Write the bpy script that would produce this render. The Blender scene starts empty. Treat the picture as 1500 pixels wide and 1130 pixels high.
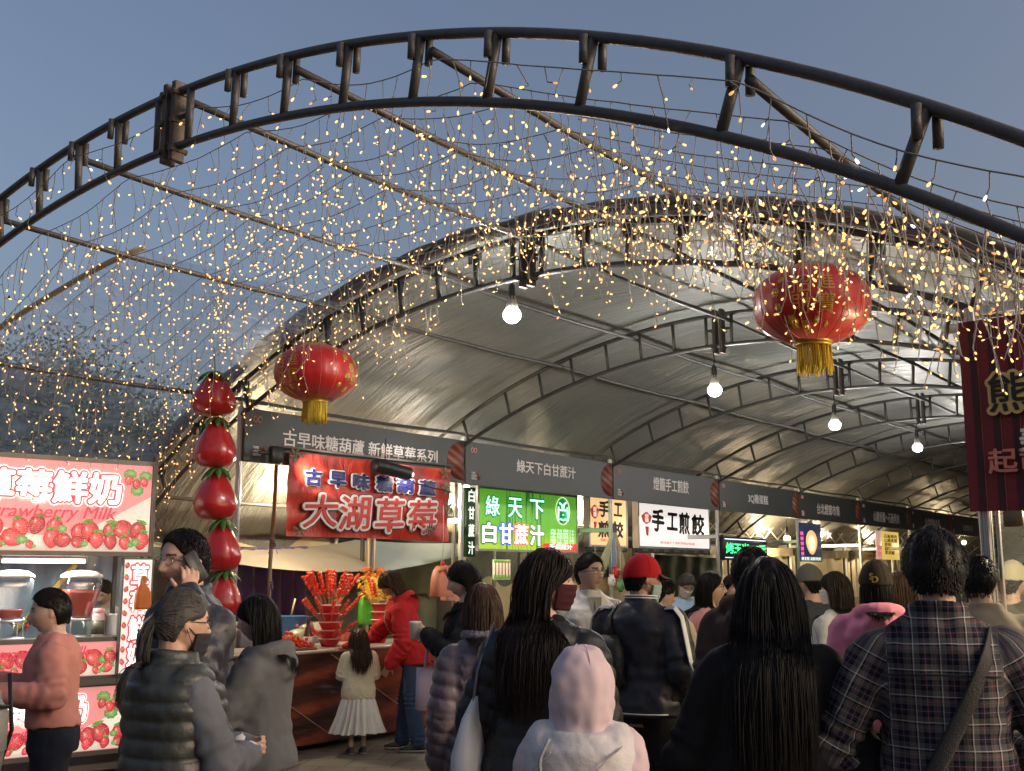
import bpy, math, random
import numpy as np
from math import sin, cos, pi, radians as rad
random.seed(7); rng = np.random.default_rng(7)
C = bpy.context.scene.collection
SC = bpy.context.scene

# ------------------------------------------------------------------ camera, sky, sun, exposure
F, TH, AL, EYE = 1619.4, 0.17105, 0.6474, 1.6        # focal length in photo pixels, pitch, tent azimuth, eye height
cd = bpy.data.cameras.new('camera'); cam = bpy.data.objects.new('camera', cd); C.objects.link(cam)
cam.location = (0, 0, EYE); cam.rotation_euler = (pi/2+TH, 0, 0)
cd.sensor_width = 36; cd.lens = F/1500*36; cd.clip_end = 900; cd.clip_start = .05
SC.camera = cam
w = bpy.data.worlds.new('World'); SC.world = w; w.use_nodes = True
nt = w.node_tree; bg = nt.nodes['Background']
sky = nt.nodes.new('ShaderNodeTexSky'); sky.sky_type = 'NISHITA'; sky.sun_disc = False
SUN_EL, SUN_AZ = rad(15), rad(112)                  # low, veiled sun off to the right
sky.sun_elevation = SUN_EL; sky.sun_rotation = SUN_AZ; sky.altitude = 0; sky.air_density = 1.0; sky.dust_density = 8; sky.ozone_density = 1.6
tint = nt.nodes.new('ShaderNodeMix'); tint.data_type = 'RGBA'; tint.blend_type = 'MULTIPLY'; tint.inputs[0].default_value = 1; tint.inputs[7].default_value = (1.10, 1.02, 1.03, 1)   # slight warm tint multiplied into the sky colour
nt.links.new(sky.outputs[0], tint.inputs[6]); nt.links.new(tint.outputs[2], bg.inputs[0]); bg.inputs[1].default_value = 0.102
sd = bpy.data.lights.new('sun', 'SUN'); sun = bpy.data.objects.new('sun', sd); C.objects.link(sun)
sd.energy = 0.46; sd.angle = rad(40); sd.color = (1, .9, .82)
_el = SUN_EL
_v = np.array([sin(SUN_AZ)*cos(_el), cos(SUN_AZ)*cos(_el), sin(_el)])
sun.rotation_euler = (math.acos(_v[2]), 0, math.atan2(_v[1], _v[0])+pi/2)
SC.view_settings.view_transform = 'Standard'; SC.view_settings.look = 'None'
SC.view_settings.exposure = 0.8; SC.view_settings.gamma = 1
SC.cycles.use_denoising = True
SC.cycles.max_bounces = 8; SC.cycles.diffuse_bounces = 3; SC.cycles.glossy_bounces = 3
SC.cycles.transparent_max_bounces = 12; SC.cycles.sample_clamp_indirect = 4; SC.cycles.sample_clamp_direct = 0
SC.cycles.caustics_reflective = False; SC.cycles.caustics_refractive = False

# ------------------------------------------------------------------ coordinates
SA, CA = sin(AL), cos(AL)
def ST(s, t, z=0): return np.array([s*SA+t*CA, s*CA-t*SA, z])     # s along the tent, t across it
def ray(x, y):
    v = 565-y
    return np.array([x-750, F*cos(TH)-v*sin(TH), F*sin(TH)+v*cos(TH)])
def at(x, y, Y):
    d = ray(x, y); return d*(Y/d[1])+np.array([0, 0, EYE])
def on_t(x, y, t):
    d = ray(x, y); k = t/(d[0]*CA-d[1]*SA); return d*k+np.array([0, 0, EYE])
def on_s(x, y, s):
    d = ray(x, y); k = s/(d[0]*SA+d[1]*CA); return d*k+np.array([0, 0, EYE])
class Fr:                                                            # an upright plane: x to the right, z up, front is -y
    def __init__(s, o, rz): s.o = np.array(o, float); s.rz = rz; s.c, s.s = cos(rz), sin(rz)
    def world(s, x, y, z): return s.o+np.array([x*s.c-y*s.s, x*s.s+y*s.c, z])
    def loc(s, px, py, off=0):
        d = ray(px, py); n = np.array([-s.s, s.c, 0]); E = np.array([0, 0, EYE])
        P = E+d*(((s.o-E)@n+off)/(d@n))-s.o
        return P[0]*s.c+P[1]*s.s, P[2]
TR = pi/2-AL                                                        # rotation of things that run along the tent

# ------------------------------------------------------------------ mesh builder
class MB:
    def __init__(s): s.V = []; s.F = []; s.Q = []; s.n = 0
    def add(s, v, f):
        v = np.asarray(v, float).reshape(-1, 3); s.V.append(v); b = s.n
        if isinstance(f, np.ndarray): s.Q.append(f+b)
        else: s.F += [[i+b for i in q] for q in f]
        s.n += len(v); return s
    def box(s, c, d, rz=0, R=None):
        x, y, z = np.array(d)/2
        v = np.array([[a*x, b*y, e*z] for e in (-1, 1) for b in (-1, 1) for a in (-1, 1)])
        if rz: v = v @ np.array([[cos(rz), sin(rz), 0], [-sin(rz), cos(rz), 0], [0, 0, 1]])
        if R is not None: v = v @ np.asarray(R).T
        return s.add(v+np.array(c), [[0, 2, 3, 1], [4, 5, 7, 6], [0, 1, 5, 4], [2, 6, 7, 3], [0, 4, 6, 2], [1, 3, 7, 5]])
    def bbox(s, c, d, b=.01):                                         # box with chamfered upright edges and rim
        x, y, z = np.array(d)/2
        def ring(i, zz): 
            X, Y = x-i, y-i
            return [[-X+b, -Y, zz], [X-b, -Y, zz], [X, -Y+b, zz], [X, Y-b, zz], [X-b, Y, zz], [-X+b, Y, zz], [-X, Y-b, zz], [-X, -Y+b, zz]]
        v = ring(b, -z)+ring(0, -z+b)+ring(0, z-b)+ring(b, z)
        f = [[k*8+i, k*8+(i+1) % 8, (k+1)*8+(i+1) % 8, (k+1)*8+i] for k in range(3) for i in range(8)]
        f += [list(range(7, -1, -1)), list(range(24, 32))]
        return s.add(np.array(v)+np.array(c), f)
    def tubes(s, P, R, n=6, flat=1., up=None, caps=True):             # many tubes at once: P (N,S,3), R (N,S)
        P = np.asarray(P, float); R = np.asarray(R, float)
        if P.ndim == 2: P = P[None]
        N, S, _ = P.shape; R = np.broadcast_to(R, (N, S))
        T = np.gradient(P, axis=1); T /= np.linalg.norm(T, axis=2, keepdims=True)+1e-9
        if up is None:
            ref = np.where((abs(T[:, :1, 2:3]) > .85), np.array([1., 0.02, 0]), np.array([0, 0, 1.]))
        else: ref = np.broadcast_to(np.asarray(up, float), P.shape)
        A = np.cross(T, ref); A /= np.linalg.norm(A, axis=2, keepdims=True)+1e-9
        B = np.cross(A, T)
        th = np.arange(n)*2*pi/n
        V = P[:, :, None]+R[:, :, None, None]*(A[:, :, None]*np.cos(th)[:, None]+flat*B[:, :, None]*np.sin(th)[:, None])
        i = np.arange(n); q = np.stack([i, (i+1) % n, (i+1) % n+n, i+n], 1)[:, ::-1]
        q = (q[None]+(np.arange(S-1)*n)[:, None, None]).reshape(-1, 4)
        f = (q[None]+(np.arange(N)*S*n)[:, None, None]).reshape(-1, 4)
        b = s.n; s.add(V.reshape(-1, 3), f)
        if caps:
            for k in range(N):
                o = b+k*S*n; s.F.append([o+j for j in range(n)]); s.F.append([o+(S-1)*n+j for j in range(n-1, -1, -1)])
        return s
    def tube(s, P, r, n=8, **k): return s.tubes(np.asarray(P, float)[None], np.asarray(r, float) if np.ndim(r) else r, n, **k)
    def lathe(s, prof, n=24, c=(0, 0, 0), ax=(1, 1)):                  # prof [(r,z)...] bottom to top
        m = len(prof); th = np.arange(n)*2*pi/n
        v = np.array([[r*cos(a)*ax[0], r*sin(a)*ax[1], z] for r, z in prof for a in th])+np.array(c)
        f = [[k*n+i, k*n+(i+1) % n, (k+1)*n+(i+1) % n, (k+1)*n+i] for k in range(m-1) for i in range(n)]
        f += [list(range(n-1, -1, -1)), [(m-1)*n+i for i in range(n)]]
        return s.add(v, f)
    def ell(s, c, r, n=16, R=None):
        v = []; m = n//2
        for k in range(1, m):
            a = pi*k/m
            v += [[sin(a)*cos(b), sin(a)*sin(b), -cos(a)] for b in np.arange(n)*2*pi/n]
        v += [[0, 0, -1], [0, 0, 1]]; v = np.array(v)*np.asarray(r)
        if R is not None: v = v @ np.asarray(R).T
        f = [[k*n+i, k*n+(i+1) % n, (k+1)*n+(i+1) % n, (k+1)*n+i] for k in range(m-2) for i in range(n)]
        e = (m-1)*n
        f += [[e, (i+1) % n, i] for i in range(n)]+[[e+1, (m-2)*n+i, (m-2)*n+(i+1) % n] for i in range(n)]
        return s.add(v+np.array(c), f)
    def cone(s, p0, r0, p1, r1, n=14):                                # capsule with two radii
        p0, p1 = np.array(p0, float), np.array(p1, float); d = p1-p0; L = np.linalg.norm(d); d = d/(L+1e-9)
        a = [(-r0*cos(t), r0*sin(t), 0) for t in (.15, .6, 1.1)]+[(0, r0, 0), (0, (r0+r1)/2, .5), (0, r1, 1)]+[(r1*sin(t), r1*cos(t), 1) for t in (.5, 1.0, 1.42)]
        P = np.array([p0+d*(o+L*k) for o, r, k in a]); Rr = np.array([r for o, r, k in a])
        return s.tube(P, Rr, n)
    def loft(s, rings, n=30, e=2.3):                                  # rings (cx,cy,cz,rx,ry), bottom to top
        th = np.arange(n)*2*pi/n; c_, s_ = np.cos(th), np.sin(th)
        X = np.sign(c_)*abs(c_)**(2/e); Y = np.sign(s_)*abs(s_)**(2/e)
        v = np.concatenate([np.stack([cx+rx*X, cy+ry*Y, np.full(n, cz)], 1) for cx, cy, cz, rx, ry in rings]); m = len(rings)
        f = [[k*n+i, k*n+(i+1) % n, (k+1)*n+(i+1) % n, (k+1)*n+i] for k in range(m-1) for i in range(n)]
        f += [list(range(n-1, -1, -1)), [(m-1)*n+i for i in range(n)]]
        return s.add(v, f)
    def grid(s, fn, nu, nv):                                          # fn(u,v) arrays in 0..1
        u, v = np.meshgrid(np.linspace(0, 1, nu), np.linspace(0, 1, nv), indexing='ij')
        P = np.stack(fn(u, v), -1).reshape(-1, 3)
        i, j = np.meshgrid(np.arange(nu-1), np.arange(nv-1), indexing='ij'); b = (i*nv+j).ravel()
        return s.add(P, np.stack([b, b+nv, b+nv+1, b+1], 1))
    def poly(s, pts, y0, y1):                                         # outline in x,z pushed from y0 (front) to y1
        n = len(pts); v = [[x, y0, z] for x, z in pts]+[[x, y1, z] for x, z in pts]
        a = sum(pts[i][0]*pts[(i+1) % n][1]-pts[(i+1) % n][0]*pts[i][1] for i in range(n))
        f = [list(range(n)), list(range(2*n-1, n-1, -1))]+[[i, i+n, (i+1) % n+n, (i+1) % n] for i in range(n)]
        if a < 0: f = [q[::-1] for q in f]
        return s.add(v, f)
    def mesh(s, name):
        me = bpy.data.meshes.new(name); V = np.concatenate(s.V) if s.V else np.zeros((0, 3))
        tot = [np.full(len(q), q.shape[1], np.int32) for q in s.Q]+[np.array([len(f) for f in s.F], np.int32)]; idx = [q.ravel() for q in s.Q]+[np.array([i for f in s.F for i in f], np.int64)]
        tot = np.concatenate(tot).astype(np.int32); idx = np.concatenate(idx).astype(np.int32)
        me.vertices.add(len(V)); me.vertices.foreach_set('co', V.ravel().astype(np.float32)); me.loops.add(len(idx)); me.loops.foreach_set('vertex_index', idx)
        me.polygons.add(len(tot)); me.polygons.foreach_set('loop_start', (np.cumsum(tot)-tot).astype(np.int32)); me.update(calc_edges=True); me.validate(); return me

def put(name, me, m, parent=None, smooth=True):
    if isinstance(me, MB): me = me.mesh(name)
    if m is not None and not me.materials: me.materials.append(m)
    if smooth: me.polygons.foreach_set('use_smooth', np.ones(len(me.polygons), bool))
    o = bpy.data.objects.new(name, me); C.objects.link(o)
    if parent is not None: o.parent = parent
    return o
def sharp(o, a=35):
    o.data.set_sharp_from_angle(angle=rad(a)); return o
def tag(o, label, cat, group=None):
    o['label'] = label; o['category'] = cat
    if group: o['group'] = group
    return o
def thing(name, label, cat, loc=(0, 0, 0), rz=0, group=None):
    o = bpy.data.objects.new(name, None); C.objects.link(o); o.empty_display_size = .1
    o.location = tuple(loc); o.rotation_euler = (0, 0, rz); return tag(o, label, cat, group)
def struct(name, me, m, smooth=True):
    o = put(name, me, m, None, smooth); o['kind'] = 'structure'; return o
def dup(o, loc, rz=None, label=None, scale=None):
    def cp(a, par):
        c = a.copy(); C.objects.link(c); c.parent = par
        for ch in a.children: cp(ch, c)
        return c
    r = cp(o, None); r.location = tuple(loc)
    if rz is not None: r.rotation_euler = (r.rotation_euler[0], r.rotation_euler[1], rz)
    if scale: r.scale = (scale,)*3
    if label: r['label'] = label
    return r

# ------------------------------------------------------------------ materials
_mc = {}
def M(name, col, rough=.6, metal=0., emit=0., var=0., vs=8., bump=0., bs=60., sheen=0., coat=0., stretch=None, ecol=None, spec=None, trans=0., attr=None):
    if name in _mc: return _mc[name]
    m = bpy.data.materials.new(name); m.use_nodes = True; t = m.node_tree; b = t.nodes['Principled BSDF']; N = t.nodes.new; L = t.links.new
    col4 = (*col, 1)
    b.inputs['Base Color'].default_value = col4; b.inputs['Roughness'].default_value = rough; b.inputs['Metallic'].default_value = metal
    if sheen: b.inputs['Sheen Weight'].default_value = sheen
    if coat: b.inputs['Coat Weight'].default_value = coat; b.inputs['Coat Roughness'].default_value = .12
    if spec is not None: b.inputs['Specular IOR Level'].default_value = spec
    tc = N('ShaderNodeTexCoord'); src = tc.outputs['Object']
    if stretch:
        mp = N('ShaderNodeMapping'); mp.inputs['Scale'].default_value = stretch; L(src, mp.inputs[0]); src = mp.outputs[0]
    out = None
    if var:
        nz = N('ShaderNodeTexNoise'); nz.inputs['Scale'].default_value = vs; nz.inputs['Detail'].default_value = 5; L(src, nz.inputs[0])
        mx = N('ShaderNodeMix'); mx.data_type = 'RGBA'; mx.inputs[6].default_value = (*[c*(1-var) for c in col], 1); mx.inputs[7].default_value = (*[min(1, c*(1+var)) for c in col], 1)
        L(nz.outputs[0], mx.inputs[0]); out = mx.outputs[2]
    if attr:
        at_ = N('ShaderNodeAttribute'); at_.attribute_name = attr
        mx = N('ShaderNodeMix'); mx.data_type = 'RGBA'; mx.blend_type = 'MULTIPLY'; mx.inputs[0].default_value = 1; mx.inputs[6].default_value = col4
        if out: L(out, mx.inputs[6])
        L(at_.outputs['Color'], mx.inputs[7]); out = mx.outputs[2]
    if out: L(out, b.inputs['Base Color'])
    if bump:
        nz = N('ShaderNodeTexNoise'); nz.inputs['Scale'].default_value = bs; nz.inputs['Detail'].default_value = 4; L(src, nz.inputs[0])
        bp = N('ShaderNodeBump'); bp.inputs['Strength'].default_value = bump; bp.inputs['Distance'].default_value = .02; L(nz.outputs[0], bp.inputs['Height']); L(bp.outputs[0], b.inputs['Normal'])
    if emit:
        b.inputs['Emission Strength'].default_value = emit; b.inputs['Emission Color'].default_value = (*(ecol or col), 1)
        if out and not ecol: L(out, b.inputs['Emission Color'])
    if trans: b.inputs['Transmission Weight'].default_value = trans
    _mc[name] = m; return m
def quiet(m): m.cycles.emission_sampling = 'NONE'; return m
def film(name, clear=.8, col=(.9, .93, .97), rough=.12, bump=.5, bs=5, stretch=(1, 1, 1), haze_=(.04, .32)):   # thin clear plastic
    m = bpy.data.materials.new(name); m.use_nodes = True; t = m.node_tree; N = t.nodes.new; L = t.links.new
    t.nodes.remove(t.nodes['Principled BSDF']); o = t.nodes['Material Output']
    tr = N('ShaderNodeBsdfTransparent'); tr.inputs[0].default_value = (*col, 1)
    gl = N('ShaderNodeBsdfGlossy'); gl.inputs[0].default_value = (.8, .8, .8, 1); gl.inputs[1].default_value = rough
    df = N('ShaderNodeBsdfTranslucent'); df.inputs[0].default_value = (.75, .78, .8, 1)
    tc = N('ShaderNodeTexCoord'); mp = N('ShaderNodeMapping'); mp.inputs['Scale'].default_value = stretch; L(tc.outputs['Object'], mp.inputs[0])
    nz = N('ShaderNodeTexNoise'); nz.inputs['Scale'].default_value = bs; nz.inputs['Detail'].default_value = 6; nz.inputs['Distortion'].default_value = .8; L(mp.outputs[0], nz.inputs[0])
    bp = N('ShaderNodeBump'); bp.inputs['Strength'].default_value = bump; bp.inputs['Distance'].default_value = .06; L(nz.outputs[0], bp.inputs['Height'])
    L(bp.outputs[0], gl.inputs['Normal']); L(bp.outputs[0], df.inputs['Normal'])
    rp = N('ShaderNodeMapRange'); rp.inputs[1].default_value = .45; rp.inputs[2].default_value = .75; rp.inputs[3].default_value = haze_[0]; rp.inputs[4].default_value = haze_[1]; L(nz.outputs[0], rp.inputs[0])
    a = N('ShaderNodeMixShader'); L(rp.outputs[0], a.inputs[0]); L(tr.outputs[0], a.inputs[1]); L(df.outputs[0], a.inputs[2])
    b = N('ShaderNodeMixShader'); b.inputs[0].default_value = 1-clear; L(a.outputs[0], b.inputs[1]); L(gl.outputs[0], b.inputs[2])
    L(b.outputs[0], o.inputs[0]); return m

# ------------------------------------------------------------------ lettering
_tc = {}
def glyphs(body, off=0., ext=.02, sp=1., shear=0.):
    k = (body, off, ext, sp, shear)
    if k not in _tc:
        cu = bpy.data.curves.new('lettering', 'FONT'); cu.body = body; cu.extrude = ext; cu.space_line = sp; cu.shear = shear; cu.resolution_u = 3
        o = bpy.data.objects.new('lettering', cu); C.objects.link(o)
        me = bpy.data.meshes.new_from_object(o.evaluated_get(bpy.context.evaluated_depsgraph_get()))
        bpy.data.objects.remove(o)
        co = np.empty(len(me.vertices)*3); me.vertices.foreach_get('co', co); co = co.reshape(-1, 3)
        fs = [list(p.vertices) for p in me.polygons]; n0 = len(co)
        if off > .004:
            sh = [(0, 0)]+[(off*cos(q), off*sin(q)) for q in np.linspace(0, 2*pi, 13 if off > .05 else 9)[:-1]]+([(off*.5*cos(q), off*.5*sin(q)) for q in np.linspace(0, 2*pi, 7)[:-1]] if off > .06 else [])
            co = np.concatenate([co+np.array([a, b, 1e3*i]) for i, (a, b) in enumerate(sh)]); fs = [[v+n0*i for v in f] for i in range(len(sh)) for f in fs]
        _tc[k] = (co, fs)
        bpy.data.meshes.remove(me)
    return _tc[k]
def text(name, body, box, y, m, parent, off=0., depth=.004, sp=1., shear=0., ref=None, ang=0, wob=0):
    """Fit lettering to box (x0,z0,x1,z1) of a plane whose front is -y; y is the plane's front face."""
    co, f = glyphs(body, off, .02, sp, shear); rc = glyphs(body, ref, .02, sp, shear)[0] if ref is not None else co
    lo, hi = rc.min(0), rc.max(0)
    x = box[0]+(co[:, 0]-lo[0])/(hi[0]-lo[0])*(box[2]-box[0]); z = box[1]+(co[:, 1]-lo[1])/(hi[1]-lo[1])*(box[3]-box[1])
    lay = np.round(co[:, 2]/1e3); yy = y-depth/2-np.sign(co[:, 2]-lay*1e3)*depth/2+lay*1.3e-4*(1 if depth > .0025 else .6)
    if wob: z = z+wob*np.sin(x*31+1)+wob*.6*np.sin(x*67); x = x+wob*np.sin(z*40)
    if ang:
        cx, cz = (box[0]+box[2])/2, (box[1]+box[3])/2; a, b = x-cx, z-cz; x = cx+a*cos(ang)-b*sin(ang); z = cz+a*sin(ang)+b*cos(ang)
    mb = MB(); mb.add(np.stack([x, yy, z], 1), f)
    return put(name, mb, m, parent, False)
def pbox(fr, x0, y0, x1, y1, off=0):                                  # photo rectangle -> local box on a frame's plane
    a, b = fr.loc(x0, (y0+y1)/2, off), fr.loc(x1, (y0+y1)/2, off)
    xm = (x0+x1)/2
    return (a[0], fr.loc(xm, y1, off)[1], b[0], fr.loc(xm, y0, off)[1])

def vnoise(P, f=1., seed=0):                                          # smooth value noise in -1..1
    P = np.asarray(P)*f+seed*17.31; i = np.floor(P).astype(np.int64); u = P-i; u = u*u*(3-2*u); r = 0
    for dx in (0, 1):
        for dy in (0, 1):
            for dz in (0, 1):
                h = (i[..., 0]+dx)*374761393+(i[..., 1]+dy)*668265263+(i[..., 2]+dz)*2147483647
                h = (h ^ (h >> 13))*1274126177; h = (h ^ (h >> 16)) & 0xffff
                wt = (u[..., 0] if dx else 1-u[..., 0])*(u[..., 1] if dy else 1-u[..., 1])*(u[..., 2] if dz else 1-u[..., 2])
                r = r+wt*(h/32767.5-1)
    return r
def nrm(v): v = np.asarray(v, float); return v/(np.linalg.norm(v, axis=-1, keepdims=True)+1e-12)

# ------------------------------------------------------------------ ground, trees, tent
def paver_mat():
    m = bpy.data.materials.new('paving'); m.use_nodes = True; t = m.node_tree; N = t.nodes.new; L = t.links.new; b = t.nodes['Principled BSDF']
    tc = N('ShaderNodeTexCoord'); mp = N('ShaderNodeMapping'); mp.inputs['Rotation'].default_value = (0, 0, .12); L(tc.outputs['Object'], mp.inputs[0])
    br = N('ShaderNodeTexBrick'); br.inputs['Scale'].default_value = 1; br.inputs['Brick Width'].default_value = .4; br.inputs['Row Height'].default_value = .4; br.inputs['Mortar Size'].default_value = .008
    br.inputs['Color1'].default_value = (.21, .18, .14, 1); br.inputs['Color2'].default_value = (.15, .125, .10, 1); br.inputs['Mortar'].default_value = (.05, .045, .04, 1); L(mp.outputs[0], br.inputs[0])
    nz = N('ShaderNodeTexNoise'); nz.inputs['Scale'].default_value = 3; nz.inputs['Detail'].default_value = 8; L(tc.outputs['Object'], nz.inputs[0])
    mx = N('ShaderNodeMix'); mx.data_type = 'RGBA'; mx.blend_type = 'MULTIPLY'; mx.inputs[0].default_value = .6; L(br.outputs[0], mx.inputs[6]); L(nz.outputs[0], mx.inputs[7]); L(mx.outputs[2], b.inputs[0])
    n2 = N('ShaderNodeTexNoise'); n2.inputs['Scale'].default_value = 120; L(tc.outputs['Object'], n2.inputs[0])
    ad = N('ShaderNodeMath'); ad.operation = 'MULTIPLY_ADD'; ad.inputs[1].default_value = .15; L(n2.outputs[0], ad.inputs[0]); iv = N('ShaderNodeMath'); iv.operation = 'SUBTRACT'; iv.inputs[0].default_value = 1; L(br.outputs['Fac'], iv.inputs[1]); L(iv.outputs[0], ad.inputs[2])
    bp = N('ShaderNodeBump'); bp.inputs['Strength'].default_value = .5; bp.inputs['Distance'].default_value = .01; L(ad.outputs[0], bp.inputs['Height']); L(bp.outputs[0], b.inputs['Normal'])
    b.inputs['Roughness'].default_value = .55; return m
g = MB(); g.add([[-400, -60, 0], [400, -60, 0], [400, 700, 0], [-400, 700, 0]], [[0, 1, 2, 3]]); struct('ground', g, paver_mat(), False)

leafm = M('leaf', (.05, .075, .035), .6, var=.5, vs=.8); barkm = M('bark', (.07, .055, .045), .9, var=.3, bump=.5)
def tree(x, y, h, r, lab, seed):
    R = np.random.default_rng(seed)
    t = thing('tree', lab, 'tree', (x, y, 0), 0, 'trees beyond the tent')
    mb = MB(); mb.tube([(0, 0, 0), (.1, 0, h*.25), (-.05, .1, h*.5), (0, 0, h*.8)], [.22, .17, .12, .04])
    tips = []
    for k in range(14):
        a = R.uniform(0, 2*pi); z0 = h*R.uniform(.3, .7); q = np.array([cos(a)*r*R.uniform(.5, .95), sin(a)*r*R.uniform(.5, .95), z0+h*R.uniform(.08, .3)])
        mb.tube([(0, 0, z0), q*[.5, .5, 1]-[0, 0, .3*h*.2], q], [.07, .05, .02], 6); tips.append(q)
    put('trunk', mb, barkm, t)
    n = 17000; c = np.array(tips+[np.array([R.normal()*r*.35, R.normal()*r*.35, h*R.uniform(.5, .95)]) for _ in range(22)])
    P = c[R.integers(0, len(c), n)]+R.normal(size=(n, 3))*np.array([r*.19, r*.19, h*.065])
    d = nrm(R.normal(size=(n, 3))); e = nrm(np.cross(d, R.normal(size=(n, 3)))); s_ = R.uniform(.035, .085, (n, 1))
    v = np.stack([P-d*s_, P+e*s_*.55, P+d*s_, P-e*s_*.55], 1).reshape(-1, 3); mb = MB(); mb.add(v, np.arange(4*n).reshape(-1, 4)); put('crown', mb, leafm, t, False)
for i, (px, Y, h, r, lab) in enumerate([(-60, 24, 6.6, 3.0, 'dark bushy tree at the left edge seen through the clear plastic sheet'), (95, 27, 6.9, 2.6, 'dark tree with the tallest crown behind the clear plastic sheet'), (215, 30, 6.0, 2.4, 'lower dark tree behind the clear plastic, nearest the tent corner')]):
    p = at(px, 800, Y); tree(p[0], Y, h, r, lab, i+3)

RT, S0 = -4.52, 6.16                                                  # ridge across-position, first covered arch
def drop(u, R=6.9): return R-np.sqrt(np.maximum(R*R-np.minimum(abs(u), 4.9)**2, 1))
steel = M('galvanised steel', (.085, .082, .08), .5, metal=.4, var=.35, vs=25, bump=.15, bs=90)
rust = M('weathered plate', (.075, .06, .05), .6, metal=.4, var=.5, vs=30, bump=.2)
tent = thing('market_tent', 'long arched market tent with grey canvas roof on curved steel trusses', 'tent', ST(S0, RT, 0), TR)
# tent frame: x along the tent, y = -(t-RT)
def TL(s, u, z): return np.stack(np.broadcast_arrays(np.asarray(s, float)-S0, -np.asarray(u, float), np.asarray(z, float)), -1)
def canvas_mat():
    m = bpy.data.materials.new('tent canvas'); m.use_nodes = True; t = m.node_tree; N = t.nodes.new; L = t.links.new; b = t.nodes['Principled BSDF']
    tc = N('ShaderNodeTexCoord')
    mp = N('ShaderNodeMapping'); mp.inputs['Rotation'].default_value = (0, 0, rad(24)); mp.inputs['Scale'].default_value = (4.6, .5, 1); L(tc.outputs['Object'], mp.inputs[0])
    n1 = N('ShaderNodeTexNoise'); n1.inputs['Scale'].default_value = 1.6; n1.inputs['Detail'].default_value = 7; n1.inputs['Roughness'].default_value = .62; n1.inputs['Distortion'].default_value = .5; L(mp.outputs[0], n1.inputs[0])
    n2 = N('ShaderNodeTexNoise'); n2.inputs['Scale'].default_value = 1.3; n2.inputs['Detail'].default_value = 4; L(tc.outputs['Object'], n2.inputs[0])
    wv = N('ShaderNodeMath'); wv.operation = 'MULTIPLY'; L(n1.outputs[0], wv.inputs[0]); L(n2.outputs[0], wv.inputs[1])
    bp = N('ShaderNodeBump'); bp.inputs['Strength'].default_value = 1.0; bp.inputs['Distance'].default_value = .17; L(wv.outputs[0], bp.inputs['Height']); L(bp.outputs[0], b.inputs['Normal'])
    mx = N('ShaderNodeMix'); mx.data_type = 'RGBA'; mx.inputs[6].default_value = (.155, .166, .158, 1); mx.inputs[7].default_value = (.24, .252, .24, 1); L(n2.outputs[0], mx.inputs[0]); L(mx.outputs[2], b.inputs[0])
    b.inputs['Roughness'].default_value = .44; b.inputs['Specular IOR Level'].default_value = .45; b.inputs['Metallic'].default_value = .05; return m
canvas = canvas_mat()
SEND = S0+36
def roof(u, v):
    s = S0-.06+(SEND-S0)*u; a = (v-.5)*2*5.0
    z = 4.1-drop(a); ph = ((s-S0)/3) % 1
    sag = .05*np.sin(pi*ph)*(.6+.4*np.cos(a*3.6))
    nz = vnoise(np.stack([s*1.1+a*.5, a*.5, 0*a], -1), 1.2, 3)*.03
    return (s-S0, -a, z-sag+nz)
mb = MB(); mb.grid(roof, 220, 90); put('roof_canvas', mb, canvas, tent)
for sg in (-1, 1):                                                     # walls that fall from the eaves
    def wall(u, v, sg=sg):
        s = S0-.06+(SEND-S0)*u; z0 = 4.1-drop(np.array(5.0))
        a = 5.0+.7*v; z = z0*(1-v)+.03*v
        a = a+.04*vnoise(np.stack([s, z, 0*z], -1), 1.5, 5)
        return (s-S0, -sg*a, z)
    mb = MB(); mb.grid(wall, 160, 24); put('side_wall', mb, canvas, tent)
a = np.linspace(-4.9, 4.9, 60)
mb = MB(); mb.tube(TL(S0-.09+.01*np.sin(a*5), a, 4.05-drop(a)+.006*np.sin(a*9)), .036+.008*np.sin(a*7), 10)
mb.tube(TL(S0-.11+.012*np.sin(a*4+1), a, 4.10-drop(a)+.007*np.sin(a*7)), .03+.01*np.sin(a*11), 8); put('rolled_edge', mb, M('rolled canvas', (.15, .135, .12), .75, var=.3, vs=5, bump=.4, bs=20), tent)
US = [.13, .48, .85, 1.24, 1.66, 2.06, 2.5, 3.07, 3.65, 4.2]
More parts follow.
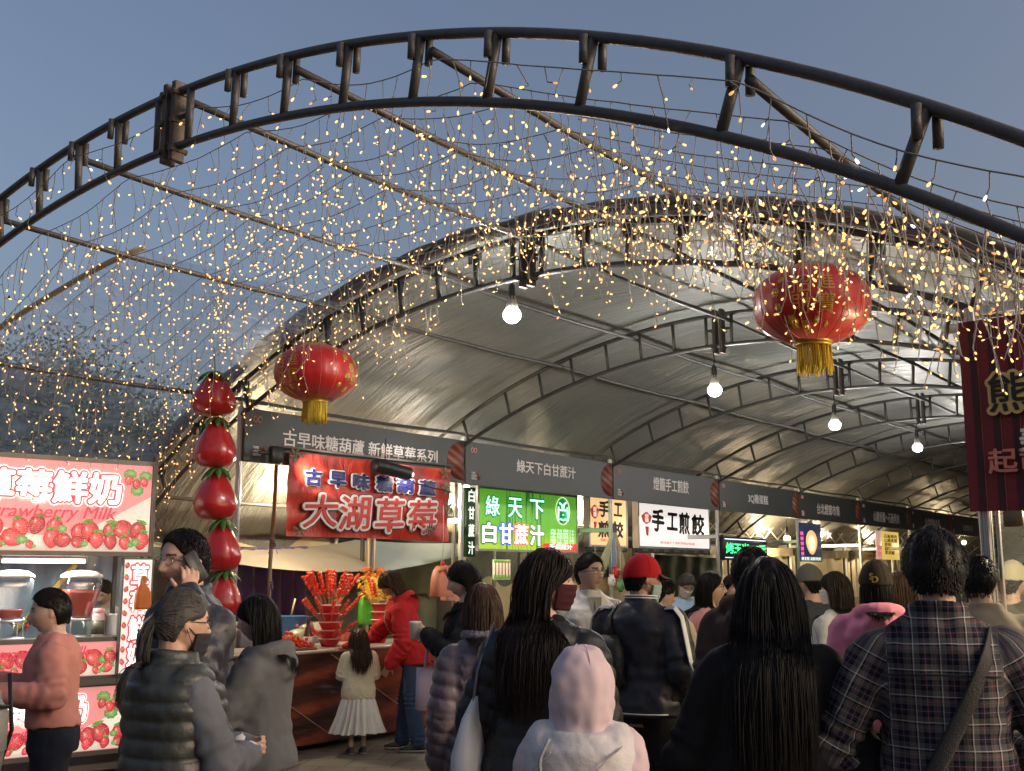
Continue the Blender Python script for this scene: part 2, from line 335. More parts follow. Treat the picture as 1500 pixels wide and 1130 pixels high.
def arch(s, first=False):
    aa = np.linspace(-4.55, 4.55, 70); mb = MB(); n = 10 if first else 6
    mb.tube(TL(s, aa, 4.0-drop(aa)), .0215, n); 
    ab = np.linspace(-4.4, 4.4, 70); mb.tube(TL(s, ab, 3.71-drop(ab)), .0205, n)
    for u in US:
        for sg in (-1, 1):
            k = sg*u; k2 = sg*(u-.1*(u/4)); w_ = .02 if first else .017
            mb.tube(TL(s, np.array([k, k2]), np.array([4.0-drop(k)-.01, 3.71-drop(k2)+.01])), w_, n)
            if first and u > .3:
                for q in (-.03, .03): mb.tube(TL(s+q, np.array([k+q*.7, k+q*.7-.004]), np.array([4.0-drop(k), 3.895-drop(k)-.02*(q > 0)])), .0165, 10)
    for sg in (-1, 1):
        zt = 4.0-drop(4.55)
        mb.tube(TL(s, np.array([sg*4.55]*2), np.array([zt, 0])), .026, n); mb.tube(TL(s, np.array([sg*4.4]*2), np.array([3.71-drop(4.4), 0])), .02, n)
        mb.box(TL(s, sg*4.48, .012), (.2, .34, .02))
    o = put('arch_truss', mb, steel, tent)
    mb = MB()
    for q in (-.035, .035):
        c = TL(s, q, 3.84); mb.bbox(c, (.075, .032, .42), .004)
        for z in (3.99, 3.84, 3.69): mb.tube([TL(s-.05, q*1.3, z), TL(s+.05, q*1.3, z)], .016, 8)
        mb.tube([TL(s, q, 3.86), TL(s, q*3.4, 3.86)], .013, 8)
    sharp(put('splice_plate', mb, rust, o))
for k in range(-1, 11): arch(S0+3*k, k < 1)
UP = [-4.4, -3.2, -1.75, -.88, .12, .9, 1.72, 3.1, 4.4]
for u in UP:
    mb = MB(); s = np.linspace(S0-3, SEND-.2, 40)
    mb.tube(TL(s, u+0*s, 3.93-drop(u)-.025*np.sin(pi*((s-S0)/3 % 1))), .019, 8); put('purlin', mb, steel, tent)

# clear plastic hung over the open bay on the left
pl = film('clear plastic', .95, rough=.4, bump=.5, bs=2.2, stretch=(1.2, 3.2, 2), haze_=(.22, .55))
def sheet(u, v):
    # along the roof curve from u=-1.75 down to the eave, from the covered arch forwards
    aa = -1.75-(4.9-1.75)*v; f0 = 1.85+.85*v; s = S0-.1-f0*u
    z = 3.99-drop(aa)-.10*np.sin(pi*np.clip((v)/.46, 0, 1))*np.sin(pi*np.clip(u, 0, 1))+.035*vnoise(np.stack([s*3, aa*1.2, 0*s], -1), 1., 8)
    return (s-S0, -aa, z)
o = tag(put('plastic_sheet', MB().grid(sheet, 60, 60), pl), 'clear wrinkled plastic sheet stretched over the open left bay of the tent frame', 'plastic sheet'); o.location = tent.location; o.rotation_euler = tent.rotation_euler
def curtain(u, v):
    s = S0-.1-2.75*u; z = (3.99-drop(np.array(4.9)))*(1-v)+1.75*v
    return (s-S0, 4.9+.25*v+.05*np.sin(s*9+z*2), z)
put('hem_panel', MB().grid(curtain, 60, 12), pl, o)
mb = MB()
for e in (0., .985):
    vv = np.linspace(0, 1, 24); P = np.stack(sheet(np.full(24, 1-e if e else 1.), vv), -1); mb.tube(P, .02, 6) if not e else None
put('hem', mb, M('hem tape', (.32, .26, .19), .6), o)

# ------------------------------------------------------------------ icicle light strings
warm = quiet(M('warm bulb', (1, .56, .16), .3, emit=1.15, ecol=(1, .56, .20))); dim = quiet(M('dim warm bulb', (1, .50, .14), .3, emit=.5, ecol=(1, .46, .13))); cool = quiet(M('cool bulb', (1, .95, .85), .3, emit=1.1, ecol=(.95, .97, 1)))
wirem = M('string wire', (.24, .23, .21), .5)
bm_ = []
for m_ in (warm, cool, dim):
    mb = MB(); mb.lathe([(.0008, -.016), (.0056, -.0135), (.0072, -.005), (.0062, .004), (.0034, .011), (.002, .015)], 8); me = mb.mesh('bulb'); me.materials.append(m_); me.polygons.foreach_set('use_smooth', np.ones(len(me.polygons), bool)); bm_.append(me)
bv = np.empty(len(bm_[0].vertices)*3); bm_[0].vertices.foreach_get('co', bv); bv = bv.reshape(-1, 3); bf = [list(p.vertices) for p in bm_[0].polygons]
ordn = ['first', 'second', 'third', 'fourth', 'fifth', 'sixth', 'seventh', 'eighth', 'ninth', 'tenth', 'eleventh', 'twelfth']
NS = 11
from mathutils import Euler, Matrix, Vector
for i in range(NS):
    s = S0-3+.04+i*2.9/(NS-1)
    lab = f'warm icicle light string across the tent, {ordn[i]} row back from the bare front arch'
    root = thing('icicle_light_string', lab, 'string lights', tent.location, TR, 'icicle light strings draped over the front bay')
    u = np.linspace(-4.7, 3.95, 120); sg = np.zeros(120)
    ks = np.array([-4.7]+UP[1:-1]+[3.95])
    for k in range(len(ks)-1):
        q = (u-ks[k])/(ks[k+1]-ks[k]); mk = (q >= 0) & (q <= 1); sg[mk] = -(.05+.03*rng.random())*np.sin(pi*q[mk])
    sx = s+.05*np.sin(u*1.7+i)+.02*rng.normal(size=120).cumsum()*.15
    z = 3.9-drop(u)+sg; wire = MB(); P0 = TL(sx, u, z); wire.tube(P0, .0028, 4)
    drops = []; uu = -4.65+.06*rng.random()
    while uu < 3.9:
        n = rng.choice([1, 2, 3, 4, 5, 6], p=[.1, .16, .24, .24, .16, .1])+(1 if i > 8 else 0)+(1 if uu > 1.6 else 0)
        if i == 0: n = min(n, rng.integers(1, 3))
        if i >= 8 and -.8 < uu < .4: n = 1 if rng.random() < .6 else 2          # short drops round the big white bulb
        drops.append((uu, n)); uu += rng.uniform(.06, .11)*(1.35 if i == 0 else 1)
    bulbs = []
    for uu, n in drops:
        x0, z0 = np.interp(uu, u, sx), np.interp(uu, u, z); p = np.array([x0-S0, -uu, z0]); pts = [p]
        lean = rng.normal(size=2)*.12
        L0 = rng.uniform(.03, .1)
        for k in range(n):
            L0 = L0 if k == 0 else rng.uniform(.06, .11)
            p = p+np.array([lean[0]*L0+rng.normal()*.015, lean[1]*L0+rng.normal()*.015, -L0]); pts.append(p)
            d = nrm(np.array([rng.normal()*.8, rng.normal()*.8, -.8+.5*rng.normal()])); tip = p+d*.03; bulbs.append((tip, d)); wire.tube([p, p+d*.022], .0024, 4, caps=False)
        wire.tube(np.array(pts), .0024, 4, caps=False)
    put('wire', wire, wirem, root)
    E_ = np.array([TL(0, 0, EYE)])  # sort so the bulbs nearest the aisle front stay single objects
    order = sorted(range(len(bulbs)), key=lambda k: bulbs[k][0][1]); rest = MB()
    for r_, k in enumerate(order):
        tip, d = bulbs[k]; q = Vector((-d[0], -d[1], -d[2])).to_track_quat('Z', 'Y')
        if r_ < 99:
            o = bpy.data.objects.new('bulb', bm_[rng.choice([0, 1, 2], p=[.70, .07, .23])]); C.objects.link(o); o.parent = root; o.location = tuple(tip); o.rotation_euler = q.to_euler(); sc_ = rng.uniform(.50, .78); o.scale = (sc_,)*3
        else: rest.add(rng.uniform(.5, .75)*bv @ np.array(q.to_matrix()).T+tip, bf)
    if rest.n: o = put('bulbs', rest, warm, root); o['kind'] = 'stuff'

# ------------------------------------------------------------------ common materials
alu = M('aluminium', (.55, .55, .54), .35, metal=.9, var=.12, vs=14, bump=.05, bs=120)
black = M('black plastic', (.018, .018, .02), .45, var=.3, vs=20)
white = M('white plastic', (.78, .77, .74), .4, var=.06)
woodm = M('pale wood', (.36, .26, .16), .65, var=.3, vs=5, bump=.2, bs=30, stretch=(8, 8, 1))
def fr_t(t): return Fr(ST(S0, t), TR)                                   # upright plane that runs along the tent
def lamp_at(parent, loc, power, col, r=.05):
    ld = bpy.data.lights.new('light', 'POINT'); ld.energy = power; ld.color = col; ld.shadow_soft_size = r
    o = bpy.data.objects.new('light', ld); C.objects.link(o); o.parent = parent; o.location = loc; return o
def glow(name, col, e): return M(name, col, .4, emit=e)

# ------------------------------------------------------------------ hanging LED bulbs
ledm = glow('lit bulb glass', (1, .98, .94), 14); finm = M('bulb heat sink', (.6, .6, .58), .4, var=.1)
def bulb(lab, p, drop_, power, col=(1, .95, .88), r=.066, m=None, grp='white bulbs hung along the ridge of the tent'):
    t = thing('light_bulb', lab, 'light bulb', p, 0, grp)
    mb = MB(); k = r/.066
    mb.lathe([(.030*k, .055*k), (.040*k, .045*k)]+[(r*sin(a), -r*.92*cos(a)) for a in np.linspace(2.35, .05, 14)], 24); mb.F[-1] = mb.F[-1][::1]
    put('globe', mb, m or ledm, t)
    mb = MB(); mb.lathe([(.041*k, .045*k), (.040*k, .075*k), (.026*k, .105*k), (.02*k, .12*k)], 20)
    for a in np.arange(8)*pi/4: mb.tube([(.046*k*cos(a), .046*k*sin(a), .04*k), (.03*k*cos(a), .03*k*sin(a), .11*k), (.015*k*cos(a), .015*k*sin(a), .17*k)], .004*k, 4)
    put('heat_sink', mb, finm, t)
    mb = MB(); mb.lathe([(.02*k, .115*k), (.025*k, .13*k), (.025*k, .2*k), (.021*k, .225*k), (.008*k, .24*k)], 14); mb.tube([(0, 0, .23*k), (.004, 0, .23*k+(drop_-.23*k)*.5), (0, 0, drop_)], .005, 6); put('socket', mb, black, t)
    lamp_at(t, (0, 0, -.02*k), power, col, r*1.15)
    return t
for k, (px, py) in enumerate([(750, 462), (1047, 572), (1223, 623), (1344, 656), (1424, 680)]):
    p = on_s(px, py, S0+3*k+.10); zt = 3.66-p[2]
    bulb(['largest white LED bulb hanging under the first canvas arch', 'white LED bulb under the second canvas arch, left of the big red lantern', 'white LED bulb under the third canvas arch, below the big red lantern', 'white LED bulb under the fourth canvas arch, left of the red banner', 'white LED bulb under the fifth canvas arch, half hidden by the red banner'][k], p, max(zt, .2), 140)

# ------------------------------------------------------------------ lanterns
lred = M('lantern satin', (.43, .006, .006), .42, var=.18, vs=6, bump=.08, bs=200, sheen=.2, coat=.15); gold = M('gold print', (.55, .33, .06), .4, metal=.4, var=.2, vs=30); tasm = M('yellow fringe', (.62, .42, .03), .7, var=.25, vs=40); ribm = M('lantern rib', (.62, .14, .10), .45)
def lantern(lab, p, r, h, rz):
    t = thing('red_lantern', lab, 'lantern', p, rz, 'red silk lanterns under the first canvas arch')
    n = 96; mb = MB(); prof = []
    def rad_(z): return r*(max(0, 1-abs(z)**2.35))**.5
    zs = np.concatenate([np.linspace(-.945, .945, 36)])
    th = np.arange(n)*2*pi/n; V = []
    for z in zs: V.append(np.stack([rad_(z)*(1-.012*abs(np.cos(th*8))**14)*np.cos(th), rad_(z)*(1-.012*abs(np.cos(th*8))**14)*np.sin(th), np.full(n, z*h)], 1))
    m = len(zs); i = np.arange(n); f = np.concatenate([np.stack([k*n+i, k*n+(i+1) % n, (k+1)*n+(i+1) % n, (k+1)*n+i], 1) for k in range(m-1)])
    mb.add(np.concatenate(V), f); mb.F.append(list(range(n-1, -1, -1))); mb.F.append([(m-1)*n+j for j in range(n)]); put('body', mb, lred, t)
    for k in range(16):
        a = (k+.5)*pi/8+.0; z = np.linspace(-.94, .94, 30); q = np.array([rad_(x) for x in z])*1.0+.001
        mb = MB(); mb.tube(np.stack([q*cos(a), q*sin(a), z*h], 1), .0022, 4); put('rib', mb, ribm, t)
    mb = MB()
    for sg in (-1, 1): mb.lathe([(r*.30, sg*h*.93-.012), (r*.32, sg*h*.93-.004), (r*.32, sg*h*.93+.012), (r*.29, sg*h*.93+.02)], 32); 
    mb.lathe([(r*.285, -h*.93-.03), (r*.31, -h*.93-.026), (r*.31, -h*.93-.016), (r*.285, -h*.93-.012)], 32); put('cap', mb, gold, t)
    mb = MB(); N = 90; a = rng.uniform(0, 2*pi, N); q = r*.285*np.sqrt(rng.uniform(.55, 1, N)); L = h*rng.uniform(.62, .76, N); u = np.linspace(0, 1, 5)
    x = q*np.cos(a); y = q*np.sin(a); P = np.stack([x[:, None]*(1+.06*u)+rng.normal(size=(N, 1))*.006*u, y[:, None]*(1+.06*u)+rng.normal(size=(N, 1))*.006*u, -h*.93-.02-L[:, None]*u], -1); mb.tubes(P, .0042, 4); put('tassel', mb, tasm, t)
    def wrap(co, lon, lat, sc, off=.003):                                  # lay a flat design on the round body
        z = lat+co[:, 1]*sc; aa = lon+co[:, 0]*sc/r; rr = np.array([rad_(x/h) for x in z])+off
        return np.stack([rr*np.cos(aa), rr*np.sin(aa), z], 1)
    for base in (-pi/2-.95, -pi/2+.42):
        mb = MB()
        if base < -pi/2-.5:
            for j, (ch, ox, oz, s_) in enumerate([('招', .05, .02, .12), ('財', .05, -.11, .12), ('進', .19, .03, .11), ('寶', .19, -.09, .12)]):
                co, f = glyphs(ch, 0, 0); co = co-co.mean(0); co[:, 2] = 0; mb.add(wrap(co+np.array([ox, oz, 0])/s_, base+.25, .03, s_), f)
        def flower(ox, oz, s_):
            for k in range(6):
                b = k*pi/3; pts = np.array([[0, 0, 0]]+[[cos(b)*.62+.36*cos(c), sin(b)*.62+.36*sin(c), 0] for c in np.linspace(0, 2*pi, 9)[:-1]]); mb.add(wrap(pts+np.array([ox, oz, 0])/s_, base+.25, .0, s_), [[0, j+1, (j+1) % 8+1] for j in range(8)])
            pts = np.array([[.34*cos(c), .34*sin(c), 0] for c in np.linspace(0, 2*pi, 9)[:-1]]); mb.add(wrap(pts+np.array([ox, oz, 0])/s_, base+.25, 0, s_), [list(range(8))])
        for ox, oz, s_ in ([(-.07, .09, .022), (-.10, .02, .03), (-.09, -.07, .028), (-.02, -.15, .04), (.06, -.18, .036), (.14, -.15, .022), (0, .13, .018), (.21, -.17, .016)] if base < -pi/2-.5 else [(.2, .1, .03), (.26, .02, .04), (.33, .08, .035), (.22, -.06, .034), (.31, -.07, .045), (.16, -.13, .026), (.27, -.16, .034), (.36, -.15, .026), (.38, 0, .03), (.35, -.22, .022)]):
            flower(ox, oz, s_)
        put('gold_design', mb, gold, t)
    mb = MB(); mb.tube([(0, 0, h*.95), (.006, 0, h*1.1), (0, 0, h*1.25)], .004, 6); put('cord', mb, black, t)
    return t
p = on_s(463, 547, S0-.05); lantern('smaller red lantern with yellow fringe hanging above the grey stall signboard', p, .335, .235, TR-pi/2+.35)
p = on_s(1189, 447, S0-.08); lantern('bigger red lantern with yellow fringe hanging near the red banner', p, .335, .235, .1)

# ------------------------------------------------------------------ booth frames, stall signboards
boardm = M('signboard grey', (.062, .065, .066), .5, var=.12, vs=3); letm = M('signboard lettering', (.80, .72, .70), .5); pinkm = M('emblem pink', (.75, .32, .30), .5)
def coil_mat():
    m = bpy.data.materials.new('printed coil'); m.use_nodes = True; t = m.node_tree; b = t.nodes['Principled BSDF']; N = t.nodes.new; L = t.links.new
    tc = N('ShaderNodeTexCoord'); mp = N('ShaderNodeMapping'); mp.inputs['Rotation'].default_value = (0, rad(-24), 0); L(tc.outputs['Object'], mp.inputs[0])
    wv = N('ShaderNodeTexWave'); wv.bands_direction = 'Z'; wv.inputs['Scale'].default_value = 3.6; wv.inputs['Distortion'].default_value = 1.5; wv.inputs['Detail'].default_value = 1; L(mp.outputs[0], wv.inputs[0])
    rp = N('ShaderNodeValToRGB'); e = rp.color_ramp.elements; e[0].color = (.13, .03, .022, 1); e[1].color = (.34, .13, .085, 1); k = e.new(.55); k.color = (.22, .06, .042, 1); L(wv.outputs[0], rp.inputs[0]); L(rp.outputs[0], b.inputs[0]); b.inputs['Roughness'].default_value = .5; return m
coilm = coil_mat()
BT, BZ0, BZ1 = -7.553, 2.579, 3.042
names = [('古早味糖葫蘆 新鮮草莓系列', (414, 645, 641, 667), 'grey signboard with the longest lettering, nearest, over the red strawberry banner'), ('綠天下白甘蔗汁', (757, 679, 843, 697), 'grey signboard over the green lit sign, second along the row'), ('燈籠手工煎餃', (957, 702, 1008.5, 721), 'grey signboard over the white dumpling sign, third along the row'), ('3Q雞蛋糕', (1096, 725, 1125, 739), 'grey signboard starting with 3Q over the green LED display'), ('台北燈節市集', (1197, 739.5, 1230, 755), 'grey signboard over the dark blue food poster'), ('山豬香腸～石板烤肉', (1280, 751, 1317, 766), 'grey signboard over the yellow menu poster'), ('台北燈節市集', (1355.5, 760, 1377, 773), 'small far grey signboard, second from the end before the red banner'), ('台北燈節市集', (1410.7, 769.7, 1425, 778.5), 'farthest visible grey signboard beside the red banner')]
for k, (body, bx, lab) in enumerate(names):
    f = Fr(ST(S0+3*k, BT), TR); t = thing('stall_signboard', lab, 'signboard', f.o+np.array([0, 0, BZ0]), TR, 'grey signboards along the row of stalls')
    mb = MB(); mb.bbox((1.488, .02, .2315), (2.972, .04, .463), .003); sharp(put('board', mb, boardm, t))
    a = pbox(f, *bx); text('lettering', body, (a[0], a[1]-BZ0, a[2], a[3]-BZ0), 0, letm, t, .012, .003)
    mb = MB()
    for q in (-.026, .026):
        an = np.linspace(0, 2*pi, 20); mb.tube(np.stack([.14+q+.02*np.cos(an), 0*an-.002, .375+.026*np.sin(an)], 1), .006, 5)
    put('emblem', mb, pinkm, t)
    text('small_lettering', 'TAIPEI\nLANTERN\nFESTIVAL', (.10, .055, .20, .14), 0, letm, t, .02, .002)
    mb = MB(); mb.poly([(.225+.028*cos(b), .10+.045*sin(b)) for b in np.linspace(0, 2*pi, 14)[:-1]], -.004, -.0005); put('swirl', mb, coilm, t, False)
    pts = [(2.965, .03), (2.965, .44)]+[(2.965-.27*sin(b)**.8, .235+.205*cos(b)) for b in np.linspace(.25, pi-.25, 14)]
    mb = MB(); mb.poly(pts, -.004, -.0005); put('coil_print', mb, coilm, t, False)
def post(mb, x, y, z0, z1, w_=.045):
    for dx, dy in ((0, 0),): mb.bbox((x, y, (z0+z1)/2), (w_, w_, z1-z0), .008)
    for dx, dy in ((w_*.5, 0), (-w_*.5, 0), (0, w_*.5), (0, -w_*.5)): mb.box((x+dx, y+dy, (z0+z1)/2), (.012 if dx == 0 else .008, .012 if dy == 0 else .008, z1-z0-.004))
on_ = ['first', 'second', 'third', 'fourth', 'fifth', 'sixth', 'seventh', 'eighth']
for k in range(8):
    t = thing('booth_frame', f'aluminium booth frame of posts and rails carrying the {on_[k]} grey signboard of the row', 'booth frame', ST(S0+3*k, BT), TR, 'aluminium booth frames along the row of stalls')
    for x, y in (((.0, .055), (.0, 1.95))+(((3.0, .055), (3.0, 1.95)) if k == 7 else ())):
        mb = MB(); post(mb, x, y, 0, 3.1 if y < 1 else 2.6); sharp(put('post', mb, alu, t))
    mb = MB()
    for z in (2.8, ): mb.bbox((1.5, .07, z), (2.95, .03, .045), .004)
    sharp(put('front_rail', mb, alu, t))
    if k: mb = MB(); mb.bbox((0, 1.0, 2.19), (.04, 1.85, .06), .004); sharp(put('side_rail', mb, alu, t))

# ------------------------------------------------------------------ printed strawberries (flat pictures on lit signs and banners)
def print_mat(name, e, seeds=True, sc=90):
    m = bpy.data.materials.new(name); m.use_nodes = True; t = m.node_tree; b = t.nodes['Principled BSDF']; N = t.nodes.new; L = t.links.new
    a = N('ShaderNodeAttribute'); a.attribute_name = 'pcol'; src = a.outputs['Color']
    if seeds:
        tc = N('ShaderNodeTexCoord'); mp = N('ShaderNodeMapping'); mp.inputs['Scale'].default_value = (1.15, .02, .8); L(tc.outputs['Object'], mp.inputs[0])
        vo = N('ShaderNodeTexVoronoi'); vo.inputs['Scale'].default_value = sc; vo.inputs['Randomness'].default_value = .45; L(mp.outputs[0], vo.inputs[0])
        cr = N('ShaderNodeMapRange'); cr.inputs[1].default_value = .16; cr.inputs[2].default_value = .3; cr.inputs[3].default_value = .75; cr.inputs[4].default_value = 0; L(vo.outputs[0], cr.inputs[0])
        mx = N('ShaderNodeMix'); mx.data_type = 'RGBA'; mx.inputs[7].default_value = (.95, .62, .42, 1); L(cr.outputs[0], mx.inputs[0]); L(src, mx.inputs[6]); src = mx.outputs[2]
    L(src, b.inputs['Base Color']); L(src, b.inputs['Emission Color']); b.inputs['Emission Strength'].default_value = e; b.inputs['Roughness'].default_value = .4; return m
class Print:                                                            # coloured flat shapes joined in one printed layer
    def __init__(s): s.mb = MB(); s.col = []; s.n = 0
    def fan(s, pts, c, y, cc, ce):
        n = len(pts); s.mb.add([[c[0], y, c[1]]]+[[x, y, z] for x, z in pts], [[0, i+1, (i+1) % n+1] for i in range(n)]); s.col += [cc]+[ce]*n
    def berry(s, cx, cz, w_, ang, y, leaf=True, bright=1.):
        h = w_*1.22; P = []
        for b in np.linspace(0, 2*pi, 22)[:-1]:
            x = sin(b); z = cos(b); ww = .5*w_*(1-.33*max(0, -z)**1.5)*(.96 if z > .7 else 1); P.append((x*ww, z*h*.5))
        R_ = lambda x, z: (cx+x*cos(ang)-z*sin(ang), cz+x*sin(ang)+z*cos(ang))
        k = bright*rng.uniform(.75, 1.15)
        s.fan([R_(*p) for p in P], R_(-w_*.12, h*.1), y, (min(1, .92*k), .16*k, .16*k, 1), (.50*k, .012, .03, 1))
        hl = [R_(-w_*.16+.10*w_*cos(b), h*.16+.14*h*sin(b)) for b in np.linspace(0, 2*pi, 9)[:-1]]; s.fan(hl, R_(-w_*.16, h*.16), y-.0006, (1, .62, .58, 1), (min(1, .86*k), .14*k, .14*k, 1))
        if leaf:
            for q in np.linspace(-1.25, 1.25, 6):
                L = w_*rng.uniform(.3, .46); d = (sin(q), cos(q)); b0 = (0, h*.44)
                s.fan([R_(b0[0]-d[1]*L*.18, b0[1]+d[0]*L*.18), R_(b0[0]+d[0]*L*.5-d[1]*L*.2, b0[1]+d[1]*L*.5*.7+d[0]*L*.2), R_(b0[0]+d[0]*L, b0[1]+d[1]*L*.6), R_(b0[0]+d[0]*L*.5+d[1]*L*.2, b0[1]+d[1]*L*.5*.7-d[0]*L*.2), R_(b0[0]+d[1]*L*.18, b0[1]-d[0]*L*.18)], R_(b0[0]+d[0]*L*.45, b0[1]+d[1]*L*.3), y-.0009, (.30, .55, .12, 1), (.06, .26, .04, 1))
    def leaf(s, cx, cz, r, y):
        pts = [(cx+r*(1+.18*(k % 2))*cos(b), cz+r*(1+.18*(k % 2))*sin(b)*.8) for k, b in enumerate(np.linspace(0, 2*pi, 17)[:-1])]
        s.fan(pts, (cx+.1*r, cz), y, (.32, .58, .2, 1), (.07, .28, .06, 1))
    def out(s, name, m, parent):
        me = s.mb.mesh(name); a = me.color_attributes.new('pcol', 'FLOAT_COLOR', 'POINT'); a.data.foreach_set('color', np.array(s.col, np.float32).ravel()); return put(name, me, m, parent, False)
litberry = print_mat('printed strawberry lit', .30)
def berry_row(pr, x0, x1, z0, h, y, n):
    for row, (zz, cnt, br) in enumerate([(z0+h*.62, n, .9), (z0+h*.26, n+1, 1.05)]):
        for k in range(cnt):
            x = x0+(k+.5+.25*rng.normal()*.5)*(x1-x0)/cnt; wd = (x1-x0)/n*rng.uniform(.85, 1.15)
            z = zz+h*.06*rng.normal(); wd = min(wd, (z-z0)*1.55, (x-x0)*1.9, (x1-x)*1.9)
            if wd > .02: pr.berry(x, z, wd, rng.normal()*.5, y-.0012*k-.02*0-row*.012, rng.random() < .75, br)
            if rng.random() < .35 and h*.1 < z-z0: pr.leaf(x+wd*.5 if x+wd < x1 else x-wd*.4, z-h*.05, min(wd*.28, (z-z0)*.5), y-.0012*k-row*.012-.0005)

# ------------------------------------------------------------------ strawberry milk stall
SF = Fr((-2.95, 9.3, 0), rad(39.4)); SW = 1.72
pinkp = glow('lit pink panel', (.70, .25, .25), .46); creamp = glow('lit cream print', (.74, .68, .56), .42); whitel = glow('lit white lettering', (.97, .93, .80), .95); crim = glow('lit crimson print', (.42, .035, .06), .7); frm = M('stall frame', (.10, .095, .085), .4, metal=.5, var=.2)
stall = thing('milk_stall', 'pink strawberry milk stall with lit counter panels, left edge of the market', 'food stall', SF.o, SF.rz)
def lit_panel(parent, name, x0, z0, x1, z1, y, swoosh=True, dep=.1):
    mb = MB(); mb.bbox(((x0+x1)/2, y+dep/2, (z0+z1)/2), (x1-x0, dep, z1-z0), .004); o = sharp(put(name, mb, pinkp, parent))
    if swoosh:
        W_, H_ = x1-x0, z1-z0; u = np.linspace(0, 1, 24); top = .30+.16*np.sin(u*5.2+1.9)+.22*u**3
        mb = MB(); mb.poly([(x0+.006, z0+.006), (x1-.006, z0+.006)]+[(x0+.006+(W_-.012)*q, z0+H_*min(max(v, .08), .93)) for q, v in zip(u[::-1], top[::-1])], y-.003, y-.0005); put('pale_swoosh', mb, creamp, o, False)
    return o
def frame_rect(mb, x0, z0, x1, z1, y, dy, w_):
    mb.box(((x0+x1)/2, y, z1+w_/2), (x1-x0+2*w_, dy, w_)); mb.box(((x0+x1)/2, y, z0-w_/2), (x1-x0+2*w_, dy, w_))
    mb.box((x0-w_/2, y, (z0+z1)/2), (w_, dy, z1-z0)); mb.box((x1+w_/2, y, (z0+z1)/2), (w_, dy, z1-z0))
def milk_sign(parent, pb, name, txt, eng, berries=True):
    x0, z0, x1, z1 = pb; o = lit_panel(parent, name, x0, z0, x1, z1, 0)
    if txt:
        text('lettering_halo', '草莓鮮奶', txt, -.004, whitel, o, .12, .003, ref=.0); text('lettering_outline', '草莓鮮奶', txt, -.009, crim, o, .088, .003, ref=.0); text('lettering', '草莓鮮奶', txt, -.014, whitel, o, .034, .003, ref=.0)
    if eng: text('english_lettering', 'Strawberry Milk', eng, -.046, crim, o, .008, .003, shear=.28)
    if berries:
        pr = Print(); berry_row(pr, x0+.01, x1-.01, z0+.01, (z1-z0)*(.37 if txt else .8), -.006, 12 if txt else 11); 
        if txt:
            for q, (bx, bz) in enumerate([(-.2, -.13), (-.135, -.16), (-.07, -.14)]): pr.leaf(x1+bx+.01, z1+bz+(.05 if q != 1 else -.05), .05, -.006); pr.berry(x1+bx, z1+bz, .07, .3*q-.3, -.008)
        pr.out('strawberry_print', litberry, o)
    mb = MB(); frame_rect(mb, x0, z0, x1, z1, .05, .13, .035); sharp(put('frame', mb, frm, o)); return o
a = pbox(SF, 0, 676, 221, 808)
sgn = thing('lit_sign', 'pink backlit strawberry milk sign above the stall opening at left', 'sign', SF.o, SF.rz)
t1 = pbox(SF, -32, 690, 176, 735); e1 = pbox(SF, -28, 740, 168, 765)
milk_sign(sgn, (-SW, a[1], a[2], a[3]), 'panel', (t1[0], t1[1]-.0, t1[2], t1[3]), (e1[0], e1[1], e1[2], e1[3]))
b = pbox(SF, 0, 942, 171, 993); e2 = pbox(SF, -15, 948, 128, 970); milk_sign(stall, (-SW, b[1], b[2], b[3]), 'counter_panel', None, e2)
c = pbox(SF, 0, 1009, 184, 1104); t2 = pbox(SF, -25, 1022, 125, 1062); e3 = pbox(SF, -20, 1066, 120, 1084)
mk = milk_sign(stall, (-SW, c[1], c[2], c[3]), 'lower_panel', t2, e3)
mb = MB(); zc = (b[1]+c[3])/2; mb.bbox((-SW/2+.02, .25, zc), (SW+.1, .62, .055), .006); sharp(put('ledge', mb, frm, stall))
mb = MB(); mb.bbox((-SW/2, .45, b[3]-.02), (SW, .6, .03), .005); put('counter_top', mb, M('counter steel', (.6, .6, .6), .3, metal=.8, var=.1), stall)
for x in (-.02, -SW+.02):
    for y in (.1, .9): mb = MB(); mb.bbox((x, y, 1.3), (.035, .035, 2.6), .004); sharp(put('post', mb, frm, stall))
mb = MB(); mb.bbox((-SW/2, .3, .12), (SW, .5, .06), .005); sharp(put('base_rail', mb, frm, stall))
mb = MB(); mb.bbox((-.06, .5, .45), (.02, .7, .7), .003); put('side_panel', mb, M('side panel', (.25, .2, .19), .5, var=.1), stall)
# upright lit strip with the four characters one below the other
a = pbox(SF, 176, 820, 217, 985, -.03)
vs_ = thing('upright_lit_sign', 'narrow upright lit sign with strawberry milk characters beside the milk stall opening', 'sign', SF.world(0, -.06, 0), SF.rz)
mb = MB(); mb.bbox(((a[0]+a[2])/2, .02, (a[1]+a[3])/2), (a[2]-a[0], .04, a[3]-a[1]), .003); put('panel', mb, glow('lit pale panel', (.84, .72, .68), .5), vs_)
w_ = (a[2]-a[0]); hh = (a[3]-a[1])*.93/4
for k, ch in enumerate('草莓鮮奶'):
    bx = (a[0]+w_*.27, a[3]-.03-(k+.93)*hh, a[0]+w_*.86, a[3]-.03-k*hh-.012)
    text('letter_outline', ch, bx, -.002, crim, vs_, .10, .003, ref=0.); text('letter', ch, bx, -.006, whitel, vs_, .022, .003, ref=0.)
pr = Print()
for k in range(9): pr.berry(a[0]+w_*.10, a[3]-.05-k*(a[3]-a[1]-.08)/8.6, w_*.17, rng.normal()*.3, -.003, True)
pr.out('strawberry_print', litberry, vs_)
mb = MB(); frame_rect(mb, a[0], a[1], a[2], a[3], .02, .05, .012); sharp(put('frame', mb, frm, vs_))
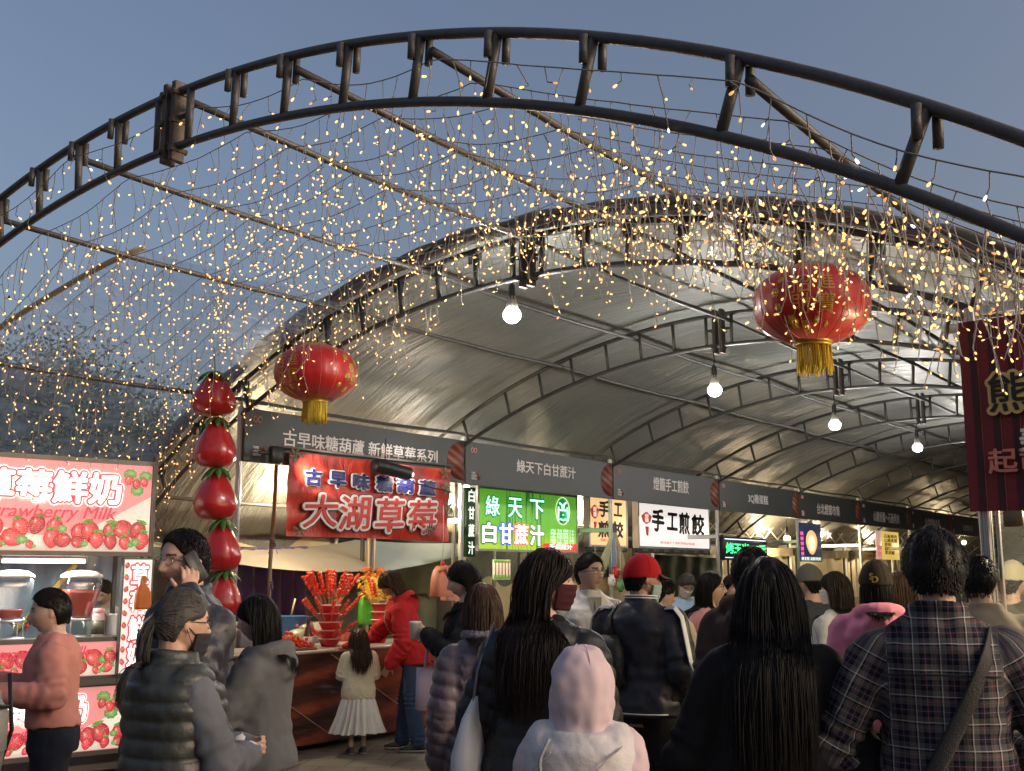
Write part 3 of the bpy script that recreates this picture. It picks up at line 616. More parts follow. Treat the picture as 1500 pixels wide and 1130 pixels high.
# inside the stall
fb = Fr(SF.world(0, 1.15, 0), SF.rz)
def bdrop(u, v): return (-2.6+3.0*u, .045*np.sin(u*46+1.5*np.sin(v*4))+.03*np.sin(u*17+v*5)+.03*vnoise(np.stack([u*20, v*6, 0*u], -1), 1, 4), .05+2.0*v)
cur = tag(put('blue_tarpaulin', MB().grid(bdrop, 150, 30), M('blue grey tarp', (.24, .32, .37), .45, var=.2, vs=3, bump=.4, bs=7, stretch=(3, 1, .7))), 'blue grey creased tarpaulin hung behind the strawberry milk stall', 'tarpaulin'); cur.location = fb.o; cur.rotation_euler = (0, 0, SF.rz)
fy = Fr(SF.world(0, 1.0, 0), SF.rz); q0, q1 = fy.loc(112, 826), fy.loc(22, 925)
mb = MB(); mb.tubes(np.array([[[q0[0], 0, q0[1]], [(q0[0]+q1[0])/2, .0, (q0[1]+q1[1])/2-.01], [q1[0], 0, q1[1]]]]), .028, 6, flat=.1, up=(0, 1, 0)); o = tag(put('yellow_strap', mb, M('yellow strap', (.62, .48, .12), .6, var=.15)), 'yellow strap running diagonally across the blue tarpaulin', 'strap'); o.location = fy.o; o.rotation_euler = (0, 0, SF.rz)
ft = Fr(SF.world(0, .2, 0), SF.rz); q0, q1 = ft.loc(2, 822), ft.loc(124, 824)
tl = thing('tube_light', 'lit white fluorescent tube under the strawberry milk sign', 'lamp', ft.world(q0[0], 0, q0[1]), SF.rz); L = q1[0]-q0[0]
mb = MB(); mb.tube([(0, 0, 0), (L, 0, 0)], .014, 10); put('tube', mb, glow('lit tube', (.95, 1, .95), 5), tl); mb = MB(); mb.bbox((L/2, .0, .035), (L+.04, .03, .03), .004); mb.box((-.01, 0, .012), (.02, .03, .05)); mb.box((L+.01, 0, .012), (.02, .03, .05)); put('holder', mb, white, tl)
ld = bpy.data.lights.new('light', 'AREA'); ld.shape = 'RECTANGLE'; ld.size = L; ld.size_y = .03; ld.energy = 14; ld.color = (.93, 1, .96); o = bpy.data.objects.new('light', ld); C.objects.link(o); o.parent = tl; o.location = (L/2, 0, -.02)
tank = film('tank plastic', .86, bump=.05); juice = M('strawberry juice', (.50, .075, .045), .2, var=.25, vs=14, coat=.5); zt = b[3]
def dispenser(lab, px, lvl):
    f = Fr(SF.world(0, .3, 0), SF.rz); q = f.loc(px, 900); t = thing('juice_dispenser', lab, 'drink dispenser', f.world(q[0], 0, zt), SF.rz, 'juice dispensers on the milk stall counter')
    def rr(z): return .085+.065*min(1, max(0, (z-.2)/.2))
    def sec(zs, g): return [(0, 0, z, rr(z)-g, rr(z)*.75-g) for z in zs]
    mb = MB(); mb.loft(sec([.18, .2, .24, .3, .36, .42, .50], 0), 28, 5); put('tank', mb, tank, t)
    mb = MB(); mb.loft(sec(list(np.linspace(.185, .185+lvl, 7)), .006), 28, 5); put('juice', mb, juice, t)
    mb = MB(); mb.loft([(0, 0, .5, .156, .12), (0, 0, .52, .156, .12), (0, 0, .55, .11, .08), (0, 0, .56, .03, .03)], 28, 4); put('lid', mb, M('lid plastic', (.72, .74, .68), .3, var=.05), t)
    mb = MB(); mb.bbox((0, 0, .02), (.2, .2, .04), .006)
    for x in (-.085, .085):
        for y in (-.07, .07): mb.tube([(x, y, .03), (x, y, .19)], .006, 6)
    mb.bbox((0, 0, .165), (.19, .16, .025), .004); mb.tube([(0, -.06, .15), (0, -.13, .14), (0, -.13, .1)], .012, 8); put('stand', mb, alu, t)
dispenser('clear juice dispenser nearly empty, at the left end of the milk stall counter', 14, .07)
dispenser('clear juice dispenser nearly full of red juice, behind the boy in pink', 116, .22)
f = Fr(SF.world(0, .16, 0), SF.rz); q = f.loc(142, 938)
t = thing('syrup_jar', 'squat jar with a dark label and pink lid on the milk stall counter', 'jar', f.world(q[0], 0, zt), SF.rz); mb = MB(); mb.lathe([(.045, 0), (.05, .01), (.05, .2), (.042, .22)], 20); put('jar', mb, M('jar glass', (.55, .40, .36), .15, coat=.4), t); mb = MB(); mb.lathe([(.051, .05), (.0512, .16)], 20); put('label', mb, M('jar label', (.10, .08, .05), .5, var=.6, vs=60), t); mb = MB(); mb.lathe([(.044, .215), (.046, .22), (.046, .25), (.04, .255)], 20); put('lid', mb, M('pink lid', (.7, .3, .3), .4), t)
q = f.loc(161, 938); mb = MB(); mb.lathe([(.04, 0), (.044, .05), (.046, .19), (.05, .195), (.05, .21), (.046, .21), (.046, .2)], 20); o = tag(put('cup_stack', mb, M('cup plastic', (.72, .68, .62), .3, var=.08)), 'stack of pale plastic cups beside the jar on the milk stall counter', 'cups'); o.location = f.world(q[0], 0, zt)
f = Fr(SF.world(0, -.12, 0), SF.rz); q = f.loc(208, 893)
t = thing('orange_paper_bag', 'crumpled orange paper bag hanging on the upright lit milk sign', 'paper bag', f.world(q[0], 0, q[1]), SF.rz); orm = M('orange paper', (.62, .17, .025), .55, var=.25, vs=14, bump=.5, bs=22)
mb = MB(); mb.loft([(0, 0, 0, .065, .03), (0, 0, .02, .068, .032), (0, 0, .12, .064, .03), (.004, 0, .165, .05, .024), (-.006, 0, .2, .02, .014), (.008, 0, .24, .034, .018), (0, 0, .27, .012, .008)], 20, 3); put('bag', mb, orm, t); mb = MB(); mb.tube([(-.02, -.02, .2), (-.02, -.01, .28), (0, 0, .33), (.02, -.01, .28), (.02, -.02, .2)], .003, 5); put('handle', mb, white, t)

# ------------------------------------------------------------------ strawberry balloons on a cord
bal = M('balloon berry', (.44, .010, .014), .30, var=.35, vs=7, bump=.25, bs=26, coat=.6); calyx = M('calyx green', (.05, .16, .03), .45, var=.3)
labs = ['topmost strawberry balloon of the hanging column, behind the fairy lights', 'second strawberry balloon from the top of the column', 'third strawberry balloon from the top, level with the pink milk sign', 'fourth strawberry balloon from the top, behind the head of the man on the phone', 'lowest strawberry balloon, mostly behind the shoulder of the man on the phone']
for k, (px, y0, y1, wd) in enumerate([(312, 545, 610, 66), (314, 612, 686, 62), (315, 686, 762, 62), (322, 762, 838, 58), (326, 836, 905, 54)]):
    P0, P1 = at(px, y0, 9.15), at(px, y1, 9.15); h = P0[2]-P1[2]; r = wd/1643*9.2/2; t = thing('strawberry_balloon', labs[k], 'balloon', P1, .7*k, 'strawberry balloons strung in a column')
    mb = MB(); pr_ = [(.02, 0), (.45, .015), (.78, .07), (.97, .2), (1, .3), (.93, .45), (.74, .63), (.52, .78), (.34, .9), (.2, .965), (.05, .985)]; n = 28
    V = np.array([[q*r*(1+.03*cos(a*5+k))*cos(a), q*r*(1+.03*cos(a*5+k))*sin(a), z*h] for q, z in pr_ for a in np.arange(n)*2*pi/n]); m = len(pr_); mb.add(V, [[i*n+j, i*n+(j+1) % n, (i+1)*n+(j+1) % n, (i+1)*n+j] for i in range(m-1) for j in range(n)]+[list(range(n-1, -1, -1)), [(m-1)*n+j for j in range(n)]])
    put('berry', mb, bal, t); mb = MB()
    for j in range(9):
        a = j*2*pi/9+.2; d = np.array([cos(a), sin(a), 0]); e = np.array([-sin(a), cos(a), 0]); u = np.linspace(0, 1, 5); L = r*rng.uniform(.5, .75)
        V = [];
        for q in u:
            c_ = d*(.15*r+L*q)+np.array([0, 0, h*(1.0-.02-.22*q**1.6)]); wv = r*.2*(1-q**2)*(.5+q); V += [c_-e*wv, c_+e*wv+np.array([0, 0, .006])]
        mb.add(V, [[2*i, 2*i+1, 2*i+3, 2*i+2] for i in range(4)])
    o = put('calyx', mb, calyx, t); md = o.modifiers.new('thickness', 'SOLIDIFY'); md.thickness = .006
mb = MB(); P0, P1 = at(314, 510, 9.15), at(324, 850, 9.15); mb.tube([P0, (P0+P1)/2, P1], .005, 6); tag(put('balloon_cord', mb, black), 'thin black cord that the strawberry balloons are strung on', 'cord')

# ------------------------------------------------------------------ candied fruit stall
def on(o, f, x, y, z, rz=0): o.location = f.world(x, y, z); o.rotation_euler = (0, 0, f.rz+rz); return o
fb = fr_t(-7.72); fbn = fr_t(-7.49)
steelp = M('pole steel', (.30, .28, .25), .4, metal=.6, var=.25, vs=12); bamb = M('bamboo pole', (.28, .20, .12), .55, var=.3, vs=10)
def pole(name, lab, f, xt, yt, xb, zb, r, m, grp=None, rag=False):
    a = f.loc(xt, yt); x0 = a[0]; mb = MB(); o = thing(name, lab, 'pole', f.world(x0, 0, zb), f.rz, grp)
    zz = np.linspace(0, a[1]-zb, 9); mb.tube(np.stack([.012*np.sin(zz*3), .006*np.cos(zz*4), zz], 1), r*(1+.06*np.sin(zz*9)), 8); put('shaft', mb, m, o)
    if rag:
        mb = MB()
        for z in (.95, 1.5, 1.86):
            for k in range(4): mb.tube([(r*1.2*cos(c), r*1.2*sin(c), z+.02*k+.01*sin(c)) for c in np.linspace(0, 5.6, 9)], .005, 5)
            for k in range(3): d = rng.normal(size=3)*.035; mb.tube([(r, 0, z), (r+d[0]*.5, d[1]*.3, z+.03), (r+d[0], d[1], z-.06)], .004, 4)
        put('tie', mb, M('tie rope', (.10, .05, .14), .8, var=.3), o)
    return o
pole('tent_pole', 'thin brown pole tied with dark cord at the left edge of the red strawberry banner', fb, 404, 655, 393, 0, .017, bamb, rag=True)
pole('tent_pole', 'thin steel pole at the right edge of the red strawberry banner', fb, 667, 688, 667, 0, .016, steelp)
pole('timber_post', 'pale timber post behind the candied fruit stands', fr_t(-9.0), 545, 740, 540, 0, .05, woodm)
pole('timber_post', 'pale timber post left of the upright green sign', fr_t(-8.6), 681, 690, 681, 0, .035, woodm)
f = fr_t(-8.6); a, b = f.loc(655, 772), f.loc(683, 777); mb = MB(); mb.bbox(((a[0]+b[0])/2, 0, (a[1]+b[1])/2), (b[0]-a[0]+.1, .04, .1), .006); on(tag(put('timber_rail', mb, woodm), 'short horizontal timber rail right of the red strawberry banner', 'rail'), f, 0, 0, 0)
# red banner
a = pbox(fbn, 421, 674, 658, 790); bnr = thing('strawberry_banner', 'red printed vinyl banner of strawberries with blue and white lettering, under the first signboard', 'banner', fbn.world(0, 0, 0), fbn.rz)
def ban(u, v): 
    x = a[0]+(a[2]-a[0])*u; z = a[1]+(a[3]-a[1])*v+.015*np.sin(u*3.1)*(.5-v)
    return (x, .012*np.sin(u*13+v*4)+.01*np.sin(u*29-v*7)*(1-v)+.006*np.sin(v*21+u*3), z)
def ban_mat():
    m = bpy.data.materials.new('banner vinyl'); m.use_nodes = True; t = m.node_tree; b = t.nodes['Principled BSDF']; N = t.nodes.new; L = t.links.new
    tc = N('ShaderNodeTexCoord'); nz = N('ShaderNodeTexVoronoi'); nz.feature = 'SMOOTH_F1'; nz.inputs['Scale'].default_value = 3.4; mp = N('ShaderNodeMapping'); mp.inputs['Scale'].default_value = (1.2, .05, 1); L(tc.outputs['Object'], mp.inputs[0]); L(mp.outputs[0], nz.inputs[0])
    rp = N('ShaderNodeValToRGB'); e = rp.color_ramp.elements; e[0].color = (.78, .10, .045, 1); e[1].color = (.20, .018, .014, 1); e[1].position = .75; k = e.new(.4); k.color = (.60, .04, .024, 1); L(nz.outputs['Distance'], rp.inputs[0])
    vo = N('ShaderNodeTexVoronoi'); vo.inputs['Scale'].default_value = 42; vo.inputs['Randomness'].default_value = .5; L(mp.outputs[0], vo.inputs[0]); cr = N('ShaderNodeMapRange'); cr.inputs[1].default_value = .1; cr.inputs[2].default_value = .22; cr.inputs[3].default_value = .4; cr.inputs[4].default_value = 0; L(vo.outputs[0], cr.inputs[0])
    mx = N('ShaderNodeMix'); mx.data_type = 'RGBA'; mx.inputs[7].default_value = (.75, .35, .12, 1); L(cr.outputs[0], mx.inputs[0]); L(rp.outputs[0], mx.inputs[6]); L(mx.outputs[2], b.inputs[0])
    n2 = N('ShaderNodeTexNoise'); n2.inputs['Scale'].default_value = 5; n2.inputs['Detail'].default_value = 6; m2 = N('ShaderNodeMapping'); m2.inputs['Rotation'].default_value = (0, .6, 0); m2.inputs['Scale'].default_value = (3, 1, .8); L(tc.outputs['Object'], m2.inputs[0]); L(m2.outputs[0], n2.inputs[0])
    bp = N('ShaderNodeBump'); bp.inputs['Strength'].default_value = .55; bp.inputs['Distance'].default_value = .05; L(n2.outputs[0], bp.inputs['Height']); L(bp.outputs[0], b.inputs['Normal']); b.inputs['Roughness'].default_value = .38; return m
bo = put('vinyl_sheet', MB().grid(ban, 70, 36), ban_mat(), bnr)
wl = M('banner white', (.85, .82, .80), .6); bl = M('banner blue', (.018, .02, .12), .4); rl = M('banner red print', (.62, .05, .04), .55); dk = M('banner shadow print', (.12, .015, .015), .4)
for ch, x in zip('古早味糖葫蘆', [459, 495, 529, 563, 594, 626]):
    s_ = 11.5; bx = pbox(fbn, x-s_, 688+(x-459)*.10, x+s_, 711+(x-459)*.085, -.035)
    text('letter_outline', ch, bx, -.03, wl, bnr, .10, .004, ref=0.); text('letter', ch, bx, -.04, bl, bnr, .045, .004, ref=0.)
for ch, x, wd in zip('大湖草莓', [470, 521, 572, 620], [27, 25, 23, 22]):
    bx = pbox(fbn, x-wd, 725+(x-470)*.055, x+wd*.9, 772+(x-470)*.07, -.035)
    text('letter_shadow', ch, bx, -.026, dk, bnr, .105, .003, ref=0., ang=.05, shear=.12); text('letter_outline', ch, bx, -.032, wl, bnr, .075, .004, ref=0., ang=.05, shear=.12); text('letter', ch, bx, -.042, rl, bnr, .012, .004, ref=0., ang=.05, shear=.12)
mb = MB()
for x, z in ((a[0]+.05, a[3]-.03), (a[2]-.07, a[3]-.2), (a[2]-.1, a[3]-.05), (a[0]+.13, a[1]+.06), (a[2]-.05, a[1]+.35)):
    for k in range(5):
        q = k*1.25+x*7; mb.poly([(x+.012*cos(q+1.57), z+.012*sin(q+1.57)), (x+.06*cos(q-.2), z+.05*sin(q-.2)), (x+.09*cos(q), z+.075*sin(q)), (x+.06*cos(q+.3), z+.05*sin(q+.3))], -.030-.001*k, -.028)
put('leaf_print', mb, M('banner leaf print', (.16, .22, .10), .4), bnr, False)
mb = MB(); mb.tube([(a[0]-.12, .02, a[3]+.03), (a[2]+.1, .02, a[3]+.045)], .011, 8); put('hanging_rod', mb, steelp, bnr)
# spotlights
f = fr_t(-7.34); p0, p1 = f.loc(548, 681), f.loc(598, 695)
t = thing('spotlight', 'black cylindrical spotlight with its lit lens, hanging in front of the red strawberry banner', 'spotlight', f.world(p0[0], 0, p0[1]), f.rz); d = np.array([p1[0]-p0[0], -.02, p1[1]-p0[1]]); u = nrm(d)
mb = MB(); mb.tube([u*0, u*.012, u*.02, d*.96, d*.97], [.055, .062, .066, .066, .062], 22); put('housing', mb, black, t)
mb = MB(); mb.ell(d+u*.012-np.array([0, 0, .0]), (.03, .03, .03), 14); put('lens', mb, ledm, t); lamp_at(t, tuple(d+u*.08), 3, (1, .93, .82), .03)
mb = MB(); e = f.loc(662, 722); mb.tube([d*.6, d+np.array([.1, .02, -.08]), np.array([e[0]-p0[0], .0, e[1]-p0[1]])], .007, 6); mb.tube([d*.3+np.array([0, 0, .06]), d*.3+np.array([0, .0, .28])], .006, 6); put('cable', mb, black, t)
f = fr_t(-7.44); p0 = f.loc(404, 667); t = thing('flood_lamp', 'small black flood lamp clamped to the brown pole below the first signboard', 'flood lamp', f.world(p0[0], 0, p0[1]), f.rz)
mb = MB(); mb.bbox((0, 0, 0), (.13, .06, .15), .01); mb.bbox((-.12, .01, .01), (.12, .02, .03), .004); put('housing', mb, black, t); mb = MB(); mb.bbox((.0, .034, 0), (.10, .012, .11), .003); put('lens', mb, M('lamp glass', (.2, .2, .2), .1), t)
ld = bpy.data.lights.new('light', 'SPOT'); ld.energy = 34; ld.spot_size = rad(50); ld.spot_blend = .6; ld.color = (1, .93, .82); ld.shadow_soft_size = .04; o = bpy.data.objects.new('light', ld); C.objects.link(o); o.parent = t; o.location = (.1, -.14, -.05); o.rotation_euler = Vector((.9, .34, -.12)).to_track_quat('-Z', 'Y').to_euler()
wb = glow('warm lit bulb', (1, .72, .32), 9)
warmlab = [('bare lit bulb between the first and second stalls, right of the red banner', 681, 717, -8.3, 60, ledm, (1, .9, .74)), ('warm lit bulb behind the fourth signboard, right of the green LED display', 1153, 789, -8.4, 150, wb, (1, .74, .42)), ('warm lit bulb just right of the head of the man in plaid', 1412, 795, -8.2, 130, wb, (1, .74, .42)), ('small warm bulb beside the head of the glasses man near the right post', 1421, 829, -8.6, 20, wb, (1, .74, .42))]
for lab, px, py, tt, pw, mm, col in warmlab:
    p = on_t(px, py, tt); bulb(lab, p, .35, pw, col, .062, mm, 'warm bulbs inside the stalls')
for k, (lab, s, tt, z, pw) in enumerate([('warm bulb above the candied fruit table behind the first signboard', S0+1.6, -8.6, 2.52, 210), ('warm bulb high in the sugar cane stall behind its signboard', S0+4.6, -9.0, 2.5, 120), ('warm bulb high in the dumpling stall behind its signboard', S0+7.4, -8.8, 2.5, 120), ('warm bulb high in the stall of the dark blue poster', S0+13.6, -9.0, 2.5, 200), ('warm bulb high in the stall of the yellow poster', S0+16.6, -9.0, 2.5, 200), ('warm bulb high in the second last stall', S0+19.6, -9.0, 2.5, 200)]):
    bulb(lab, ST(s, tt, z), .35, pw, (1, .78, .48), .06, wb, 'warm bulbs inside the stalls')
# table
tt = Fr(ST(S0, -7.98), TR); t = thing('stall_table', 'long candied fruit table wrapped in a dark maroon printed cloth', 'table', tt.o, TR)
def skirt_mat():
    m = bpy.data.materials.new('table cloth'); m.use_nodes = True; t_ = m.node_tree; b = t_.nodes['Principled BSDF']; N = t_.nodes.new; L = t_.links.new
    tc = N('ShaderNodeTexCoord'); mp = N('ShaderNodeMapping'); mp.inputs['Rotation'].default_value = (0, rad(38), 0); mp.inputs['Scale'].default_value = (.35, 1, 1.5); L(tc.outputs['Object'], mp.inputs[0])
    wv = N('ShaderNodeTexWave'); wv.inputs['Scale'].default_value = .9; wv.inputs['Distortion'].default_value = 3; wv.bands_direction = 'Z'; L(mp.outputs[0], wv.inputs[0])
    rp = N('ShaderNodeValToRGB'); e = rp.color_ramp.elements; e[0].color = (.035, .012, .010, 1); e[1].color = (.24, .055, .028, 1); k = e.new(.6); k.color = (.085, .022, .016, 1); L(wv.outputs[0], rp.inputs[0])
    sp = N('ShaderNodeSeparateXYZ'); L(tc.outputs['Object'], sp.inputs[0]); mr = N('ShaderNodeMapRange'); mr.inputs[1].default_value = 1.9; mr.inputs[2].default_value = 3.4; L(sp.outputs[0], mr.inputs[0])
    mx = N('ShaderNodeMix'); mx.data_type = 'RGBA'; mx.inputs[7].default_value = (.42, .065, .025, 1); L(mr.outputs[0], mx.inputs[0]); L(rp.outputs[0], mx.inputs[6]); L(mx.outputs[2], b.inputs[0])
    nz = N('ShaderNodeTexNoise'); nz.inputs['Scale'].default_value = 2.5; nz.inputs['Detail'].default_value = 3; m2 = N('ShaderNodeMapping'); m2.inputs['Scale'].default_value = (.6, 1, 2.2); L(tc.outputs['Object'], m2.inputs[0]); L(m2.outputs[0], nz.inputs[0])
    bp = N('ShaderNodeBump'); bp.inputs['Strength'].default_value = .6; bp.inputs['Distance'].default_value = .08; L(nz.outputs[0], bp.inputs['Height']); L(bp.outputs[0], b.inputs['Normal']); b.inputs['Roughness'].default_value = .32; return m
TZ = .895
def sk(u, v): return (-.15+4.0*u, -.0+.015*np.sin(u*30)*(1-v)+.02*np.sin(u*9+v*2)*(1-v), .055+(TZ-.06)*v)
put('skirt', MB().grid(sk, 120, 14), skirt_mat(), t)
mb = MB(); mb.bbox((1.85, .42, TZ), (4.02, .86, .03), .008); put('top', mb, M('table top sheet', (.45, .40, .36), .35, var=.2, vs=9), t)
mb = MB(); 
for k in range(3): mb.tube([(.25+1.25*k, -.006, TZ-.03), (.95+1.25*k, -.016, .45), (1.5+1.3*k, -.02, .12)], .006, 5)
put('streak_print', mb, M('streak print', (.42, .26, .18), .45), t)
for x in (0, 3.7):
    for y in (.1, .75): mb = MB(); mb.tube([(x, y, 0), (x, y, TZ-.02)], .02, 8); put('leg', mb, steelp, t)
# bowls and skewers
bowlm = M('red plastic bowl', (.55, .014, .014), .3, var=.1, coat=.3); rimm = M('bowl rim', (.78, .42, .38), .4)
fruit = M('candied fruit', (.75, .06, .018), .14, var=.45, vs=16, coat=.8); fruit2 = M('yellow candied fruit', (.66, .33, .03), .14, var=.45, vs=16, coat=.8); stick = M('bamboo stick', (.55, .42, .24), .6)
skn = 0
def skewer(p, d, L, col, lab, grp, n=6, r=.02):
    mb = MB(); u = nrm(np.array(d)); p = np.array(p); R_ = np.array(Vector(u).to_track_quat('Z', 'Y').to_matrix())
    t = thing('fruit_skewer', lab, 'skewer', p, 0, grp)
    mb.tube([u*0, u*L], .003, 5); put('stick', mb, stick, t)
    for k in range(n):
        mb = MB(); z = L-(k+.5)*r*1.75; q = r*rng.uniform(.86, 1.1); mb.ell(u*z+rng.normal(size=3)*.002, (q, q, q*.95), 10, R_); put('fruit', mb, col, t)
fq = fr_t(-8.3)
def bowls(px, py0, py1, n, lab, w0):
    a, b = fq.loc(px, py1), fq.loc(px, py0); t = thing('bowl_stack', lab, 'stacked bowls', fq.world(a[0], 0, TZ+.015), TR); H = (b[1]-TZ-.015)/n
    for k in range(n):
        mb = MB(); z = k*H; mb.lathe([(w0*.66, z+.002), (w0*.7, z+.008), (w0*.97, z+H*.86), (w0, z+H*.9)], 28); o = put('bowl', mb, bowlm, t); mb = MB(); mb.lathe([(w0*.98, z+H*.87), (w0*1.06, z+H*.885), (w0*1.06, z+H*.97), (w0*.98, z+H*.985)], 28); put('rim', mb, rimm, o)
    return fq.world(a[0], 0, TZ), H*n
P0, HH = bowls(482, 886, 944, 5, 'tower of five stacked red bowls holding the red candied fruit skewers', .112)
k = 0
for ring, (z, el, n, ln) in enumerate([(HH*.93, 1.2, 13, .40), (HH*.93, .95, 13, .43), (HH*.55, .78, 11, .36), (HH*.2, .62, 8, .31)]):
    for j in range(n):
        az = 2*pi*(j+.5*ring)/n+rng.normal()*.12; e_ = el+rng.normal()*.06
        if ring == 2 and abs(((az-2.2) % (2*pi))-pi) > 2.4: continue
        d = np.array([cos(az)*cos(e_), sin(az)*cos(e_), sin(e_)]); base = P0+np.array([cos(az)*.06, sin(az)*.06, z+.0])
        skewer(base, d, ln*rng.uniform(.9, 1.08), fruit, 'red candied fruit skewer fanned out of the taller tower of red bowls', 'red skewers in the bowl tower', 7 if ring < 2 else 6)
P1, HH = bowls(555, 884, 944, 5, 'tower of five stacked red bowls holding the yellow candied fruit skewers', .092)
for j in range(9):
    az = 2*pi*j/9+.3; e_ = .95+rng.normal()*.1; d = np.array([cos(az)*cos(e_), sin(az)*cos(e_), sin(e_)])
    skewer(P1+np.array([cos(az)*.05, sin(az)*.05, HH*.93]), d, .33*rng.uniform(.9, 1.1), fruit2 if j % 3 else fruit, 'candied fruit skewer in the bowl tower beside the vendor in red', 'skewers in the second bowl tower', 6)
def onq(px, py, t_): f = fr_t(t_); a = f.loc(px, py); return f.world(a[0], 0, TZ+.016)
t = thing('skewer_tray', 'low tray heaped with red candied fruit skewers at the left of the table', 'tray', onq(428, 945, -8.15), TR); mb = MB(); mb.bbox((0, 0, .012), (.42, .26, .024), .006); put('tray', mb, M('tray', (.10, .05, .035), .5), t)
mb = MB()
for k in range(90): r = rng.uniform(.015, .022); x, y = rng.uniform(-.18, .18), rng.uniform(-.1, .1); mb.ell((x, y, .03+rng.uniform(0, .15)*(1-abs(x)/.2)), (r, r, r), 8)
o = put('heaped_fruit', mb, fruit, t); o['kind'] = 'stuff'
def bottle(lab, px, py, t_, m, s=1.):
    t = thing('bottle', lab, 'bottle', onq(px, py, t_), TR); mb = MB(); mb.lathe([(.035*s, 0), (.042*s, .012*s), (.043*s, .13*s), (.03*s, .19*s), (.014*s, .23*s), (.014*s, .26*s)], 18); put('glass', mb, m, t); mb = MB(); mb.lathe([(.0445*s, .04*s), (.0445*s, .12*s)], 18); put('label', mb, white, t); mb = MB(); mb.lathe([(.017*s, .25*s), (.018*s, .26*s), (.018*s, .29*s), (.014*s, .295*s)], 12); put('cap', mb, M('bottle cap', (.05, .05, .06), .4), t)
bottle('brown sauce bottle beside the green bag on the candied fruit table', 451, 944, -8.15, M('brown glass', (.10, .03, .012), .15, coat=.4))
bottle('pale bottle with dark cap behind the sauce bottle', 455, 930, -8.45, M('pale glass', (.45, .42, .36), .2))
t = thing('plastic_bag', 'pale green plastic bag of goods lying on the candied fruit table', 'bag', onq(437, 942, -8.3), TR); mb = MB(); mb.ell((0, 0, .09), (.16, .12, .10), 18); mb.ell((.08, 0, .17), (.07, .06, .06), 12); me = mb.mesh('bag'); put('bag', me, M('pale green film', (.42, .46, .30), .25, var=.3, bump=.8, bs=18), t)
f = fr_t(-8.75); a = f.loc(424, 940); t = thing('blue_tub', 'blue plastic tub with a scoop standing behind the table', 'tub', f.world(a[0], 0, TZ+.0), TR); mb = MB(); mb.lathe([(.13, 0), (.15, .02), (.18, .30), (.185, .31), (.175, .31)], 24); put('tub', mb, M('blue plastic', (.05, .17, .42), .35, var=.1), t); mb = MB(); mb.tube([(0, 0, .28), (.06, 0, .48)], .01, 6); mb.ell((0, -.02, .27), (.05, .05, .03), 12); put('scoop', mb, M('scoop', (.6, .5, .32), .5), t)
mb = MB(); mb.bbox((0, 0, .55), (2.6, .5, 1.1), .01); o = on(tag(put('back_table', mb, M('back table', (.09, .07, .06), .6, var=.3)), 'dark table along the back of the candied fruit stall', 'table'), fr_t(-9.05), 1.1, 0, 0); o.scale = (1, 1, .79)
for k in range(12):
    c_ = [(.40, .30, .18), (.10, .12, .16), (.48, .46, .42), (.36, .07, .05)][k % 4]; h = rng.uniform(.10, .30); wd = rng.uniform(.16, .30); mb = MB(); mb.bbox((0, 0, h/2), (wd, .22, h), .012); f = fr_t(-9.0+.08*(k % 2)); o = tag(put('goods_box', mb, M('goods carton %d' % (k % 4), c_, .6, var=.25, vs=9)), ['tan carton on the dark back table of the candied fruit stall', 'dark blue carton on the dark back table of the candied fruit stall', 'pale grey carton on the dark back table of the candied fruit stall', 'dull red carton on the dark back table of the candied fruit stall'][k % 4], 'box', ['tan cartons', 'dark blue cartons', 'pale grey cartons', 'dull red cartons'][k % 4]+' on the back table'); o.location = f.world(.1+.22*k+.03*rng.normal(), .0, .869); o.rotation_euler = (0, 0, TR+rng.normal()*.15)
# hanging ornaments
def ornament(lab, cat, name, px, y0, y1, t_, parts, cordz=.5, grp=None):
    f = fr_t(t_); a, b = f.loc(px, y0), f.loc(px, y1); h = a[1]-b[1]; t = thing(name, lab, cat, f.world(b[0], 0, b[1]), TR, grp)
    for nm, mm, fn in parts: mb = MB(); fn(mb, h); put(nm, mb, mm, t)
    mb = MB(); mb.tube([(0, 0, h*.97), (.005, 0, h+cordz*.5), (0, 0, h+cordz)], .003, 5); put('cord', mb, white, t); return t
yel = M('yellow tinsel', (.75, .50, .02), .4, var=.35, vs=30, bump=.8, bs=40, sheen=.3); grn = M('green film bag', (.10, .42, .04), .3, var=.3, vs=12, bump=.6, bs=16); orgt = M('orange tinsel', (.70, .20, .04), .4, var=.4, vs=30, bump=.6, bs=40); pkp = M('salmon paper', (.72, .27, .17), .5, var=.15, bump=.2, bs=12)
def tuft(mb, h, z0, z1, r, n):
    for k in range(n):
        z = rng.uniform(z0, z1)*h; a = rng.uniform(0, 2*pi); q = r*h*rng.uniform(.5, 1); p = np.array([cos(a)*q*.4, sin(a)*q*.4, z]); mb.tubes(np.array([[p, p+np.array([cos(a)*q*.5, sin(a)*q*.5, .02*h]), p+np.array([cos(a)*q, sin(a)*q, -.06*h])]]), [.02*h, .022*h, .004*h], 5)
ornament('bright yellow and orange tinsel ornament hanging over the second bowl tower', 'ornament', 'tinsel_ornament', 547, 832, 884, -8.75, [('body', yel, lambda mb, h: (mb.ell((0, 0, .42*h), (.30*h, .26*h, .44*h), 18), tuft(mb, h, .1, .8, .42, 60))), ('crest', orgt, lambda mb, h: tuft(mb, h, .72, .98, .36, 46))])
ornament('bright green plastic bag hanging beside the timber post, below the yellow ornament', 'bag', 'green_bag', 537, 858, 915, -8.85, [('bag', grn, lambda mb, h: mb.loft([(0, 0, 0, .26*h, .1*h), (0, 0, .06*h, .3*h, .12*h), (0, 0, .6*h, .27*h, .1*h), (.02*h, 0, .82*h, .12*h, .06*h), (0, 0, h, .04*h, .03*h)], 20, 3))])
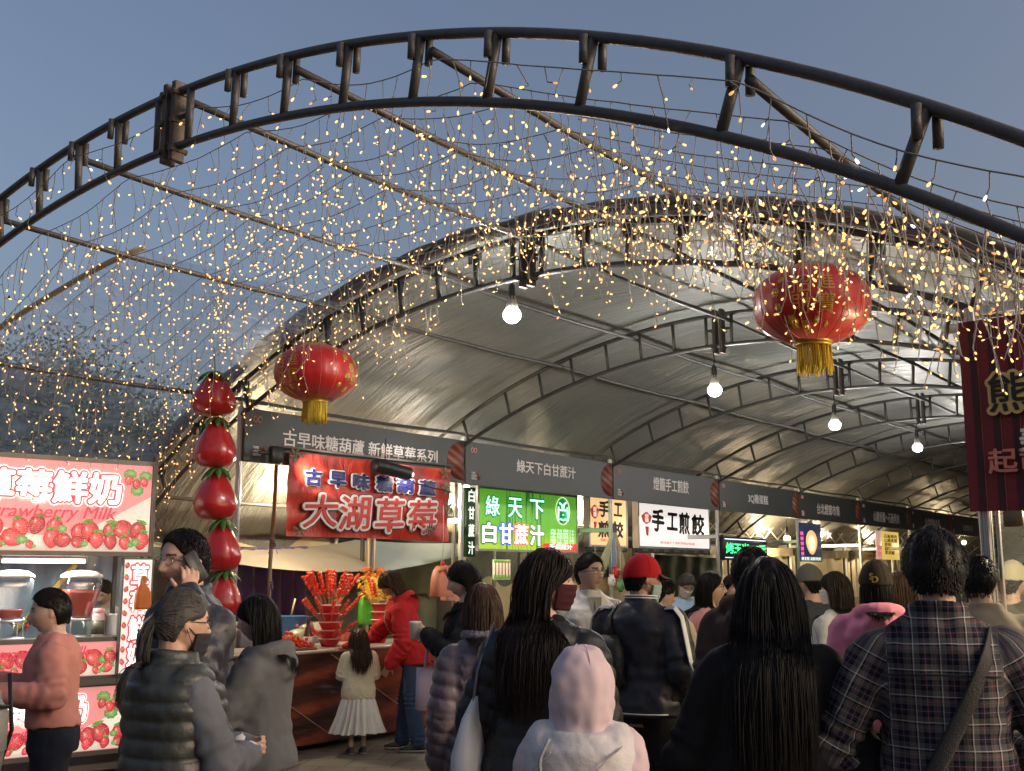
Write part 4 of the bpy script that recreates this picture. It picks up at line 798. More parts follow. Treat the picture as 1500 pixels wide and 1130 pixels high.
def giftbag(mb, h): mb.loft([(0, 0, 0, .36*h, .2*h), (0, 0, .02*h, .38*h, .21*h), (0, 0, .5*h, .36*h, .19*h), (0, 0, .72*h, .3*h, .16*h), (0, 0, .86*h, .2*h, .09*h)], 20, 5); [mb.tube([(sg*.3*h, -.1*h, .7*h), (sg*.12*h, -.2*h, .82*h), (0, -.18*h, .6*h)], [.06*h, .08*h, .05*h], 8) for sg in (-1, 1)]
ornament('salmon pink folded paper bag ornament hanging above the lavender tote woman', 'ornament', 'paper_bag_ornament', 648, 822, 874, -7.2, [('bag', pkp, giftbag), ('bow', M('bow red', (.6, .04, .05), .5), lambda mb, h: mb.ell((0, 0, .9*h), (.07*h, .06*h, .12*h), 10))], .55)
ornament('second salmon paper ornament just behind the first', 'ornament', 'paper_bag_ornament', 661, 835, 880, -7.5, [('bag', M('pale salmon paper', (.72, .34, .28), .5, var=.15), giftbag)], .6)
# cloth, tarps behind
def cloth(name, lab, cat, t_, x0, x1, y0t, y1t, y0b, y1b, m, fold=.04, fr=9, sag=0., rake=0.):
    f = fr_t(t_); A, B = f.loc(x0, y0t), f.loc(x1, y1t); D, E_ = f.loc(x0, y0b), f.loc(x1, y1b); f_ = fr
    def fn(u, v):
        xt, zt_ = A[0]+(B[0]-A[0])*u, A[1]+(B[1]-A[1])*u-sag*4*u*(1-u); xb, zb = D[0]+(E_[0]-D[0])*u, D[1]+(E_[1]-D[1])*u-sag*4*u*(1-u)*.8
        return (xb+(xt-xb)*v, rake*(v-.5)+fold*np.sin(u*f_*2*pi+1.5*np.sin(v*3))*(1-.5*v)+fold*.6*vnoise(np.stack([u*7, v*5, 0*u], -1), 1, 2), zb+(zt_-zb)*v)
    o = tag(put(name, MB().grid(fn, 90, 26), m), lab, cat); o.location = f.o; o.rotation_euler = (0, 0, TR); return o
tarp = M('grey tarp', (.27, .25, .22), .5, var=.25, vs=2, bump=.5, bs=6); tarpb = M('blue grey sagging tarp', (.26, .29, .31), .45, var=.2, vs=2, bump=.4, bs=6); beige = M('beige tarp', (.46, .38, .25), .5, var=.15, vs=2, bump=.7, bs=8, stretch=(1.5, 1, 1)); purp = M('purple cloth', (.075, .045, .15), .8, var=.25, bump=.2, bs=200, sheen=.3)
cloth('purple_curtain', 'deep purple cloth curtain behind the candied fruit stall', 'curtain', -9.4, 335, 452, 805, 800, 975, 965, purp, .035, 6)
cloth('grey_canopy', 'grey tarpaulin sagging behind the red strawberry banner, left of the pale timber post', 'tarpaulin', -9.15, 240, 545, 792, 790, 812, 835, tarp, .02, 3, .10, .5)
cloth('blue_grey_canopy', 'blue grey tarpaulin sagging behind the red strawberry banner, right of the timber post', 'tarpaulin', -9.15, 540, 690, 790, 795, 838, 805, tarpb, .02, 2, .02, .5)
cloth('khaki_backcloth', 'khaki printed back cloth behind the fruit skewers', 'curtain', -9.6, 448, 670, 820, 812, 975, 960, M('khaki cloth', (.20, .17, .11), .7, var=.3, vs=6, bump=.4, bs=9), .025, 5)
cloth('beige_sidewall', 'beige tarpaulin wall under the eave between the milk stall and the red banner', 'tarpaulin', -9.55, 215, 700, 690, 735, 802, 800, beige, .025, 4)
f = fr_t(-9.4); a, b = f.loc(225, 766), f.loc(352, 768); mb = MB(); mb.tube([(a[0], 0, a[1]), (b[0], 0, b[1])], .02, 8); o = on(tag(put('tent_rail', mb, M('pale rail', (.42, .46, .42), .5)), 'pale horizontal rail in front of the beige tarpaulin wall', 'rail'), f, 0, 0, 0)

# ------------------------------------------------------------------ sugar cane stall
def face_fr(x0, y0, x1, y1, t_): return pbox(fr_t(t_), x0, y0, x1, y1)
f = fr_t(-8.1); a = pbox(f, 701, 722, 844, 806); t = thing('lit_sign', 'green backlit sugar cane sign with glowing LED characters', 'sign', f.o, TR)
def green_mat():
    m = bpy.data.materials.new('lit green print'); m.use_nodes = True; t_ = m.node_tree; b = t_.nodes['Principled BSDF']; N = t_.nodes.new; L = t_.links.new
    tc = N('ShaderNodeTexCoord'); mp = N('ShaderNodeMapping'); mp.inputs['Scale'].default_value = (16, 1, .9); mp.inputs['Rotation'].default_value = (0, .06, 0); L(tc.outputs['Object'], mp.inputs[0])
    nz = N('ShaderNodeTexNoise'); nz.inputs['Scale'].default_value = 1.1; nz.inputs['Detail'].default_value = 4; L(mp.outputs[0], nz.inputs[0])
    sp = N('ShaderNodeSeparateXYZ'); L(tc.outputs['Object'], sp.inputs[0])
    mr = N('ShaderNodeMapRange'); mr.inputs[1].default_value = a[1]; mr.inputs[2].default_value = a[3]; L(sp.outputs[2], mr.inputs[0])
    r1 = N('ShaderNodeValToRGB'); e = r1.color_ramp.elements; e[0].color = (.50, .72, .06, 1); e[1].color = (.10, .34, .03, 1); k = e.new(.35); k.color = (.17, .50, .05, 1); L(mr.outputs[0], r1.inputs[0])
    mask = N('ShaderNodeMapRange'); mask.inputs[1].default_value = .53; mask.inputs[2].default_value = .60; L(nz.outputs[0], mask.inputs[0])
    cx = N('ShaderNodeMapRange'); cx.inputs[1].default_value = a[0]+.35; cx.inputs[2].default_value = a[0]+.6; L(sp.outputs[0], cx.inputs[0]); c2 = N('ShaderNodeMapRange'); c2.inputs[1].default_value = a[2]-.85; c2.inputs[2].default_value = a[2]-.6; c2.inputs[3].default_value = 1; c2.inputs[4].default_value = 0; L(sp.outputs[0], c2.inputs[0])
    m1 = N('ShaderNodeMath'); m1.operation = 'MULTIPLY'; L(cx.outputs[0], m1.inputs[0]); L(c2.outputs[0], m1.inputs[1]); m2 = N('ShaderNodeMath'); m2.operation = 'MULTIPLY'; L(m1.outputs[0], m2.inputs[0]); L(mask.outputs[0], m2.inputs[1])
    mx = N('ShaderNodeMix'); mx.data_type = 'RGBA'; mx.inputs[7].default_value = (.02, .10, .025, 1); L(m2.outputs[0], mx.inputs[0]); L(r1.outputs[0], mx.inputs[6]); L(mx.outputs[2], b.inputs[0]); L(mx.outputs[2], b.inputs['Emission Color']); b.inputs['Emission Strength'].default_value = .46; return m
mb = MB(); mb.bbox(((a[0]+a[2])/2, .05, (a[1]+a[3])/2), (a[2]-a[0], .1, a[3]-a[1]), .004); put('panel', mb, green_mat(), t); mb = MB(); frame_rect(mb, a[0], a[1], a[2], a[3], .05, .12, .025); sharp(put('frame', mb, alu, t))
ledg = glow('green LED', (.38, 1, .62), 1.7); dkg = glow('lit dark green print', (.005, .16, .06), .6)
for ch, x in zip('綠天下', (721, 754, 786)):
    bx = pbox(f, x-10, 727+(x-721)*.09, x+10, 756+(x-721)*.07); text('letter_back', ch, bx, -.001, dkg, t, .075, .003, ref=0.); text('led_letter', ch, bx, -.006, ledg, t, -.0, .004, ref=0.)
for ch, x, c1, c2 in zip('白甘蔗汁', (716, 741, 763, 786), ((.05, .12, .06), (.04, .08, .75), (.75, .10, .08), (.10, .22, .08)), ((1, 1, 1), (.85, .9, 1), (1, .85, .8), (1, .92, .85))):
    bx = pbox(f, x-9.5, 766+(x-716)*.06, x+9.5, 795+(x-716)*.05); text('letter_back', ch, bx, -.001, glow('lit print '+ch, c1, .7), t, .10, .003, ref=0.); text('led_letter', ch, bx, -.006, glow('LED '+ch, c2, 1.6), t, .012, .004, ref=0.)
c = pbox(f, 814, 729, 834, 769); mb = MB(); an = np.linspace(0, 2*pi, 40); mb.tube(np.stack([(c[0]+c[2])/2+(c[2]-c[0])/2*np.cos(an), 0*an-.004, (c[1]+c[3])/2+(c[3]-c[1])/2*np.sin(an)], 1), .006, 5); put('ring_print', mb, glow('pale ring', (.75, .8, .5), .6), t)
mb = MB(); mb.poly([((c[0]+c[2])/2+.13*cos(q), (c[1]+c[3])/2+.16*sin(q)) for q in np.linspace(0, 2*pi, 20)[:-1]], -.003, -.0008); put('emblem_back', mb, dkg, t, False)
cx, cz = (c[0]+c[2])/2, (c[1]+c[3])/2-.02; mb = MB()
for L_ in ([(-.1, .07), (-.11, -.1), (-.05, -.085), (0, -.1), (.05, -.085), (.11, -.1), (.1, .07)], [(-.07, .03), (.07, .03)], [(0, .03), (-.03, .1), (-.08, .12)], [(0, .03), (.03, .11), (.07, .13)], [(0, -.03), (.004, -.03)]): mb.tube([(cx+x, -.008, cz+z) for x, z in L_], .010, 6)
put('led_emblem', mb, ledg, t)
b = pbox(f, 806, 776, 842, 799); text('menu_lettering', '白甘蔗汁\n檸檬蔗汁\n金桔蔗汁\n薑汁甘蔗\n老薑蔗汁'.replace('\n', '\n'), b, -.001, glow('lit pale menu print', (.75, .9, .78), .6), t, .0, .002, sp=1.1)
q0 = pbox(f, 790, 803, 843, 812); mb = MB(); mb.poly([(q0[0], a[1]+.004), (a[2]-.004, a[1]+.004), (a[2]-.004, a[1]+.10), (q0[0]+.1, a[1]+.09)], -.003, -.0008); put('red_strip', mb, glow('lit red print', (.70, .05, .03), .7), t, False); text('strip_lettering', '天然蔗汁', (a[2]-.62, a[1]+.02, a[2]-.1, a[1]+.085), -.005, whitel, t, .02, .002)
f2 = fr_t(-7.9); a = pbox(f2, 684, 714, 697, 816); t = thing('upright_sign', 'narrow upright dark green sign with white characters left of the green lit sign', 'sign', f2.o, TR)
mb = MB(); mb.bbox(((a[0]+a[2])/2, .03, (a[1]+a[3])/2), (a[2]-a[0], .05, a[3]-a[1]), .003); put('panel', mb, M('dark green panel', (.012, .07, .02), .45), t); hh = (a[3]-a[1])/4
for k, ch in enumerate('白甘蔗汁'): text('letter', ch, (a[0]+.03, a[3]-(k+.86)*hh, a[2]-.02, a[3]-(k+.12)*hh), .004, glow('upright white lettering', (.9, .95, .85), .55), t, .02, .003)
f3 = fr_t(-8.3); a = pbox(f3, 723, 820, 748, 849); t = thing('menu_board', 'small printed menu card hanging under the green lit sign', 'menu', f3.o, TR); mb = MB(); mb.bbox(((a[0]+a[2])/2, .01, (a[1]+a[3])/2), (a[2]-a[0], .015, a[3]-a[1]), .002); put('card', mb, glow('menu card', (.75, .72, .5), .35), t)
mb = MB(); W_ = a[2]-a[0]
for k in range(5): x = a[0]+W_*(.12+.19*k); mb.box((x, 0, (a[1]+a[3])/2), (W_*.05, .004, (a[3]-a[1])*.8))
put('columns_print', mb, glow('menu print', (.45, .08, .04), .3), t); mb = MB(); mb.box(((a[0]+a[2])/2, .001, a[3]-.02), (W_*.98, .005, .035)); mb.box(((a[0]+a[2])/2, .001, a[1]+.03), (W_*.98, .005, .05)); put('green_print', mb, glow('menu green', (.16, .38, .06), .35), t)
cloth('stall_backcloth', 'pale beige cloth at the back of the sugar cane stall', 'curtain', -9.7, 690, 905, 715, 735, 960, 950, beige, .03, 5)
t = thing('cane_counter', 'steel counter of the sugar cane stall behind the crowd', 'counter', ST(S0+4.5, -8.2), TR); mb = MB(); mb.bbox((0, 0, .45), (2.5, .7, .88), .01); put('cabinet', mb, M('cabinet steel', (.35, .36, .36), .4, metal=.6, var=.2), t); mb = MB(); mb.bbox((0, 0, .905), (2.6, .8, .03), .006); put('worktop', mb, alu, t); mb = MB(); mb.bbox((-.6, .1, 1.2), (.5, .45, .56), .02); put('press', mb, M('press steel', (.12, .12, .12), .35, metal=.6, var=.3), t)

# ------------------------------------------------------------------ dumpling stall
ink = M('ink black', (.012, .012, .012), .5)
def dump_sign(lab, px, t_, cols, lay, col, e, stampx, stampw):
    f = fr_t(t_); a = pbox(f, *px); t = thing('lit_sign', lab, 'sign', f.o, TR); mb = MB(); mb.bbox(((a[0]+a[2])/2, .04, (a[1]+a[3])/2), (a[2]-a[0], .08, a[3]-a[1]), .003); put('panel', mb, glow(lab[:18]+' panel', col, e), t)
    mb = MB(); frame_rect(mb, a[0], a[1], a[2], a[3], .04, .1, .03); sharp(put('frame', mb, alu, t))
    H_ = a[3]-a[1]; W_ = a[2]-a[0]
    for ch, (u0, v0, u1, v1) in lay:
        bx = (a[0]+W_*u0, a[1]+H_*v0, a[0]+W_*u1, a[1]+H_*v1); text('letter_outline', ch, bx, -.0015, glow('lit pale outline', (.95, .92, .88), e), t, .07, .002, ref=0., shear=.05) if e > .6 else None; text('letter', ch, bx, -.005, ink, t, .035, .003, ref=0., shear=.05, wob=.006)
    rs = glow('lit stamp red', (.50, .06, .04), e*.55); mb = MB(); sx, sz = a[0]+W_*stampx, a[1]+H_*.66; mb.poly([(sx+stampw*W_*(1+.12*sin(5*q))*cos(q), sz+H_*.13*(1+.1*cos(4*q))*sin(q)) for q in np.linspace(0, 2*pi, 22)[:-1]], -.003, -.0008); mb.poly([(sx-.3*stampw*W_, sz-H_*.2), (sx+.45*stampw*W_, sz-H_*.2), (sx+.3*stampw*W_, sz-H_*.42), (sx-.1*stampw*W_, sz-H_*.40)], -.003, -.0008); put('stamp_print', mb, rs, t, False)
    text('stamp_lettering', '燈\n籠', (sx-stampw*W_*.4, sz-H_*.1, sx+stampw*W_*.4, sz+H_*.1), -.006, glow('stamp pale', (.9, .75, .65), e), t, 0, .002)
    text('small_lettering', '堅持純手工現包現煎好味道!', (a[0]+W_*.28, a[1]+H_*.07, a[0]+W_*.78, a[1]+H_*.135), -.002, rs, t, .0, .002)
    mb = MB()
    for k in range(7):
        for r in (.02, .035, .05): an = np.linspace(0, pi, 10); mb.tube(np.stack([a[0]+W_*(k+.5)/7+r*1.5*np.cos(an), 0*an-.012, a[1]-.075+r*np.sin(an)], 1), .004, 4)
    put('wave_print', mb, M('wave print', (.30, .30, .24), .5), t); mb = MB(); mb.bbox(((a[0]+a[2])/2, .03, a[1]-.05), (W_+.05, .06, .09), .003); put('lower_strip', mb, M('strip grey', (.06, .065, .06), .5), t); return t
dump_sign('white backlit dumpling sign with four black brush characters in one row', (936, 742, 1038, 802), -8.1, 4, [('手', (.17, .38, .33, .88)), ('工', (.38, .42, .52, .82)), ('煎', (.55, .34, .70, .86)), ('餃', (.74, .34, .92, .84))], (.80, .74, .70), .6, .10, .065)
dump_sign('amber backlit dumpling sign with black brush characters in two rows', (864, 727, 917, 799), -8.5, 2, [('手', (.24, .58, .52, .88)), ('工', (.66, .60, .88, .86)), ('煎', (.22, .16, .52, .48)), ('餃', (.60, .16, .90, .48))], (.90, .58, .27), .55, .13, .11)
cloth('dark_green_curtain', 'dark green cloth behind the masked vendor of the dumpling stall', 'curtain', -9.3, 945, 1052, 812, 818, 960, 950, M('dark green cloth', (.012, .030, .018), .8, var=.3), .03, 5)
cloth('stall_backcloth', 'grey beige cloth high at the back of the dumpling stall', 'curtain', -9.8, 840, 1060, 735, 745, 830, 830, beige, .02, 5)
def warmstuff(lab, px, py, t_): 
    f = fr_t(t_); a = f.loc(px, py); t = thing('dumpling_tray', lab, 'tray', f.world(a[0], 0, a[1]), TR); mb = MB(); mb.bbox((0, 0, 0), (.7, .4, .05), .01); put('tray', mb, alu, t); mb = MB()
    for k in range(40): mb.ell((rng.uniform(-.3, .3), rng.uniform(-.16, .16), .05+rng.uniform(0, .05)), (.05, .03, .025), 8)
    o = put('dumplings', mb, M('fried dumpling', (.62, .38, .14), .4, var=.4, vs=18), t); o['kind'] = 'stuff'
warmstuff('steel tray of golden dumplings in front of the masked vendor', 1010, 893, -8.2)
t = thing('dumpling_counter', 'red fronted counter of the dumpling stall behind the crowd', 'counter', ST(S0+8.3, -8.2), TR); mb = MB(); mb.bbox((0, 0, .45), (3.2, .7, .9), .01); put('cabinet', mb, M('counter red', (.36, .05, .025), .5, var=.2), t); mb = MB(); mb.bbox((0, 0, .92), (3.3, .8, .03), .006); put('worktop', mb, alu, t)
# hanging folk ornaments in front of the dumpling stall
fq2 = [('yellow', (.62, .52, .05), 872, 836, 852), ('white', (.78, .74, .70), 896, 843, 861), ('red', (.60, .03, .03), 903, 830, 848), ('green and white', (.12, .32, .10), 909, 850, 868)]
for k, (nm, col, px, y0, y1) in enumerate(fq2):
    mm = M('ornament '+nm, col, .35, var=.3, vs=20, coat=.3)
    def body(mb, h): mb.ell((0, 0, .5*h), (.42*h, .3*h, .5*h), 16); mb.ell((-.25*h, 0, .95*h), (.1*h, .08*h, .14*h), 8); mb.ell((.25*h, 0, .95*h), (.1*h, .08*h, .14*h), 8)
    def spots(mb, h):
        for sg in (-1, 1): mb.ell((sg*.15*h, -.26*h, .58*h), (.07*h, .05*h, .09*h), 8)
        mb.ell((0, -.3*h, .4*h), (.1*h, .04*h, .05*h), 8)
    ornament(f'small rounded {nm} hanging charm in the bunch above the red cap man', 'charm', 'hanging_charm', px, y0, y1, -6.4, [('body', mm, body), ('spots', ink if nm != 'white' else M('charm pink', (.7, .25, .25), .5), spots)], .3, 'hanging charms in a bunch')
for k, (px, col, lab) in enumerate([(880, (.42, .40, .22), 'olive cloth streamer'), (898, (.22, .26, .36), 'grey blue cloth streamer'), (912, (.38, .30, .14), 'tan cloth streamer')]):
    f = fr_t(-6.45-.05*k); a, b = f.loc(898+k*2, 780), f.loc(px, 842); mb = MB(); d = np.array([b[0]-a[0], 0, b[1]-a[1]]); mb.tubes(np.array([[d*0, d*.35, d*.7, d]]), [.012, .05, .085, .06], 8, flat=.3, up=(0, 1, 0)); on(tag(put('cloth_streamer', mb, M('streamer %d' % k, col, .7, var=.3, bump=.4, bs=20)), lab+' fanning down from the booth post above the hanging charms', 'streamer'), f, a[0], 0, a[1])

# ------------------------------------------------------------------ farther stalls
f = fr_t(-8.0); a = pbox(f, 1059, 788, 1124, 821); t = thing('led_display', 'black LED display with green glowing characters under the fourth signboard', 'LED sign', f.o, TR); mb = MB(); mb.bbox(((a[0]+a[2])/2, .06, (a[1]+a[3])/2), (a[2]-a[0], .12, a[3]-a[1]), .006); put('case', mb, black, t)
lg = glow('LED green', (.05, 1, .25), 1.3); W_, H_ = a[2]-a[0], a[3]-a[1]; text('led_lettering', '烤玉米 80元', (a[0]+W_*.06, a[1]+H_*.28, a[0]+W_*.96, a[1]+H_*.74), -.003, lg, t, .02, .003)
mb = MB(); mb.tube([(a[0]+W_*.04, -.004, a[3]-H_*.10), (a[2]-W_*.04, -.004, a[3]-H_*.10)], .008, 5); mb.tube([(a[0]+W_*.04, -.004, a[1]+H_*.10), (a[2]-W_*.04, -.004, a[1]+H_*.10)], .006, 5); put('lit_edge', mb, glow('pale LED', (.7, .8, 1), .9), t)
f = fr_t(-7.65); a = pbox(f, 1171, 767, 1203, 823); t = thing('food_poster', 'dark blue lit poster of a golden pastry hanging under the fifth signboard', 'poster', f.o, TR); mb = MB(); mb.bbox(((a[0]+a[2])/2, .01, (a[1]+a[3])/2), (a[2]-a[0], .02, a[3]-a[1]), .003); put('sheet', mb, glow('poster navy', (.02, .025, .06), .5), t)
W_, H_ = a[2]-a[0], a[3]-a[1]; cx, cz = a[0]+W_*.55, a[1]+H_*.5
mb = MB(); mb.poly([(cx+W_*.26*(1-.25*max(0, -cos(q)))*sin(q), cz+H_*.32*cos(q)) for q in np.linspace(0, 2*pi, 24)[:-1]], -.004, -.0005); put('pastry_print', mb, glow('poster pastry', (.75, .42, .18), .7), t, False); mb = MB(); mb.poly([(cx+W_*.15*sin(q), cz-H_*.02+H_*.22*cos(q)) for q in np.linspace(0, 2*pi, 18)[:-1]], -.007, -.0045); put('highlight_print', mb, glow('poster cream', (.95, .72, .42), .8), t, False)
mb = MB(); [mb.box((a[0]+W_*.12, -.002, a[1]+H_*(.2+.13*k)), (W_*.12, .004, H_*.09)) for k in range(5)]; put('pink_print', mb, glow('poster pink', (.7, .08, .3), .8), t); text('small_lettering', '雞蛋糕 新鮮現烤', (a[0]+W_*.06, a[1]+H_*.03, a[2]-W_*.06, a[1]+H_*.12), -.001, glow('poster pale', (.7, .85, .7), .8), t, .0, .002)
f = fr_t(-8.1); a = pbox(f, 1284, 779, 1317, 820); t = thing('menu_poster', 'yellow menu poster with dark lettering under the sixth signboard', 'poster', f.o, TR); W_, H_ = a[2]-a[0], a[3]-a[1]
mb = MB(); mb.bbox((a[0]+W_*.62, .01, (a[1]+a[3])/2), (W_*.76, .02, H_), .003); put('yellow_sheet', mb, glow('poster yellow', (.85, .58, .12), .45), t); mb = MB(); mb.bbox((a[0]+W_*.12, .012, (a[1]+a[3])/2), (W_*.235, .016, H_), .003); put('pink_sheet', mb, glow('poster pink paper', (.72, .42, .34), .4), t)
text('lettering', '石板烤肉\n山豬香腸\n原味\n蒜味\n黑胡椒', (a[0]+W_*.34, a[1]+H_*.18, a[0]+W_*.92, a[1]+H_*.9), -.001, ink, t, .015, .002); text('pink_lettering', '現烤\n好吃', (a[0]+W_*.03, a[1]+H_*.1, a[0]+W_*.22, a[1]+H_*.5), -.001, glow('poster red', (.55, .1, .1), .4), t, .01, .002)
wb_ = M('warm beige canvas', (.50, .43, .28), .5, var=.15, vs=1.5, bump=.5, bs=4)
for k, s in enumerate([S0+10.5, S0+13.5, S0+16.5, S0+19.5, S0+22.5]):
    f = Fr(ST(s, -9.5), TR); u_ = ['fourth', 'fifth', 'sixth', 'seventh', 'eighth'][k]
    def bk(u, v, k=k): return (-1.48+2.96*u, .04*np.sin(u*22+k)+.03*vnoise(np.stack([u*6, v*4, 0*u+k], -1)), .02+2.3*v)
    o = tag(put('stall_backcloth', MB().grid(bk, 40, 14), wb_), f'warm lit beige canvas at the back of the {u_} stall of the row', 'curtain', 'beige back canvases of the far stalls'); o.location = f.o; o.rotation_euler = (0, 0, TR)
    t = thing('stall_counter', f'plain counter with goods boxes in the {u_} stall of the row', 'counter', ST(s, -8.1), TR, 'counters of the far stalls'); mb = MB(); mb.bbox((0, 0, .45), (2.6, .6, .9), .01); put('cabinet', mb, M('far cabinet', (.36, .30, .22), .5, var=.2), t); mb = MB(); mb.bbox((0, 0, .915), (2.7, .7, .03), .006); put('worktop', mb, alu, t)
    for j in range(4): mb = MB(); h = .15+.22*rng.random(); mb.bbox((-1+.62*j+.1*rng.normal(), .1, .93+h/2), (.3+.1*rng.random(), .3, h), .008); put('goods_box', mb, M('goods box %d' % (j % 3), [(.5, .46, .38), (.42, .2, .08), (.2, .25, .22)][j % 3], .5, var=.3, vs=12), t)
    # folding canopy frame inside the stall
    t = thing('canopy_frame', f'folding canopy frame with slanting struts and a pale valance inside the {u_} stall', 'canopy frame', ST(s, -8.9), TR, 'folding canopy frames in the far stalls'); 
    for x in (-1.2, 1.2): mb = MB(); mb.bbox((x, 0, 1.15), (.04, .04, 2.3), .004); put('leg', mb, white, t)
    mb = MB()
    for x in (-1.2, 0): mb.tube([(x, 0, 2.3), (x+.6, 0, 2.62), (x+1.2, 0, 2.3)], .012, 6); mb.tube([(x, 0, 2.62), (x+.6, 0, 2.3), (x+1.2, 0, 2.62)], .012, 6)
    put('strut', mb, white, t); mb = MB(); mb.grid(lambda u, v: (-1.25+2.5*u, .02*np.sin(u*25)*(1-v)-.03, 2.0+.16*v-.03*np.sin(u*pi)), 40, 4); put('valance', mb, M('valance', (.55, .48, .34), .5, bump=.2), t)

# ------------------------------------------------------------------ right hand stall with the tall red banner
RF = Fr(on_s(1421, 750, 5.92)*np.array([1, 1, 0]), -AL); a = pbox(RF, 1419, 484, 1428, 750); W_ = 1.25
t = thing('tall_red_banner', 'tall dark red striped banner with black and cream characters at the right edge', 'banner', RF.o, RF.rz)
mb = MB(); mb.grid(lambda u, v: (W_*u, .012*np.sin(u*6+v*2), a[1]+(a[3]+.05-a[1])*v), 40, 30); bd = mb; o = put('cloth', mb, M('banner maroon', (.19, .014, .02), .55, var=.15, bump=.15, bs=60), t)
mb = MB(); mb2 = MB()
for k in range(14):
    x = .05+.092*k; mb.grid(lambda u, v: (x+.03*u, .012*np.sin((x+.03*u)/W_*6+v*2)-.004, a[1]+(a[3]+.05-a[1])*v), 3, 30); mb2.grid(lambda u, v: (x+.034+.004*u, .012*np.sin((x+.036)/W_*6+v*2)-.004, a[1]+(a[3]+.05-a[1])*v), 2, 30)
put('dark_stripe', mb, M('banner dark stripe', (.045, .008, .012), .55), t); put('thin_stripe', mb2, M('banner thin stripe', (.30, .09, .09), .55), t)
crl = M('banner cream', (.80, .62, .22), .5); sal = M('banner salmon', (.68, .25, .17), .5)
c = pbox(RF, 1448, 546, 1500, 602, -.03); bx = (c[0], c[1], c[0]+(c[3]-c[1])*1.02, c[3]); text('letter_outline', '熊', bx, -.018, crl, t, .095, .004, ref=0.); text('letter', '熊', bx, -.026, ink, t, .012, .004, ref=0.)
c = pbox(RF, 1492, 622, 1500, 662, -.03); s_ = c[3]-c[1]; text('letter', '美味', (c[0], c[1], c[0]+s_*2.1, c[3]), -.02, wl, t, .03, .004)
c = pbox(RF, 1446, 656, 1500, 693, -.03); s_ = c[3]-c[1]; text('letter', '起司', (c[0], c[1], c[0]+s_*2.15, c[3]), -.02, sal, t, .02, .004)
mb = MB(); mb.bbox((W_/2, .05, a[3]+.03), (W_+.1, .03, .05), .004); put('top_bar', mb, alu, t)
mb = MB(); mb.bbox((.2, .02, a[1]-.04), (.09, .04, .08), .005); put('clamp', mb, M('clamp brass', (.16, .11, .05), .5), t)
RP = Fr(on_s(1446, 800, 6.0)*np.array([1, 1, 0]), -AL); t = thing('booth_frame', 'aluminium booth frame on the right, its front post under the red banner', 'booth frame', RP.o, RP.rz)
for x, y in ((0, 0), (2.6, 0), (.02, 1.9)):
    mb = MB(); post(mb, x, y, 0, 3.0, .055)
    for q in (-.012, .012): mb.box((x+q, y-.03, 1.5), (.006, .012, 2.98))
    sharp(put('post', mb, alu, t))
for z in (2.98, .9): mb = MB(); mb.bbox((1.3, .0, z), (2.55, .04, .05), .004); sharp(put('rail', mb, alu, t))
mb = MB(); mb.bbox((.06, .004, 1.45), (.018, .03, 1.1), .003); sharp(put('window_bar', mb, alu, t))
gl = film('window plastic', .80, rough=.04, bump=.12, bs=3)
mb = MB(); mb.grid(lambda u, v: (.03+2.5*u, -.012+.006*np.sin(u*9+v*3), .93+2.0*v), 30, 20); o = tag(put('plastic_window', mb, gl), 'clear plastic window of the right stall with reflections of warm light', 'window'); o.location = RP.o; o.rotation_euler = (0, 0, RP.rz)
t = thing('stall_counter', 'right stall counter with glass case of fried snacks behind the plastic window', 'counter', RP.world(1.3, .45, 0), RP.rz); mb = MB(); mb.bbox((0, 0, .45), (2.3, .6, .88), .01); put('cabinet', mb, M('right cabinet', (.22, .05, .04), .5, var=.2), t); mb = MB(); mb.bbox((0, 0, 1.13), (2.2, .5, .02), .004); mb.bbox((0, 0, .91), (2.4, .66, .03), .005); put('shelf', mb, alu, t); mb = MB()
for k in range(130): mb.ell((rng.uniform(-1.05, 1.05), rng.uniform(-.2, .2), 1.16+rng.uniform(0, .07)), (.045, .035, .03), 8)
o = put('fried_snack', mb, M('fried snack', (.60, .34, .10), .4, var=.45, vs=14), t); o['kind'] = 'stuff'
mb = MB(); mb.grid(lambda u, v: (-.1+3.0*u, 2.2+.03*np.sin(u*20), .02+2.9*v), 50, 10); o = tag(put('stall_backcloth', mb, M('cream backcloth', (.52, .45, .30), .5, var=.12, bump=.3, bs=5)), 'cream canvas at the back of the right stall', 'curtain'); o.location = RP.o; o.rotation_euler = (0, 0, RP.rz)
bulb('warm bulb high in the right stall, behind the tall red banner', RP.world(.45, .8, 2.2), .5, 260, (1, .82, .5), .06, wb, 'warm bulbs inside the stalls')

# ------------------------------------------------------------------ people: tools
def remesh(mb, vox, it=2, name='body'):
    me = mb.mesh(name); o = bpy.data.objects.new(name, me); C.objects.link(o); md = o.modifiers.new('r', 'REMESH'); md.mode = 'VOXEL'; md.voxel_size = vox
    dg = bpy.context.evaluated_depsgraph_get(); dg.update(); r = bpy.data.meshes.new_from_object(o.evaluated_get(dg)); bpy.data.objects.remove(o); bpy.data.meshes.remove(me); r.name = name
    co = getco(r); e = np.empty(len(r.edges)*2, np.int32); r.edges.foreach_get('vertices', e); e = e.reshape(-1, 2); n = len(co)
    deg = np.bincount(e.ravel(), minlength=n)[:, None]+1e-9
    for k in range(it):
        s = np.stack([np.bincount(e[:, 0], co[e[:, 1], j], n)+np.bincount(e[:, 1], co[e[:, 0], j], n) for j in range(3)], 1); co = co+(.6)*(s/deg-co)
    setco(r, co); return r
def getco(me): c = np.empty(len(me.vertices)*3); me.vertices.foreach_get('co', c); return c.reshape(-1, 3)
def setco(me, c): me.vertices.foreach_set('co', np.ascontiguousarray(c).ravel()); me.update()
